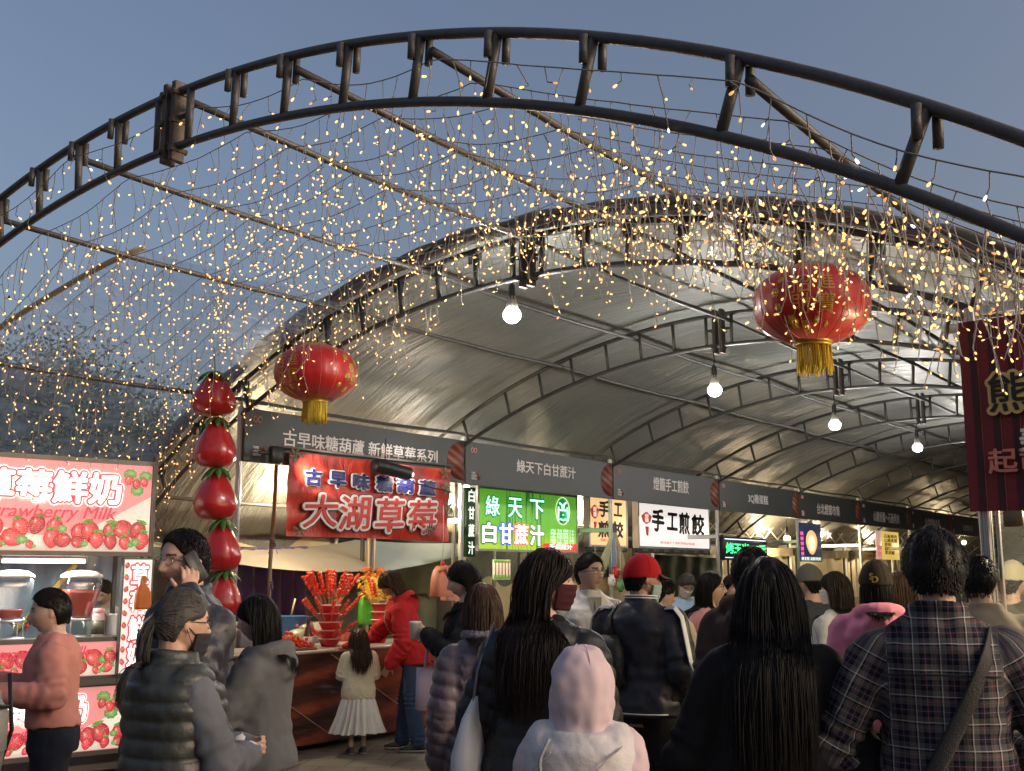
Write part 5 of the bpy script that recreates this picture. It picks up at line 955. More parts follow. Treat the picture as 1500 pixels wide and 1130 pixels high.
def getno(me): c = np.empty(len(me.vertices)*3); me.vertices.foreach_get('normal', c); return c.reshape(-1, 3)
def setattr_col(me, name, c):
    a = me.color_attributes.new(name, 'FLOAT_COLOR', 'POINT'); q = np.ones((len(me.vertices), 4), np.float32); q[:, :c.shape[1]] = c; a.data.foreach_set('color', q.ravel())
def G(x, m, s): return np.exp(-((x-m)/s)**2)
def headpt(d):                                                          # unit head: x right, y front, z up, chin -.5, crown +.5
    x, y, z = d[..., 0]*.335, d[..., 1]*.42, d[..., 2]*.5
    lo = np.clip((-.02-z)/.48, 0, 1)
    x = x*(1-.40*lo**1.7); fr = (d[..., 1] > 0)
    y = np.where(fr, y*(1-.10*lo**2)+.0*lo, y*(1-.55*lo**1.2))
    y = y+np.where(fr, .05*lo*np.clip(d[..., 1], 0, 1), 0)
    f = np.clip(d[..., 1]*2, 0, 1); ax = abs(x)
    nz = np.where(z > -.13, np.clip((.10-z)/.23, 0, 1)**1.1, np.clip((z+.215)/.085, 0, 1))
    y = y+f*(.125*G(x, 0, .045+.03*np.clip((.05-z)/.2, 0, 1))*nz)
    y = y-f*.045*G(ax, .135, .065)*G(z, .035, .05)+f*.018*G(ax, .12, .12)*G(z, .115, .035)+f*.02*G(ax, .19, .06)*G(z, -.08, .08)
    y = y+f*(.03*G(x, 0, .085)*(G(z, -.25, .02)+G(z, -.295, .024))-.012*G(x, 0, .07)*G(z, -.273, .01)+.035*G(x, 0, .10)*G(z, -.43, .06)-.02*G(x, 0, .1)*G(z, -.345, .03))
    return np.stack([x, y, z], -1)
def sph(nl=48, nm=72):
    a = np.linspace(0.03, pi-.03, nl); b = np.arange(nm)*2*pi/nm; A, B = np.meshgrid(a, b, indexing='ij')
    d = np.stack([np.sin(A)*np.sin(B), np.sin(A)*np.cos(B), np.cos(A)], -1).reshape(-1, 3)
    i, j = np.meshgrid(np.arange(nl-1), np.arange(nm), indexing='ij'); j2 = (j+1) % nm; f = np.stack([i*nm+j, (i+1)*nm+j, (i+1)*nm+j2, i*nm+j2], -1).reshape(-1, 4)[:, ::-1].tolist()
    return d, f+[list(range(nm)), [(nl-1)*nm+k for k in range(nm-1, -1, -1)]]
SPD, SPF = sph()
skins = {}
def skinmat(c):
    k = tuple(c)
    if k not in skins:
        m = M('skin %d' % len(skins), c, .5, var=.10, vs=40, bump=.06, bs=160, attr='tint'); b = m.node_tree.nodes['Principled BSDF']; b.inputs['Subsurface Weight'].default_value = .12; b.inputs['Subsurface Radius'].default_value = (.02, .008, .004); b.inputs['Subsurface Scale'].default_value = .5; skins[k] = m
    return skins[k]
hairs = {}
def hairmat(c):
    k = tuple(c)
    if k not in hairs:
        m = M('hair %d' % len(hairs), c, .46, var=.45, vs=30, stretch=(3, 3, .25), bump=.1, bs=60, spec=.16); hairs[k] = m
    return hairs[k]
eyem = M('eye dark', (.012, .009, .008), .15); eyew = M('eye white', (.55, .52, .50), .3)
def fab(name, col, var=.08, rough=.85, bump=.12, bs=620, sheen=.0, **k): return M('fabric '+name, col, rough, var=var, vs=9, bump=bump, bs=bs, sheen=sheen, spec=.2, **k)
ZS = np.array([.44, .48, .52, .56, .60, .65, .70, .755, .795, .815, .832, .85, .875])
RX = np.array([.088, .096, .098, .092, .083, .084, .092, .098, .084, .061, .045, .034, .031])
RY = np.array([.062, .070, .070, .064, .057, .058, .064, .067, .060, .052, .043, .035, .033])
CY = np.array([-.004, -.008, -.010, -.004, .0, .003, .004, .0, -.006, -.008, -.008, -.006, 0.0])

class Person:
    def __init__(s, label, px, ytop, Y, face=0, head=(0, 0, 0), R=None, L=None, lean=0., skin=(.50, .33, .25), H=None, hs=1., bw=1., fw=0, hand=(.7, .7), near=False, legs=None, feet=True, dz=0., fem=False, group=None, hdir=(None, None)):
        p = at(px, ytop, Y); s.H = H = (p[2] if H is None else H); s.near = near; s.face = rad(face)+math.atan2(p[0], p[1]); s.lean = rad(lean); s.hs = hs; s.bw = bw
        s.hh = H*.136*hs; s.vox = .0048 if near else .0075; s.cvox = .011 if near else .015
        s.hc = np.array([0, .012*H, H-s.hh*.52]); y_, p_, r_ = [rad(v) for v in head]
        s.HR = np.array((Matrix.Rotation(-y_, 3, 'Z') @ Matrix.Rotation(p_, 3, 'X') @ Matrix.Rotation(r_, 3, 'Y')))
        sh = (.094 if fem else .105)*bw
        s.sh = {1: np.array([sh*H, -.008*H, .778*H]), -1: np.array([-sh*H, -.008*H, .778*H])}
        dn = lambda k: (np.array([k*(sh+.030), -.012, .625]), np.array([k*(sh+.034), .035, .478]))
        s.arm = {}
        for k, a in ((1, R), (-1, L)):
            e, w_ = (np.array(a[0]), np.array(a[1])) if a is not None else dn(k)
            s.arm[k] = (e*H, w_*H)
        legs = legs or ((.052, .01, .052, -.01), (-.052, .01, -.052, -.01))
        s.leg = {1: (np.array([.05*bw, -.005, .475])*H, np.array([legs[0][0], legs[0][1], .27])*H, np.array([legs[0][2], legs[0][3], .045])*H), -1: (np.array([-.05*bw, -.005, .475])*H, np.array([legs[1][0], legs[1][1], .27])*H, np.array([legs[1][2], legs[1][3], .045])*H)}
        mb = MB(); d = lambda c, z: c
        rings = [(0, CY[i]*H, ZS[i]*H, RX[i]*H*bw*.90 if ZS[i] < .83 else RX[i]*H, RY[i]*H*.9 if ZS[i] < .83 else RY[i]*H) for i in range(len(ZS))]
        nk = s.hc+s.HR @ np.array([0, -.10, -.25])*s.hh; rings = rings[:-1]
        mb.loft(rings, 28); mb.cone((0, CY[-3]*H, .83*H), .034*H, nk, .031*H)
        for k in (1, -1):
            e, w_ = s.arm[k]; mb.cone(s.sh[k], .026*H, e, .021*H); mb.cone(e, .021*H, w_, .0145*H)
            dr = nrm(w_-e) if hdir[0 if k == 1 else 1] is None else nrm(np.array(hdir[0 if k == 1 else 1][0]))
            nn = np.array([-k, 0, 0.]) if hdir[0 if k == 1 else 1] is None else np.array(hdir[0 if k == 1 else 1][1], float)
            s.hand(mb, w_, dr, nn, k, hand[0 if k == 1 else 1])
            h_, kn, an = s.leg[k]; mb.cone(h_, .044*H, kn, .028*H); mb.cone(kn, .028*H, an, .019*H); mb.cone(an+np.array([0, -.005, -.018])*H, .017*H, an+np.array([0, .085, -.028])*H, .014*H)
        hv = headpt(SPD)*s.hh; mb.add(hv @ s.HR.T+s.hc, SPF)
        for k in (1, -1):
            c = s.hc+s.HR @ (np.array([k*.325, -.045, -.02])*s.hh); mb.ell(c, np.array([.035, .075, .125])*s.hh, 12, s.HR @ np.array(Matrix.Rotation(.25*k, 3, 'Z')))
        me = remesh(mb, s.vox, 1, 'person'); co = getco(me)
        q = (co-s.hc) @ s.HR/s.hh; ax = abs(q[:, 0]); tint = np.ones((len(co), 3)); fr = (q[:, 1] > .2) & (abs(q[:, 2]) < .6)
        bro = fr & (ax > .055) & (ax < .215) & (abs(q[:, 2]-.118+.12*(ax-.13)**2*8) < .02); tint[bro] = (.10, .09, .09)
        lip = fr & (q[:, 1] > .32) & (ax < .10-.6*abs(q[:, 2]+.272)) & (abs(q[:, 2]+.272) < .045); tint[lip] = (.86, .60, .58)
        tint[fr & (abs(q[:, 2]+.273) < .007) & (ax < .1)] = (.45, .22, .22)
        setattr_col(me, 'tint', tint); setco(me, s.bend(co))
        s.o = put('person', me, skinmat(skin)); s.o.location = (p[0], p[1], dz); s.o.rotation_euler = (0, 0, -s.face); tag(s.o, label, 'person', group)
        s.base = np.array([p[0], p[1], dz])
        for k in (1, -1):                                               # eyes
            i = np.argmin(abs(SPD[:, 1] < .3)*9+abs(hv[:, 0]/s.hh-k*.135)+abs(hv[:, 2]/s.hh-.035)); c = hv[i]/s.hh
            mb = MB(); mb.ell(np.array([c[0], c[1]-.006, .034]), (.058, .022, .024), 12); mb.add(np.zeros((0, 3)), []); s.hput('eye', mb, eyew)
            mb = MB(); mb.ell(np.array([c[0], c[1]+.006, .036]), (.028, .014, .024), 10); mb.tube([(c[0]-.062, c[1]-.002, .034), (c[0]-.02, c[1]+.016, .062), (c[0]+.02, c[1]+.016, .062), (c[0]+.062, c[1]-.002, .034)], .008, 5); s.hput('iris', mb, eyem)
        if feet:
            for k in (1, -1): s.shoe(k)
    def bend(s, co):
        if not s.lean: return co
        H = s.H; w_ = np.clip((co[..., 2]/H-.46)/.30, 0, 1); w_ = w_*w_*(3-2*w_); a = -s.lean*w_; y, z = co[..., 1]+.02*H, co[..., 2]-.48*H
        return np.stack([co[..., 0], y*np.cos(a)-z*np.sin(a)-.02*H, y*np.sin(a)+z*np.cos(a)+.48*H], -1)
    def put(s, name, mb, m, smooth=True):
        me = mb.mesh(name) if isinstance(mb, MB) else mb; setco(me, s.bend(getco(me))); return put(name, me, m, s.o, smooth)
    def hput(s, name, mb, m, smooth=True):                              # given in unit head coordinates
        me = mb.mesh(name) if isinstance(mb, MB) else mb; setco(me, s.bend(getco(me)*s.hh @ s.HR.T+s.hc)); return put(name, me, m, s.o, smooth)
    def hand(s, mb, w_, d, n, k, curl):
        u = s.H/1.7*(.95 if s.hs < 1.1 else 1.05); n = nrm(n-d*(n@d)); sd = np.cross(d, n)*k*-1
        sd = nrm(sd); Rm = np.stack([sd, d, n], 1)
        mb.ell(w_+d*.045*u, np.array([.040, .056, .017])*u, 14, Rm); mb.cone(w_-d*.01*u, .019*u, w_+d*.03*u, .021*u)
        for o, L in ((.030, .072), (.010, .080), (-.010, .074), (-.029, .058)):
            p = w_+d*.085*u+sd*o*u; dd = nrm(d+sd*o*2.2); r = .0088*u
            for j, (f_, c) in enumerate(((.45, .35), (.30, .75), (.25, .6))):
                a = curl*c; dd = nrm(dd*cos(a)+n*sin(a)); p2 = p+dd*L*f_*u; mb.cone(p, r, p2, r*.92, 8); p = p2; r *= .92
        p = w_+d*.03*u+sd*.032*u; dd = nrm(d*.75+sd*.75+n*.35)
        for j, L in enumerate((.036, .03)): p2 = p+dd*L*u; mb.cone(p, .0105*u, p2, .009*u, 8); p = p2; dd = nrm(dd+d*.4+n*.3*curl)
    def shoe(s, k):
        H = s.H; an = s.leg[k][2]; mb = MB(); u = H
        mb.loft([(an[0], an[1]+.03*u, .003, .028*u, .075*u), (an[0], an[1]+.03*u, .012*u, .029*u, .077*u)], 20, 2.6); s_ = mb
        o = put('shoe', MB().loft([(an[0], an[1]+.03*u, .012*u, .0275*u, .075*u), (an[0], an[1]+.03*u, .022*u, .026*u, .073*u), (an[0], an[1]+.012*u, .036*u, .023*u, .050*u), (an[0], an[1]+.0*u, .052*u, .021*u, .028*u), (an[0], an[1]+.0*u, .058*u, .017*u, .022*u)], 22, 2.4), getattr(s, 'shoem', shoem), s.o)
        put('sole', s_, getattr(s, 'solem', solem), o)
    # ---- clothes
    def ring(s, z, ease, flare=0, hem=.5):
        f = np.interp(z, ZS, np.arange(len(ZS))); i = np.arange(len(ZS)); H = s.H
        zz = max(z, .44); bw = s.bw if z < .83 else 1
        fl = flare*max(0, .70-z)
        return (0, np.interp(zz, ZS, CY)*H, z*H, np.interp(zz, ZS, RX)*H*bw+ease*H+fl*H, np.interp(zz, ZS, RY)*H+ease*H+fl*H*.8)
    def top(s, name, m, ease=.014, hem=.46, flare=0., sleeves=True, hood=None, collar=0., disp='fold', neck=.845, sl=1., cuff=None, amp=1., sease=None, vox=None):
        H = s.H; mb = MB(); sease = ease if sease is None else sease; s.hoodx = 1. if hood == 'down' else 0.
        zs = list(np.linspace(hem, .79, 9))+[.805, .818, min(.832, neck)]
        rr = [s.ring(z, ease*(1 if z < .8 else .75), flare, hem) for z in zs]
        if neck > .835: rr.append((0, CY[-4]*H, neck*H, .038*H+ease*.6*H, .039*H+ease*.6*H))
        mb.loft(rr, 34)
        for k in (1, -1):
            sh = s.sh[k]; e, w_ = s.arm[k]
            mb.cone((k*.028*H, -.008*H, .826*H), .020*H+ease*.4*H, sh+np.array([-k*.012*H, 0, -.002*H]), .031*H+ease*.6*H)
            if sleeves:
                q = w_-nrm(w_-e)*.006*H if sleeves is True else sh+(e-sh)*.85; 
                mb.cone(sh, .031*H+sease*H*.8, e if sleeves is True else q, .026*H+sease*H)
                if sleeves is True: mb.cone(e, .026*H+sease*H, q, .0185*H+sease*H*.9)
            elif sleeves is False: mb.ell(sh+np.array([-k*.012*H, 0, -.01*H]), np.array([.03, .05, .055])*H+ease*H*.5, 14)
        if hood == 'down':
            for a in np.linspace(-2.3, 2.3, 15):
                c = np.array([sin(a)*.066*H, -.022*H-cos(a)*.048*H, .828*H+.012*H*cos(a)]); mb.ell(c, np.array([.030, .028, .026])*H*(1+.2*cos(a)), 10)
            mb.ell((0, -.085*H, .79*H), np.array([.062, .03, .05])*H, 14)
        if hood == 'up':
            hv = SPD*np.array([.43, .50, .585]); hv[:, 1] -= .045+.06*np.clip(-SPD[:, 2], 0, 1); cut = hv[:, 1] > .24; hv[cut, 1] = .24+.10*(hv[cut, 1]-.24)
            mb.add(hv*s.hh @ s.HR.T+s.hc, SPF); mb.cone(s.hc-np.array([0, .02*H, .03*H]), .060*H*s.hs, (0, -.012*H, .825*H), .062*H)
        if collar:
            for a in np.linspace(0, 2*pi, 25)[:-1]:
                c = np.array([sin(a)*.043*H, -.006*H-cos(a)*.042*H, (.845+.004*cos(a))*H]); mb.cone(c, .012*H, c+np.array([0, -.004*H*cos(a), collar*H]), .010*H, 8)
        me = remesh(mb, vox or s.cvox, 3, name); co = getco(me); no = getno(me)
        part = np.zeros(len(co), int); uu = co[:, 0].copy(); vv = co[:, 2].copy(); dmin = np.full(len(co), 1e9)
        if sleeves:
            best = np.full(len(co), 9.)
            for k in (1, -1):
                sh = s.sh[k]; e, w_ = s.arm[k]; L1 = np.linalg.norm(e-sh)
                for j, (p0, p1, off) in enumerate(((sh, e, 0), (e, w_, L1))):
                    d = p1-p0; L = np.linalg.norm(d); d = d/L; r = co-p0; t_ = np.clip(r@d, 0, L); dist = np.linalg.norm(r-t_[:, None]*d, axis=1)
                    ok = (dist < .052*H+ease*H*1.3) & (dist < best) & ((k*co[:, 0] > s.sh[1][0]-.012*H) | ((j == 1) & (dist < .034*H+ease*H*1.2)))
                    a1 = nrm(np.cross(d, [0.1, 1, 0.05])); a2 = np.cross(d, a1); an = np.arctan2(r@a2, r@a1)
                    best[ok] = dist[ok]; part[ok] = k*(j+1); uu[ok] = an[ok]*.045*H; vv[ok] = -(off+t_[ok])
        h = co/H
        if disp == 'fold':
            n1 = vnoise(co*np.array([1, 1, .55]), 11/H*1.6, 3)+.6*vnoise(co, 26/H*1.6, 5); D = .0078*n1
            for k in (1, -1):
                e = s.arm[k][0]; rr_ = np.linalg.norm(co-e, axis=1); D = D+.0085*np.exp(-(rr_/(.07*H))**2)*np.sin(vv*150/H*1.0+3*vnoise(co, 9, 2))*(part != 0)
            D = D*amp
        elif disp == 'puffer':
            P_ = .040*H; D = (.011*abs(np.sin(pi*np.where(part == 0, co[:, 2], vv)/P_))**.55-.006)*amp+.0035*vnoise(co, 34, 2)+.003*vnoise(co, 14, 4)
        elif disp == 'quilt':
            P_ = .075*H; a1 = abs(np.sin(pi*(co[:, 0]+co[:, 2]*.8)/P_)); a2 = abs(np.sin(pi*(co[:, 0]-co[:, 2]*.8)/P_)); D = (.007*np.minimum(a1, 1)**.45-.005)*amp+.003*vnoise(co, 14, 4)
        else: D = 0*uu
        co = co+no*D[:, None]; s.prof = None
        setattr_col(me, 'gco', np.stack([uu, vv, part*1.], 1)); setco(me, s.bend(co)); o = put(name, me, m, s.o); s.topdata = (zs, ease, flare)
        if cuff:
            for k in (1, -1):
                e, w_ = s.arm[k]; d = nrm(w_-e); mb = MB(); mb.tube([w_-d*.03*H, w_-d*.012*H, w_-d*.0*H], [.0195*H+sease*H*.8, .020*H+sease*H*.75, .0185*H+sease*H*.5], 14); c = s.put('cuff', mb, cuff)
        return o
    def trousers(s, m, ease=.010, z1=.55, name='trousers', zb=.05, wide=1.):
        H = s.H; mb = MB(); mb.loft([s.ring(z, ease*.8) for z in (.455, .47, .50, .53, z1)], 28)
        for k in (1, -1):
            h_, kn, an = s.leg[k]; mb.cone(h_+np.array([0, 0, -.01*H]), .047*H+ease*H, kn, .031*H*wide+ease*H); bt = an+np.array([0, 0, zb*H-an[2]]); mb.cone(kn, .031*H*wide+ease*H, bt, .026*H*wide+ease*H)
        me = remesh(mb, s.cvox, 2, name); co = getco(me); no = getno(me)
        D = .005*vnoise(co*np.array([1, 1, .8]), 14, 3)+.003*vnoise(co, 34, 1)
        for k in (1, -1): D = D+.005*np.exp(-((co[:, 2]-.27*H)/(.05*H))**2)*np.sin(co[:, 2]*160+4*vnoise(co, 8, 2))+.006*np.exp(-((co[:, 2]-.07*H)/(.03*H))**2)*np.sin(co[:, 2]*190+4*vnoise(co, 8, 2))
        setco(me, s.bend(co+no*D[:, None])); return put(name, me, m, s.o)
    def skirt(s, m, z0=.18, z1=.6, flare=.28, name='skirt', n=16):
        H = s.H; mb = MB(); th = np.linspace(0, 2*pi, 121)[:-1]; V = []; zs = np.linspace(z0, z1, 14)
        for z in zs:
            c = s.ring(max(z, .47), .006); k = (z1-z)*flare; rp = (.002+.030*(z1-z)/(z1-z0))*H*(np.sin(th*n+2*np.sin(th*3)+1.5*(z1-z)*4)+.4*np.sin(th*n*2.3))
            V.append(np.stack([(c[3]+k*H+rp)*np.cos(th), c[1]+(c[4]+k*H+rp)*np.sin(th), np.full(120, z*H)+.004*np.sin(th*9)], 1))
        i = np.arange(120); f = np.concatenate([np.stack([k*120+i, k*120+(i+1) % 120, (k+1)*120+(i+1) % 120, (k+1)*120+i], 1) for k in range(13)]); mb.add(np.concatenate(V), f); return s.put(name, mb, m)
    def backpt(s, x, z, off=.0):                                        # a point on the back of the garment, fractions of H
        zs, ease, flare = s.topdata; r = s.ring(z, ease*(1 if z < .8 else .75), flare); q = np.clip(abs(x*s.H)/r[3], 0, .999); y = r[1]-r[4]*(1-q**2.3)**(1/2.3)-off*s.H
        return np.array([x*s.H, y, z*s.H])
    def frontpt(s, x, z, off=.0):
        p = s.backpt(x, z, off); c = np.interp(z, ZS, CY)*s.H; return np.array([p[0], 2*c-p[1], p[2]])
    # ---- hair
    def hair(s, style, col, n=None, length=.3, wave=.0, seed=1, part=0., front=True, tie=(0, -.46, .12), vol=1., hl=(.30, .03, -.36), tips=None, zmax=2., lift=1.):
        R_ = np.random.default_rng(seed); hh, H = s.hh, s.H; m = hairmat(col); n = n or (520 if s.near else 220); n = int(n*(2.8 if style == 'pony' else 1))
        # cap
        d = SPD; az = np.arctan2(abs(d[:, 0]), d[:, 1]); line = np.where(az < 1.0, hl[0]-(hl[0]-hl[1]-.06)*(az/1.0)**2.5, np.where(az < 1.7, hl[1]+.06-.1*(az-1.0)/.7, hl[1]-.04+(hl[2]-hl[1]+.04)*np.clip((az-1.7)/.5, 0, 1)))
        z = d[:, 2]*.5; a = np.clip((z-line)/.05+.5, 0, 1); a = a*a*(3-2*a); th = .055*vol if style in ('short', 'boy') else .05*vol
        hp = headpt(d); r = np.linalg.norm(hp, axis=1, keepdims=True); sm = d*np.array([.335, .42, .5]); back = np.clip(-d[:, 1:2]*2, 0, 1); base = np.where(a[:, None] > 0, hp, hp)
        nz = .012*vnoise(d*np.array([6, 6, 2]), 1.6, seed)+.03*(vol > 1.25)*vnoise(d*3.2, 1., seed+1)
        cap = base*(1+(a*th*1.0+nz*a)[:, None]/r)*np.where(a[:, None] > .02, 1, .93)
        mb = MB(); mb.add(cap, SPF); me = mb.mesh('hair'); setco(me, s.bend(getco(me)*hh @ s.HR.T+s.hc)); o = put('hair', me, m, s.o)
        # locks
        mb = MB(); g = s.HR.T @ np.array([0, 0, -1.]); E = np.array([.335, .42, .5])*(1+th)
        def roots(k, zmin=None):
            out = []
            while len(out) < k:
                v = nrm(R_.normal(size=3)); a_ = np.arctan2(abs(v[0]), v[1]); ln = np.interp(a_, [0, .9, 1.1, 1.7, 2.2, 3.2], [hl[0], hl[0]-.06, hl[1]+.06, hl[1]-.02, hl[2], hl[2]])
                if ln+(.02 if zmin is None else zmin) < v[2]*.5 < zmax: out.append(v)
            return np.array(out)
        tz = lambda P: (P @ s.HR.T)*hh+s.hc
        def collide(P, off):
            q = P/(E+off*.8); e = np.linalg.norm(q, axis=1); k = e < 1; P[k] = P[k]/e[k][:, None]
            wz = tz(P); zf = wz[:, 2]/H; of = np.reshape(off, -1) if np.ndim(off) else off; ea = (s.topdata[1]+.017+of*.10)*H; rx = np.interp(zf, ZS, RX)*H*s.bw+ea; ry = np.interp(zf, ZS, RY)*H+ea+s.hoodx*.062*H*np.clip(1.25-abs(zf-.80)/.10, 0, 1); cy = np.interp(zf, ZS, CY)*H
            nkz = (zf > .835); rx[nkz] = .046*H; ry[nkz] = .046*H
            q2 = np.stack([wz[:, 0]/rx, (wz[:, 1]-cy)/ry], 1); e = np.linalg.norm(q2, axis=1); k = (e < 1) & (zf < .86)
            if k.any(): xx = np.clip(q2[k, 0], -.97, .97); wz[k, 0] = xx*rx[k]; wz[k, 1] = cy[k]+np.where(q2[k, 1] <= .15, -1, 1)*np.sqrt(1-xx**2)*ry[k]; P[k] = ((wz[k]-s.hc)/hh) @ s.HR
            return P
        def flow(P, D, L, steps, off, kg, wv):
            T = [P.copy()]; st = (L/hh/steps)[:, None]; ph = R_.uniform(0, 6.28, (len(P), 1)); nm_ = np.where(R_.random((len(P), 1)) < .025, .09, .024); wd = nrm(R_.normal(size=(len(P), 3)))
            for i in range(steps):
                D = nrm(D*(1-kg)+g*kg+R_.normal(size=D.shape)*nm_+wd*wv*np.sin(i*.9+ph)); P = collide(P+D*st, off); D = nrm(P-T[-1]); T.append(P.copy())
            return np.stack(T, 1)
        paths = []
        rl = .0088 if s.near else .022
        if style in ('long', 'bob', 'wavy'):
            n = int(n*3.4) if s.near else int(n*1.5); v = roots(n); nn = nrm(v/E); fw_ = np.clip(v[:, 1]*1.5+.45, 0, 1)
            D = np.stack([np.sign(v[:, 0]-part+1e-3)*(.25+.75*fw_)*np.clip(v[:, 2]+.2, 0, 1), -.75*fw_, -.55+0*fw_-.3*(1-v[:, 2])], 1)+np.array([0, -.35, 0])*(1-fw_)[:, None]; D = nrm(D-nn*(D*nn).sum(1, keepdims=True))
            L = length*R_.uniform(.80, 1.05, n)*(.8+.2*np.clip(v[:, 2]+.4, 0, 1)); off = R_.uniform(.0, .05*vol, n)
            P = v*(E+off[:, None]*.4); ks = 24 if length > .25 else 16
            A = flow(P, D, L, ks, off[:, None], .30, wave)
            fx = (A[..., 1] > -.02) & (A[..., 2] < .16) & (A[..., 2] > -.75)
            lim = np.where(fx, np.clip((.16-A[..., 2])/.3, 0, 1), 0); A[..., 1] = np.where(fx, A[..., 1]*(1-lim)+(-.02+.05*np.sin(v[:, 0:1]*40))*lim, A[..., 1]); sgx = np.where(v[:, 0:1] >= part, 1., -1.); A[..., 0] = np.where(fx, np.where(abs(A[..., 0]) < .31, sgx*(.325+.02*R_.random(A[..., 0].shape)), A[..., 0]), A[..., 0])
            for _ in range(3): A[:, 1:-1] = (A[:, :-2]+2*A[:, 1:-1]+A[:, 2:])/4
            paths.append((A, rl))
        if style == 'short':
            n = int(n*3.2); v = roots(n); P = v*E*.99; cw = np.array([.15, -.35, .93]); D = v-cw; nn = nrm(v/E); cl = np.stack([vnoise(v*3.1+seed, 1, k) for k in range(3)], 1); D = nrm(D-nn*(D*nn).sum(1, keepdims=True)+.5*cl)+nn*R_.uniform(.0, .32, (n, 1))*lift+R_.normal(size=(n, 3))*.12; L = length*R_.uniform(.55, 1.1, n)*(.35+.75*np.clip(v[:, 2]+.15, 0, 1))*np.where((v[:, 1] > .45) & (v[:, 2] < .8), .55, 1.)*np.clip(np.linalg.norm(v-cw, axis=1)/.5, .35, 1)
            paths.append((flow(P, nrm(D), L, 7, .01, .12, .05), rl*1.15))
        if style == 'pony':
            v = roots(n); tv = nrm(np.array(tie)/E); u = np.linspace(0, 1, 14)[None, :, None]; r_ = 1+R_.uniform(.0, .05, (n, 1, 1)); A = nrm(v[:, None]*(1-u)+tv*u+.0)*r_*(1-.0*u)*E; A = A+.012*np.sin(u*9+R_.uniform(0, 6, (n, 1, 1)))*R_.normal(size=(n, 1, 3)); paths.append((A, rl*.9))
            k = 520; P = np.array(tie)*1.02+R_.normal(size=(k, 3))*.035; D = nrm(np.array([0, -.75, -.35])+R_.normal(size=(k, 3))*.16); A = flow(P, D, length*R_.uniform(.75, 1.05, k), 20, .03, .34, .03); paths.append((A, rl*1.1))
            mb2 = MB(); an = np.linspace(0, 2*pi, 20); c = np.array(tie)*1.04; mb2.tube(np.stack([c[0]+.085*np.cos(an), c[1]+.0*an, c[2]+.085*np.sin(an)], 1), .022, 6); s.hput('hair_tie', mb2, black)
        for A, rad_ in paths:
            N_, S_, _ = A.shape; W = tz(A.reshape(-1, 3)).reshape(N_, S_, 3); W = s.bend(W); t_ = np.linspace(0, 1, S_); rr = rad_*hh*R_.uniform(.7, 1.35, (N_, 1))*np.interp(t_, [0, .15, .75, 1], [.8, 1, .85, .12])[None]
            mb.tubes(W, rr, 4, flat=.45, up=np.broadcast_to(nrm(A @ s.HR.T), W.shape), caps=False)
        lk = put('hair_locks', mb, hairmat(tips) if tips else m, o); return o
    # ---- face extras
    def glasses(s, m=None, r=.088):
        m = m or M('spectacle frame', (.03, .025, .022), .35, metal=.3); mb = MB(); an = np.linspace(0, 2*pi, 22)
        for k in (1, -1):
            mb.tube(np.stack([k*.145+r*1.15*np.cos(an), .418-.03*abs(.145+k*r*np.cos(an)*1.0)+0*an, .015+r*.8*np.sin(an)], 1), .0085, 5); mb.tube([(k*.24, .40, .03), (k*.34, .25, .03), (k*.35, -.03, .02), (k*.33, -.09, -.05)], .008, 5)
        mb.tube([(-.05, .43, .03), (0, .445, .035), (.05, .43, .03)], .008, 5); return s.hput('glasses', mb, m)
    def mask(s, col, name='face_mask', low=False):
        m = fab('mask %s' % (col,), col, bump=.1); mb = MB(); dz = -.13 if low else 0
        def fn(u, v):
            lon = (u-.5)*2.5; z = -.03+dz-.41*v; rz = np.sqrt(np.clip(1-(z/.56)**2, .05, 1)); d = np.stack([np.sin(lon)*rz, np.cos(lon)*rz, z/.5], -1)
            x = .335*np.sin(lon)*(1-.30*np.clip((-z-.05)/.45, 0, 1)**1.5)*1.03; y = .435*np.cos(lon)*(1-.12*v)+.085*np.exp(-(lon/.5)**2)*np.sin(pi*np.clip(.30+.62*v, 0, 1))**.8+.008*np.sin(v*22)*(abs(lon) < .9)+.01
            return (x, y, z+.03*np.cos(lon)*(v < .01))
        mb.grid(fn, 28, 16)
        for k in (1, -1):
            for z in (-.07+dz, -.40+dz*.4): mb.tube([(k*.28, .17, z), (k*.335, .05, z*.6), (k*.35, -.10, -.02+.06*(z > -.2))], .008, 4)
        o = s.hput(name, mb, m); md = o.modifiers.new('thickness', 'SOLIDIFY'); md.thickness = .003; return o
    def cap(s, col, brim=0., brimcol=None, name='cap', back=False, tall=0.):
        m = fab('cap %s' % (col,), col, var=.1); d = SPD; z = d[:, 2]*.5; a = np.clip((z-.04-.06*d[:, 1])/.03+.5, 0, 1)[:, None]; hp = d*np.array([.405, .488, .59+tall]); hp[:, 2] += .0
        low = a < .5; P = np.where(low, d*np.array([.375, .455, .5]), hp); P[:, 2] = np.where(low[:, 0], .01+.05*d[:, 1], np.maximum(hp[:, 2], .03+.05*d[:, 1]))
        keep = (z > -.25); mb = MB(); f = [q for q in SPF if all(keep[i] for i in q)]; mb.add(P, f)
        for k in range(6): an = k*pi/3; t_ = np.linspace(.15, pi/2-.05, 12); mb.tube(np.stack([.408*np.cos(t_)*np.cos(an), .491*np.cos(t_)*np.sin(an), (.593+tall)*np.sin(t_)], 1), .006, 4)
        mb.ell((0, 0, .595+tall), (.035, .035, .02), 8); o = s.hput(name, mb, m)
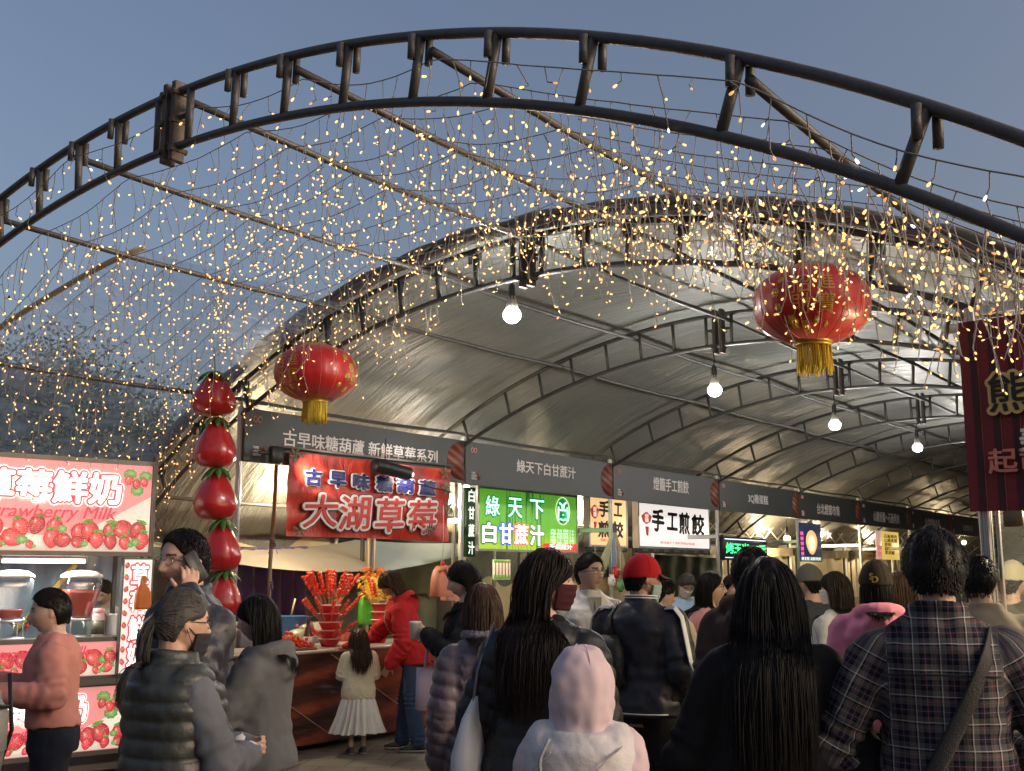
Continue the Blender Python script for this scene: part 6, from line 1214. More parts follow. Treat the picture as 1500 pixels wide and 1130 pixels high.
        if brim:
            b = MB(); sg = -1 if back else 1
            def fn(u, v): lon = (u-.5)*2.0; r = 1+brim*v*np.cos(lon*1.2)**.6; return (.40*np.sin(lon)*(1+.10*v), sg*(.47*np.cos(lon)+brim*.5*v*np.cos(lon*1.1)), .11-.10*v*np.cos(lon)+.0*v-.05*np.sin(lon)**2*v)
            b.grid(fn, 20, 8); q = s.hput('brim', b, fab('brim %s' % (brimcol or col,), brimcol or col)); md = q.modifiers.new('thickness', 'SOLIDIFY'); md.thickness = .004; q.parent = o
            q.matrix_parent_inverse = Matrix.Identity(4)
        return o
    def strap(s, name, pts, m, w_=.012, flat=.25, ups=None):
        P = np.array(pts); i = np.linspace(0, len(P)-1, len(P)*5); Q = np.stack([np.interp(i, np.arange(len(P)), P[:, j]) for j in range(3)], 1)
        for _ in range(2): Q[1:-1] = (Q[:-2]+2*Q[1:-1]+Q[2:])/4
        nn = Q.copy(); nn[:, 2] = 0; mb = MB(); mb.tubes(Q[None], w_*s.H, 8, flat=flat, up=nrm(nn)[None]); return mb
    def world(s, mb):                                                   # put person-local geometry in the world for a thing of its own
        c, n = cos(-s.face), sin(-s.face)
        for i, v in enumerate(mb.V): v = s.bend(v); mb.V[i] = np.stack([v[:, 0]*c-v[:, 1]*n, v[:, 0]*n+v[:, 1]*c, v[:, 2]], 1)+s.base
        return mb
shoem = M('dark shoe', (.035, .033, .03), .5, var=.2); solem = M('shoe sole', (.30, .28, .25), .6)

# ------------------------------------------------------------------ the cast
SK = (.52, .33, .24); BLK = (.0065, .006, .006); BRN = (.045, .024, .015); GRY = (.055, .052, .05)
# --- boy in pink
pinkk = fab('dusty pink', (.46, .20, .17)); navy = fab('navy', (.014, .017, .028))
b = Person('boy in a dusty pink sweatshirt in profile, a stick in his mouth', 89, 862, 6.0, -84, (0, -4, 0), R=((.14, .05, .66), (.10, .20, .68)), L=((-.150, -.02, .650), (-.135, .16, .665)), hs=1.10, near=True, lean=2)
b.top('sweatshirt', pinkk, .024, .54, collar=.0, disp='fold', amp=1.1, cuff=pinkk); b.trousers(navy, .017); b.hair('short', BLK, 560, .028, seed=2, vol=.9, lift=.5, hl=(.30, .11, -.30))
mb = MB(); q = lambda p: b.HR @ (np.array(p)*b.hh)+b.hc; p0, p1 = q((0, .47, -.27)), q((0, .78, -.20)); mb.tube([p0, p1], .0025, 5); o = put('candy_stick', b.world(mb), stick); tag(o, 'thin stick of red candied fruit held in the mouth of the boy in pink', 'skewer'); mb = MB(); mb.ell(q((0, .50, -.27)), (.013, .013, .012), 10); put('fruit', b.world(mb), fruit, o)
# --- backpack wearer at the left edge
greyb = M('backpack grey', (.26, .26, .25), .7, var=.2, bump=.3, bs=40)
b = Person('person in grey at the left edge, mostly outside the picture, wearing a backpack', -86, 830, 4.2, -30, fem=False, L=((-.15, .06, .63), (-.10, .20, .60)), R=((.15, .05, .62), (.17, .2, .56)))
b.top('jacket', fab('mid grey', (.14, .145, .15)), .022, .47); b.trousers(navy); b.hair('short', BLK, 200, .05)
mb = MB(); mb.loft([(0, -.175, .82, .12, .07), (0, -.18, .85, .15, .10), (0, -.18, .97, .165, .115), (0, -.175, 1.12, .16, .105), (0, -.165, 1.24, .13, .08), (0, -.15, 1.30, .08, .04)], 28, 3.2)
mb2 = MB(); mb2.loft([(0, -.275, .96, .10, .03), (0, -.285, .99, .125, .05), (0, -.285, 1.12, .125, .05), (0, -.27, 1.17, .10, .03)], 24, 3.2)
t = put('backpack', b.world(mb), greyb); tag(t, 'grey backpack with black straps worn at the left edge of the picture', 'backpack'); put('front_pocket', b.world(mb2), greyb, t); mb = MB()
for k in (1, -1): mb.tube([(k*.145, -.235, .92), (k*.155, -.28, 1.05), (k*.15, -.25, 1.25)], .012, 6, flat=.5); mb.tube([(k*.11, -.15, 1.40), (k*.10, -.03, 1.46), (k*.105, .10, 1.36), (k*.12, .10, 1.15), (k*.15, -.1, 1.0)], .02, 6, flat=.35)
mb.tube([(-.1, -.335, 1.14), (0, -.345, 1.15), (.1, -.335, 1.14)], .008, 6); put('strap', b.world(mb), black, t)
# --- woman with ponytail and vest
vest = M('vest nylon', (.036, .041, .039), .42, var=.08, vs=8, bump=.12, bs=90); greys = fab('heather grey', (.115, .125, .145), var=.3)
b = Person('woman with a grey streaked ponytail and dark quilted vest over a grey sweater, hands clasped', 262, 864, 4.0, 56, (10, -6, 0), R=((.145, .035, .630), (.050, .180, .622)), L=((-.15, .08, .630), (-.030, .232, .628)), fem=True, near=True, hdir=(((-.35, .9, .12), (-.9, -.3, .1)), ((.97, .15, .12), (-.1, -1, .05))), hand=(.85, 1.25), hs=1.05, bw=1.0, skin=(.50, .31, .22))
b.top('sweater', greys, .020, .48, amp=1.3, sease=.017, cuff=M('pale cuff', (.55, .56, .58), .8, bump=.2, bs=150)); b.top('vest', vest, .034, .44, flare=.08, sleeves=False, disp='puffer', collar=.012, vox=.008, amp=1.15)
b.trousers(fab('black', (.012, .012, .013))); b.hair('pony', GRY, 620, .30, seed=4, hl=(.30, .06, -.30), tie=(0, -.43, .0)); b.glasses(); b.mask((.03, .03, .035), low=True)
# --- man on the phone
dkj = M('dark navy nylon', (.022, .024, .034), .45, var=.1, vs=7, bump=.15, bs=60)
b = Person('man in glasses and a dark jacket talking into a phone at his ear', 279, 777, 4.8, -118, (-8, -4, 0), L=((-.150, .070, .665), (-.088, .045, .838)), near=True, hs=1.02, hdir=(None, ((.08, -.12, .98), (.95, -.2, 0))), hand=(.7, 1.0), skin=(.50, .31, .23))
b.top('jacket', dkj, .032, .46, collar=.02, amp=1.6); b.trousers(navy); b.hair('short', BLK, 620, .038, seed=6, vol=.8, lift=.7, hl=(.34, .06, -.30)); b.glasses(M('gold spectacle frame', (.55, .48, .36), .25, metal=.9))
mb = MB(); mb.bbox((0, 0, 0), (.009, .066, .135), .003); R_ = b.HR @ np.array(Matrix.Rotation(rad(10), 3, 'Y') @ Matrix.Rotation(rad(-25), 3, 'X')); c = b.hc+b.HR @ (np.array([-.415, .07, -.10])*b.hh); mb.V[0] = mb.V[0] @ R_.T+c; o = put('phone', b.world(mb), black); tag(o, 'dark phone held to the ear of the man in glasses', 'phone')
# --- woman in long grey hoodie
cardi = fab('slate grey', (.105, .11, .118), var=.05)
b = Person('black haired woman in a long grey hooded cardigan behind the ponytail woman', 385, 872, 5.2, -66, (-6, -8, 0), L=((-.15, .06, .63), (-.05, .19, .70)), R=((.14, .07, .63), (.05, .2, .68)), fem=True, near=True, bw=.95)
b.top('cardigan', cardi, .026, .26, flare=.10, hood='down', amp=1.0); b.trousers(fab('black', (.012, .012, .013))); b.hoodx = 0; b.hair('long', BLK, 560, .255, seed=8, vol=1.1)
mb = MB(); p = [b.backpt(x, z, .004) for x, z in ((-.10, .50), (-.06, .505), (0, .505), (.05, .505))]; mb.tube(p, .004, 5); b.put('pocket_edge', mb, fab('dark slate', (.07, .072, .075)))
# --- toddler girl
cream = fab('cream knit', (.62, .55, .40), bump=.5, bs=90); tul = M('white tulle', (.62, .58, .54), .7, var=.1, bump=.3, bs=90)
b = Person('toddler girl in a cream top and white tulle skirt at the candied fruit table', 527, 921, 10.55, -14, (8, 6, 0), hs=1.36, near=False, R=((.16, .02, .60), (.13, .12, .62)), L=((-.15, .03, .60), (-.10, .13, .62)), fem=True, bw=1.16, H=1.115)
b.vox = .006; b.shoem = M('teal sandal', (.04, .20, .20), .5); b.top('top', cream, .022, .44, sleeves='short', amp=.7, flare=.05, vox=.009); b.skirt(tul, .17, .50, .27, n=18); b.hair('wavy', BRN, 320, .30, wave=.28, seed=9, vol=1.25)
# --- vendor in red
redh = fab('red fleece', (.48, .022, .025)); jean = fab('blue denim', (.045, .07, .125), var=.35, bump=.4, bs=220)
b = Person('vendor with wavy brown hair, red hoodie and ripped jeans leaning over the table', 606, 846, 10.75, -88, (6, -22, 0), hs=1.0, lean=15, R=((.16, .19, .655), (.12, .36, .60)), L=((-.15, .035, .60), (-.13, .115, .475)), skin=(.50, .28, .19), H=1.69, legs=((.06, .03, .065, .05), (-.06, -.01, -.06, -.04)))
b.shoem = M('beige sneaker', (.45, .40, .33), .6, var=.15); b.solem = M('white sole', (.65, .62, .56), .6)
b.top('hoodie', redh, .026, .465, hood='down', amp=1.4, vox=.011); b.trousers(jean, .014, wide=1.15); b.hair('wavy', (.06, .030, .016), 380, .26, wave=.20, seed=10, vol=1.5)
mb = MB()
for k in range(4): mb.tube([b.frontpt(-.045+.02*j, .73-.022*k+.004*(j % 2), .003) for j in range(6)], .006, 5, flat=.4)
b.put('chest_print', mb, M('faded print', (.62, .38, .34), .7)); mb = MB()
for k in (1, -1): mb.tube([b.frontpt(k*.025, .80, .004), b.frontpt(k*.028, .74, .006), b.frontpt(k*.03, .68, .006)], .0035, 5)
b.put('drawstring', mb, white); mb = MB(); kn = b.leg[-1][1]
for k in range(5): mb.tube([kn+np.array([-.03+.012*k, .060+.002*(k % 2), -.05+.03*k]), kn+np.array([.03, .062, -.045+.03*k])], .006, 5, flat=.4)
b.put('knee_rip', mb, M('frayed cotton', (.42, .42, .40), .8))
# --- woman in black with tote
blk = fab('black', (.012, .012, .013)); dblue = fab('dark denim', (.035, .055, .095), var=.3)
b = Person('woman in black looking down at the paper cup in her hands', 684, 822, 7.3, -92, (-2, -16, 0), R=((.14, .04, .655), (.06, .135, .715)), L=((-.15, .05, .65), (-.045, .15, .725)), fem=True, near=True, skin=(.56, .38, .29))
b.top('top', blk, .018, .50, amp=1.1); b.trousers(dblue, .014); b.hair('long', BLK, 480, .33, seed=12, hl=(.28, .05, -.36))
w_ = b.arm[-1][1]; mb = MB(); c = w_+np.array([.05, .075, .035]); mb.lathe([(.028, -.06), (.038, .03), (.041, .035), (.041, .045), (.03, .05)], 18, c); o = put('paper_cup', b.world(mb), M('paper white', (.62, .60, .56), .6)); tag(o, 'white paper cup in the hands of the woman in black', 'cup')
mb = MB(); c = b.arm[-1][1]+np.array([-.01, -.05, -.22]); mb.loft([(c[0], c[1], c[2]-.24, .045, .10), (c[0], c[1], c[2]-.235, .05, .115), (c[0], c[1], c[2]-.1, .048, .115), (c[0], c[1], c[2]+.02, .018, .112)], 24, 4); lav = fab('lavender canvas', (.46, .38, .46)); o = put('tote_bag', b.world(mb), lav); tag(o, 'small lavender tote bag hanging from the forearm of the woman in black', 'bag'); mb = MB()
for k in (.03, -.03): mb.tube([c+np.array([k*.4, .06, 0]), c+np.array([0, .045, .13]), c+np.array([.01, 0, .22]), c+np.array([0, -.045, .13]), c+np.array([k*.4, -.06, 0])], .010, 6, flat=.4)
put('handle', b.world(mb), lav, o); mb = MB(); an = np.linspace(0, 2*pi, 14); x0 = c[0]-.052; mb.tube(np.stack([0*an+x0, c[1]-.0+.022*np.cos(an), c[2]-.13+.018*np.sin(an)], 1), .002, 4); [mb.ell((x0, c[1]+q, c[2]-.128), (.002, .003, .004), 6) for q in (-.008, .008)]; [mb.ell((x0, c[1]+q, c[2]-.108), (.002, .006, .009), 6) for q in (-.013, .013)]; put('face_print', b.world(mb), ink, o)
# --- woman with bob in purple puffer
plum = M('plum nylon', (.13, .105, .13), .5, var=.08, vs=8, bump=.12, bs=90)
b = Person('woman with a brown bob in a plum puffer coat, seen from behind', 708, 856, 5.4, -12, (-5, -4, 0), fem=True, near=True, bw=.95)
b.top('puffer_coat', plum, .028, .30, disp='puffer', collar=.01, amp=1.2, vox=.009); b.trousers(blk); b.hair('bob', (.055, .032, .022), 480, .24, seed=13, vol=1.25, hl=(.30, .03, -.36))
mb = MB(); [mb.cone(np.array([sin(a)*.055*b.H, -.006*b.H-cos(a)*.05*b.H, .845*b.H]), .016*b.H, np.array([sin(a+.25)*.055*b.H, -.006*b.H-cos(a+.25)*.05*b.H, .85*b.H]), .016*b.H, 8) for a in np.arange(0, 2*pi, .26)]; b.put('scarf', mb, M('scarf dots', (.16, .15, .20), .8, var=.8, vs=70))
# --- woman with long hair, maroon mask, black coat
b = Person('woman with long dark hair, maroon face mask and black puffer coat', 798, 806, 4.3, 16, (66, -6, 0), fem=True, near=True, bw=.98, skin=(.52, .34, .26), L=((-.155, -.01, .63), (-.15, .06, .50)))
b.top('black_coat', M('black nylon', (.011, .011, .014), .5, var=.08, vs=8, bump=.12, bs=90), .030, .22, disp='puffer', flare=.12, amp=.9, vox=.010); b.trousers(blk); b.hair('long', (.012, .008, .007), 760, .58, seed=14, wave=.10, vol=1.35, part=-.05, hl=(.27, .06, -.36)); b.mask((.05, .012, .018))
mb = MB(); P = lambda x, y, z: np.array([x, y, z]); mb.loft([(-.27, -.05, .72, .05, .12), (-.275, -.05, .75, .06, .15), (-.27, -.05, .95, .055, .15), (-.255, -.05, 1.08, .03, .13), (-.24, -.05, 1.16, .012, .07)], 26, 3); wht = fab('white canvas', (.62, .63, .66)); o = put('tote_bag', b.world(mb), wht); tag(o, 'white canvas tote bag on the shoulder of the woman with the maroon mask', 'bag'); mb = MB()
mb.tube([(-.25, -.14, 1.05), (-.235, -.10, 1.25), (-.19, -.05, 1.42), (-.225, .02, 1.25), (-.25, .04, 1.05)], .012, 6, flat=.4); mb.tube([(-.325, -.15, .88), (-.333, -.05, .87), (-.325, .05, .88)], .005, 5); put('strap', b.world(mb), fab('grey webbing', (.25, .26, .28)), o)
# --- man in white jacket
b = Person('man in glasses and a white zip jacket looking to the right', 862, 812, 7.7, 162, (-26, 2, 0), hs=1.02, near=True, skin=(.56, .37, .27)); b.top('white_jacket', M('white nylon', (.60, .57, .53), .5, var=.08, bump=.2, bs=30), .030, .46, collar=.012, amp=1.4); b.trousers(dblue); b.hair('short', BLK, 480, .045, seed=15, vol=1.1, hl=(.30, .08, -.30)); b.glasses()
mb = MB(); mb.tube([b.frontpt(0, z, .006) for z in np.linspace(.48, .83, 12)], .006, 5); b.put('zip', mb, M('zip grey', (.3, .3, .3), .5)); mb = MB(); mb.add(np.array([b.frontpt(x, z, .016) for x, z in ((-.03, .835), (.03, .835), (.004, .72), (-.004, .72))]), [[0, 1, 2, 3]]); b.put('shirt_front', mb, fab('grey shirt', (.26, .25, .23)))
# --- man in red cap
trk = M('track nylon', (.020, .021, .028), .5, var=.08, vs=8, bump=.12, bs=90); wst = M('white stripe', (.70, .70, .70), .6)
b = Person('man in a red cap and black track jacket with white sleeve stripes', 938, 815, 6.6, 24, (38, -3, 0), R=((.155, -.03, .63), (.15, .09, .53)), L=((-.15, .02, .62), (-.12, .12, .56)), near=True, bw=1.08, skin=(.38, .22, .15), hs=1.05)
b.top('track_jacket', trk, .030, .475, collar=.014, amp=1.4); b.trousers(blk, .016); b.hair('short', BLK, 420, .03, seed=16, zmax=.10, lift=.3, hl=(.34, .04, -.30)); b.cap((.40, .012, .018), .62, (.06, .03, .03)); b.glasses(); b.mask((.30, .42, .40), low=True)
mb = MB(); H = b.H
for k in (1, -1):
    sh = b.sh[k]; e, w_ = b.arm[k]
    for q in (-.016, 0, .016):
        P = []
        for p0, p1, r0, r1 in ((sh+np.array([-k*.03*H, 0, .02*H]), sh, .036, .064), (sh, e, .064, .058), (e, w_, .058, .049)):
            d = nrm(p1-p0); a1 = nrm(np.cross(d, [0, 1, 0]))*(1 if np.cross(d, [0, 1, 0])[0]*k > 0 else -1); a2 = np.cross(d, a1)
            for u in np.linspace(.05, .95, 7): P.append(p0+(p1-p0)*u+nrm(a1*.85-np.array([0, .55, 0])+np.array([0, 0, .25]) if p0 is not sh or True else a1)*(r0+(r1-r0)*u)*H+np.array([0, q*.9, q*.3])*H*.6)
        mb.tubes(b.strap('s', P, None).V[0].reshape(1, -1, 8, 3).mean(2) if False else np.array(P)[None], .0052*H, 6, flat=.5)
b.put('sleeve_stripe', mb, wst); mb = MB(); an = np.linspace(-2.6, 2.6, 24)
for dz in (0, .008): mb = MB(); mb.tube([np.array([sin(a)*.056*H, -.006*H-cos(a)*.055*H, (.858+dz+.003*cos(a))*H]) for a in an], .0026*H, 5); b.put('collar_stripe', mb, wst)
mb = MB(); mb.tube([b.backpt(x, .488, .005) for x in np.linspace(-.118, .118, 15)], .0026*H, 5); b.put('hem_stripe', mb, wst)
mb = MB(); c = b.backpt(-.075, .68, .03); mb.loft([(c[0], c[1], c[2]-.2, .07, .03), (c[0], c[1]-.01, c[2]-.17, .095, .055), (c[0], c[1]-.01, c[2]+.02, .09, .05), (c[0], c[1]+.01, c[2]+.10, .05, .025)], 22, 3); o = put('black_backpack', b.world(mb), M('bag nylon', (.014, .014, .015), .6, var=.2, bump=.3, bs=50)); tag(o, 'small black bag slung on the back of the man in the red cap', 'bag'); mb = MB(); mb.tube([c+np.array([0, 0, .09]), b.backpt(-.075, .79, .008), np.array([-.085*H, 0, .845*H])], .016, 6, flat=.4); put('strap', b.world(mb), black, o)
# --- child with pink hood and white quilted vest
wv = M('white quilted nylon', (.52, .51, .52), .55, var=.06, bump=.2, bs=40); pk = fab('lavender pink fleece', (.54, .43, .465), sheen=.1)
b = Person('child in a lavender pink hood and white quilted vest, seen from behind', 851, 934, 3.45, 8, (4, -2, 0), hs=1.20, near=True, bw=.84, H=1.395); b.hc = b.hc+np.array([0, 0, -.01])
b.top('hoodie', pk, .026, .46, hood='up', amp=1.5, vox=.008); b.top('quilted_vest', wv, .044, .42, sleeves=False, disp='quilt', neck=.825, vox=.008, amp=.55)
stm = fab('quilt seam', (.42, .40, .41))
for x0, z0, x1, z1 in ((-.115, .60, .09, .80), (-.10, .50, .115, .71), (-.02, .46, .12, .60), (.095, .80, .02, .735), (-.12, .72, -.05, .79)): mb = MB(); mb.tube([b.backpt(x0+(x1-x0)*u, z0+(z1-z0)*u, .0085) for u in np.linspace(0, 1, 18)], .0022, 5); b.put('seam', mb, stm)
for lon in (-.42, .46): mb = MB(); la = np.linspace(-.75, 1.35, 24); mb.tube(np.stack([.435*np.sin(lon+.12*np.sin(la*2))*np.cos(la), -.50*np.cos(lon)*np.cos(la)-.045-.06*np.clip(-np.sin(la), 0, 1)-.006, .59*np.sin(la)], 1), .006, 5); b.hput('hood_seam', mb, fab('hood seam', (.40, .30, .34))); b.trousers(blk)
P = [b.backpt(x, z, .019) for x, z in ((-.055, .815), (-.075, .77), (-.06, .70), (-.02, .62), (.03, .55), (.09, .49))]; mb = MB(); mb.tubes(b.strap('s', P, None, .0062, .6).V[0].reshape(1, -1, 8, 3).mean(2), .0095, 8, flat=.6); o = put('bag_strap', b.world(mb), M('speckled strap', (.22, .23, .25), .6, var=.7, vs=220)); tag(o, 'thin grey speckled strap crossing the back of the white quilted vest', 'bag strap')
# --- beige hooded man behind the cap man
beig = fab('beige fleece', (.48, .43, .35)); b = Person('person in a beige hooded jacket half hidden behind the man in the red cap', 966, 846, 7.6, 40, (20, -12, 0), R=((.165, .02, .64), (.13, .15, .66)), bw=1.12); b.top('jacket', beig, .034, .46, hood='down', amp=1.6); b.trousers(dblue); b.hair('short', BLK, 200, .05)
# --- masked vendor
b = Person('vendor in a pale blue shirt and white face mask bending over the dumpling counter', 992, 837, 11.6, 150, (8, -26, 0), lean=12, H=1.66, near=False); b.top('shirt', fab('pale blue', (.30, .42, .58)), .022, .47); b.trousers(blk); b.hair('short', GRY, 220, .05); b.mask((.70, .66, .64))
# --- woman in pink sweatshirt
b = Person('woman with glasses and long black hair in a salmon pink sweatshirt facing right', 1037, 838, 8.2, 96, (-4, 2, 0), R=((.15, .03, .63), (.07, .16, .58)), L=((-.15, .04, .62), (-.05, .18, .56)), fem=True, near=True, skin=(.58, .38, .28), bw=1.1); b.top('sweatshirt', fab('salmon fleece', (.56, .25, .22)), .030, .47, amp=1.5, collar=.0); b.trousers(dblue); b.hair('long', BLK, 360, .36, seed=18); b.glasses()
b = Person('long haired woman in dull rose mostly hidden behind the brown hoodie man', 1071, 842, 9.3, 150, (0, 0, 0), fem=True); b.top('jacket', fab('dull rose', (.30, .14, .13)), .026, .47); b.trousers(blk); b.hair('long', BLK, 240, .34, seed=19)
# --- brown hoodie
b = Person('man with thick black hair in a dark brown hoodie, seen from behind', 1098, 803, 5.8, 14, (8, -6, 0), near=True, bw=.92, hs=1.06); b.top('hoodie', fab('dark brown fleece', (.060, .040, .034)), .030, .46, hood='down', amp=1.4); b.trousers(blk); b.hair('short', BLK, 620, .06, seed=20, vol=1.3)
# --- long black hair, black coat
b = Person('woman in a black coat with very long straight black hair, seen from behind', 1124, 820, 3.8, 0, (-3, -3, 0), fem=True, near=True, bw=.98, R=((.165, -.01, .60), (.15, .08, .48)), L=((-.165, -.01, .60), (-.15, .08, .48))); b.top('black_coat', fab('black wool', (.009, .009, .010), var=.3), .030, .20, flare=.24, amp=1.2); b.trousers(blk); b.hair('long', (.006, .0055, .006), 900, .66, seed=21, vol=1.35)
# --- cap and jacket, bob with mask, baseball cap
b = Person('person in a grey flat cap and dark jacket beyond the bob haired woman', 1188, 829, 8.2, -50, (0, -8, 0)); b.top('jacket', fab('dark slate jacket', (.04, .045, .055)), .03, .46, amp=1.4); b.trousers(blk); b.hair('short', BLK, 180, .03, zmax=.08, lift=.3); b.cap((.10, .095, .09), .45)
b = Person('woman with a dark bob and pale face mask in a pale blue grey top', 1226, 838, 7.6, -50, (-18, -4, 0), fem=True, near=True, skin=(.56, .38, .29)); b.top('top', fab('pale blue grey', (.40, .42, .42)), .028, .46, amp=1.3); b.trousers(dblue); b.hair('bob', (.020, .015, .013), 460, .30, seed=23, vol=1.2); b.mask((.62, .55, .50))
b = Person('person in a black baseball cap with gold lettering and a pink hoodie, seen from behind', 1282, 826, 6.5, -4, (2, -3, 0), fem=True, near=True, bw=1.15, hs=1.06); b.top('hoodie', fab('bright pink fleece', (.60, .22, .33)), .034, .45, hood='down', amp=1.3); b.trousers(blk); b.hair('bob', BLK, 420, .17, seed=24, vol=.5, zmax=.10); c_ = b.cap((.022, .016, .013), .55, None, tall=.03)
def capmark(co, f, cx, cz, sc, y_off):
    x = cx+co[:, 0]*sc; z = cz+co[:, 1]*sc; P = np.stack([x, -.489*np.sqrt(np.clip(1-(x/.405)**2-(np.clip(z, 0, 1)/.62)**2, 0.02, 1))-y_off, z], 1); return P
mb = MB()
for ch, cx, cz in (('S', -.115, .20), ('D', -.035, .125)):
    co, f = glyphs(ch, .035, 0.); lay_ = np.round(co[:, 2]/1e3)*.0008; co = co-(co.max(0)+co.min(0))/2; co = co*np.array([1.0, 1.0, 1]); mb.add(capmark(co, f, cx, cz, .21, .014+lay_), f)
b.hput('cap_emblem', mb, M('gold thread', (.62, .36, .06), .6, bump=.3, bs=200), False).parent = c_
# --- plaid shirt
def plaid_mat():
    m = bpy.data.materials.new('plaid flannel'); m.use_nodes = True; t = m.node_tree; b = t.nodes['Principled BSDF']; N = t.nodes.new; L = t.links.new
    a = N('ShaderNodeAttribute'); a.attribute_name = 'gco'; sp = N('ShaderNodeSeparateColor'); L(a.outputs['Color'], sp.inputs[0]); outs = []
    g_, nv, bk, wh, rs = (.085, .085, .087, 1), (.014, .016, .042, 1), (.005, .005, .006, 1), (.46, .44, .43, 1), (.22, .10, .085, 1)
    for i, per in ((0, .078), (1, .078)):
        d = N('ShaderNodeMath'); d.operation = 'DIVIDE'; d.inputs[1].default_value = per; L(sp.outputs[i], d.inputs[0]); ad = N('ShaderNodeMath'); ad.operation = 'ADD'; ad.inputs[1].default_value = 40.13; L(d.outputs[0], ad.inputs[0]); fr = N('ShaderNodeMath'); fr.operation = 'FRACT'; L(ad.outputs[0], fr.inputs[0])
        r = N('ShaderNodeValToRGB'); r.color_ramp.interpolation = 'CONSTANT'; el = r.color_ramp.elements; el[0].position = 0; el[0].color = wh; el[1].position = .045; el[1].color = g_
        for p_, c in ((.25, bk), (.33, nv), (.44, rs), (.475, nv), (.58, bk), (.66, g_), (.80, rs), (.835, g_), (.93, bk)): e = el.new(p_); e.color = c
        L(fr.outputs[0], r.inputs[0]); outs.append(r)
    mx = N('ShaderNodeMix'); mx.data_type = 'RGBA'; mx.inputs[0].default_value = .5; L(outs[0].outputs[0], mx.inputs[6]); L(outs[1].outputs[0], mx.inputs[7]); L(mx.outputs[2], b.inputs[0]); b.inputs['Roughness'].default_value = .9; b.inputs['Specular IOR Level'].default_value = .15
    tc = N('ShaderNodeTexCoord'); nz = N('ShaderNodeTexNoise'); nz.inputs['Scale'].default_value = 220; L(tc.outputs['Object'], nz.inputs[0]); bp = N('ShaderNodeBump'); bp.inputs['Strength'].default_value = .25; bp.inputs['Distance'].default_value = .01; L(nz.outputs[0], bp.inputs['Height']); L(bp.outputs[0], b.inputs['Normal']); return m
b = Person('tousled black haired man in a plaid flannel shirt, seen from behind', 1366, 776, 3.6, -3, (0, -6, 0), near=True, bw=1.02, hs=1.04, L=((-.200, -.005, .605), (-.115, .10, .500)), R=((.19, .02, .61), (.13, .15, .58)), skin=(.47, .29, .21))
b.top('plaid_shirt', plaid_mat(), .022, .43, collar=.016, amp=1.5, vox=.0075, flare=.05); b.trousers(blk); mb = MB(); mb.tube([b.backpt(x, .742+.004*cos(x*14), .006) for x in np.linspace(-.092, .092, 15)], .0028, 5); b.put('yoke_seam', mb, fab('seam navy', (.02, .02, .03))); b.hair('short', (.011, .010, .010), 900, .06, seed=25, lift=.9, vol=1.35, hl=(.30, .06, -.30))
P = [b.backpt(x, z, .010) for x, z in ((.085, .818), (.072, .78), (.045, .72), (.01, .65), (-.03, .58), (-.075, .51), (-.11, .46))]; mb = b.strap('s', P, None, .0145, .16); o = put('crossbody_bag', b.world(mb), M('black webbing', (.013, .013, .014), .65, bump=.3, bs=200)); tag(o, 'black crossbody bag on a wide strap over the plaid shirt', 'bag')
mb = MB(); c = b.backpt(-.10, .455, .025); mb.loft([(c[0], c[1], c[2]-.10, .08, .03), (c[0], c[1], c[2]-.08, .10, .045), (c[0], c[1], c[2]+.06, .10, .04), (c[0], c[1], c[2]+.09, .07, .02)], 22, 3.5); put('pouch', b.world(mb), black, o)
# --- man with glasses at the right post, beanie behind the plastic
b = Person('man in a beige jacket and thin glasses beside the right aluminium post', 1434, 815, 5.6, -18, (30, -8, 0), near=True, hs=1.02, skin=(.50, .31, .22)); b.top('jacket', fab('khaki beige', (.26, .22, .16)), .030, .46, collar=.012); b.trousers(blk); b.hair('short', BLK, 480, .04, seed=26, vol=.9, lift=.6); b.glasses()
b = Person('person in a pale beanie and dark coat behind the plastic window at right', 1480, 826, 7.4, 20, (20, -8, 0)); b.top('coat', fab('dark olive', (.05, .05, .04)), .034, .4); b.trousers(blk); b.hair('short', BLK, 160, .03, zmax=.08, lift=.3); b.cap((.42, .38, .28), 0, name='beanie', tall=.04)
b = Person('woman with long brown hair seen between the baseball cap and the plaid shirt', 1318, 838, 8.0, -30, (-20, 0, 0), fem=True); b.top('coat', fab('dark red brown', (.10, .045, .035)), .03, .46); b.trousers(blk); b.hair('long', BRN, 240, .40, seed=28)
b = Person('stall worker with short brown hair far behind the man on the phone', 364, 842, 12.2, 160, (0, -10, 0), H=1.6); b.top('apron_shirt', fab('orange shirt', (.45, .16, .05)), .022, .46); b.trousers(blk); b.hair('short', (.10, .06, .03), 200, .06, seed=29)
b = Person('stall worker in a pale green shirt inside the milk stall, turned away', 168, 826, 10.25, -150, (0, -20, 0), lean=12, H=1.6); b.top('shirt', fab('pale green', (.50, .62, .50)), .026, .46, amp=1.3); b.trousers(blk); b.hair('short', BLK, 200, .05, seed=30)
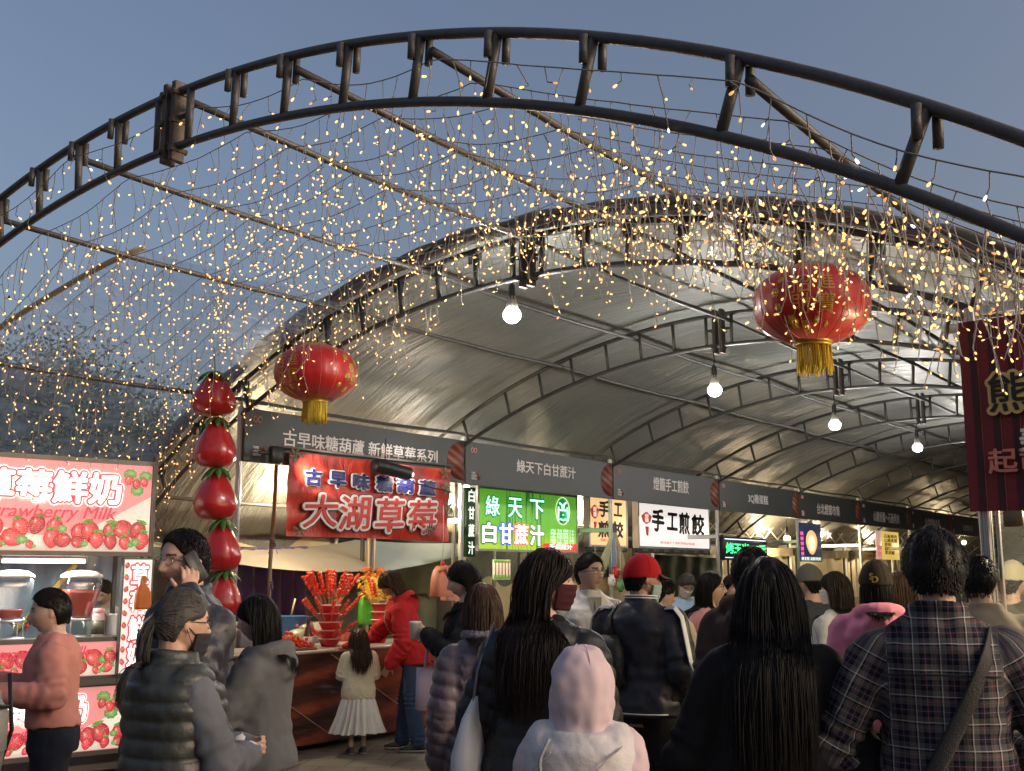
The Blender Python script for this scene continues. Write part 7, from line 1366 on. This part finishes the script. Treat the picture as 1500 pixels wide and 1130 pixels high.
# --- stroller
t = thing('stroller', 'black stroller loaded with a pale bag and toys, right of the red cap man', 'stroller', at(1010, 1000, 6.7)*np.array([1, 1, 0]), rad(-20)); mb = MB(); mb.tube([(-.22, -.35, .06), (-.22, .1, .5), (-.22, .45, 1.0)], .014, 8); mb.tube([(.22, -.35, .06), (.22, .1, .5), (.22, .45, 1.0)], .014, 8); mb.tube([(-.22, .45, 1.0), (0, .48, 1.02), (.22, .45, 1.0)], .014, 8); mb.tube([(-.22, .3, .06), (-.22, -.1, .55)], .012, 8); mb.tube([(.22, .3, .06), (.22, -.1, .55)], .012, 8); put('frame', mb, black, t)
for x in (-.22, .22):
    for y in (-.35, .3): mb = MB(); mb.tube([(x-.02, y, .075), (x+.02, y, .075)], .075, 20); put('wheel', mb, black, t)
mb = MB(); mb.grid(lambda u, v: (-.2+.4*u, -.15+.4*v, .42-.10*np.sin(u*pi)*(1-v)+.42*v**2), 16, 16); q = put('seat', mb, fab('black', (.012, .012, .013)), t); md = q.modifiers.new('thickness', 'SOLIDIFY'); md.thickness = .02; mb = MB(); mb.bbox((0, -.05, .2), (.4, .5, .14), .02); put('basket', mb, M('basket grey', (.06, .06, .065), .6), t)
sp = at(1010, 1000, 6.7)*np.array([1, 1, 0])
mb = MB(); mb.ell((0, -.02, .62), (.15, .12, .17), 18); o = tag(put('cloth_bag', mb, fab('cream cloth', (.55, .49, .34), var=.3)), 'cream cloth bag lying on the stroller', 'bag'); o.location = sp; mb = MB(); mb.tube([(-.15, -.06, .66), (0, -.15, .63), (.14, -.06, .66)], .012, 6); put('band', mb, black, o)
mb = MB(); mb.ell((-.03, -.12, .45), (.10, .08, .07), 16); mb.ell((-.12, -.14, .42), (.05, .05, .05), 12); o = tag(put('soft_toy', mb, fab('white plush', (.55, .53, .48))), 'white soft toy tucked below the cream bag on the stroller', 'toy'); o.location = sp; mb = MB(); mb.ell((.06, -.16, .34), (.12, .06, .06), 16); o = tag(put('red_cushion', mb, fab('red plush', (.45, .02, .02))), 'red cushion at the front of the stroller', 'cushion'); o.location = sp
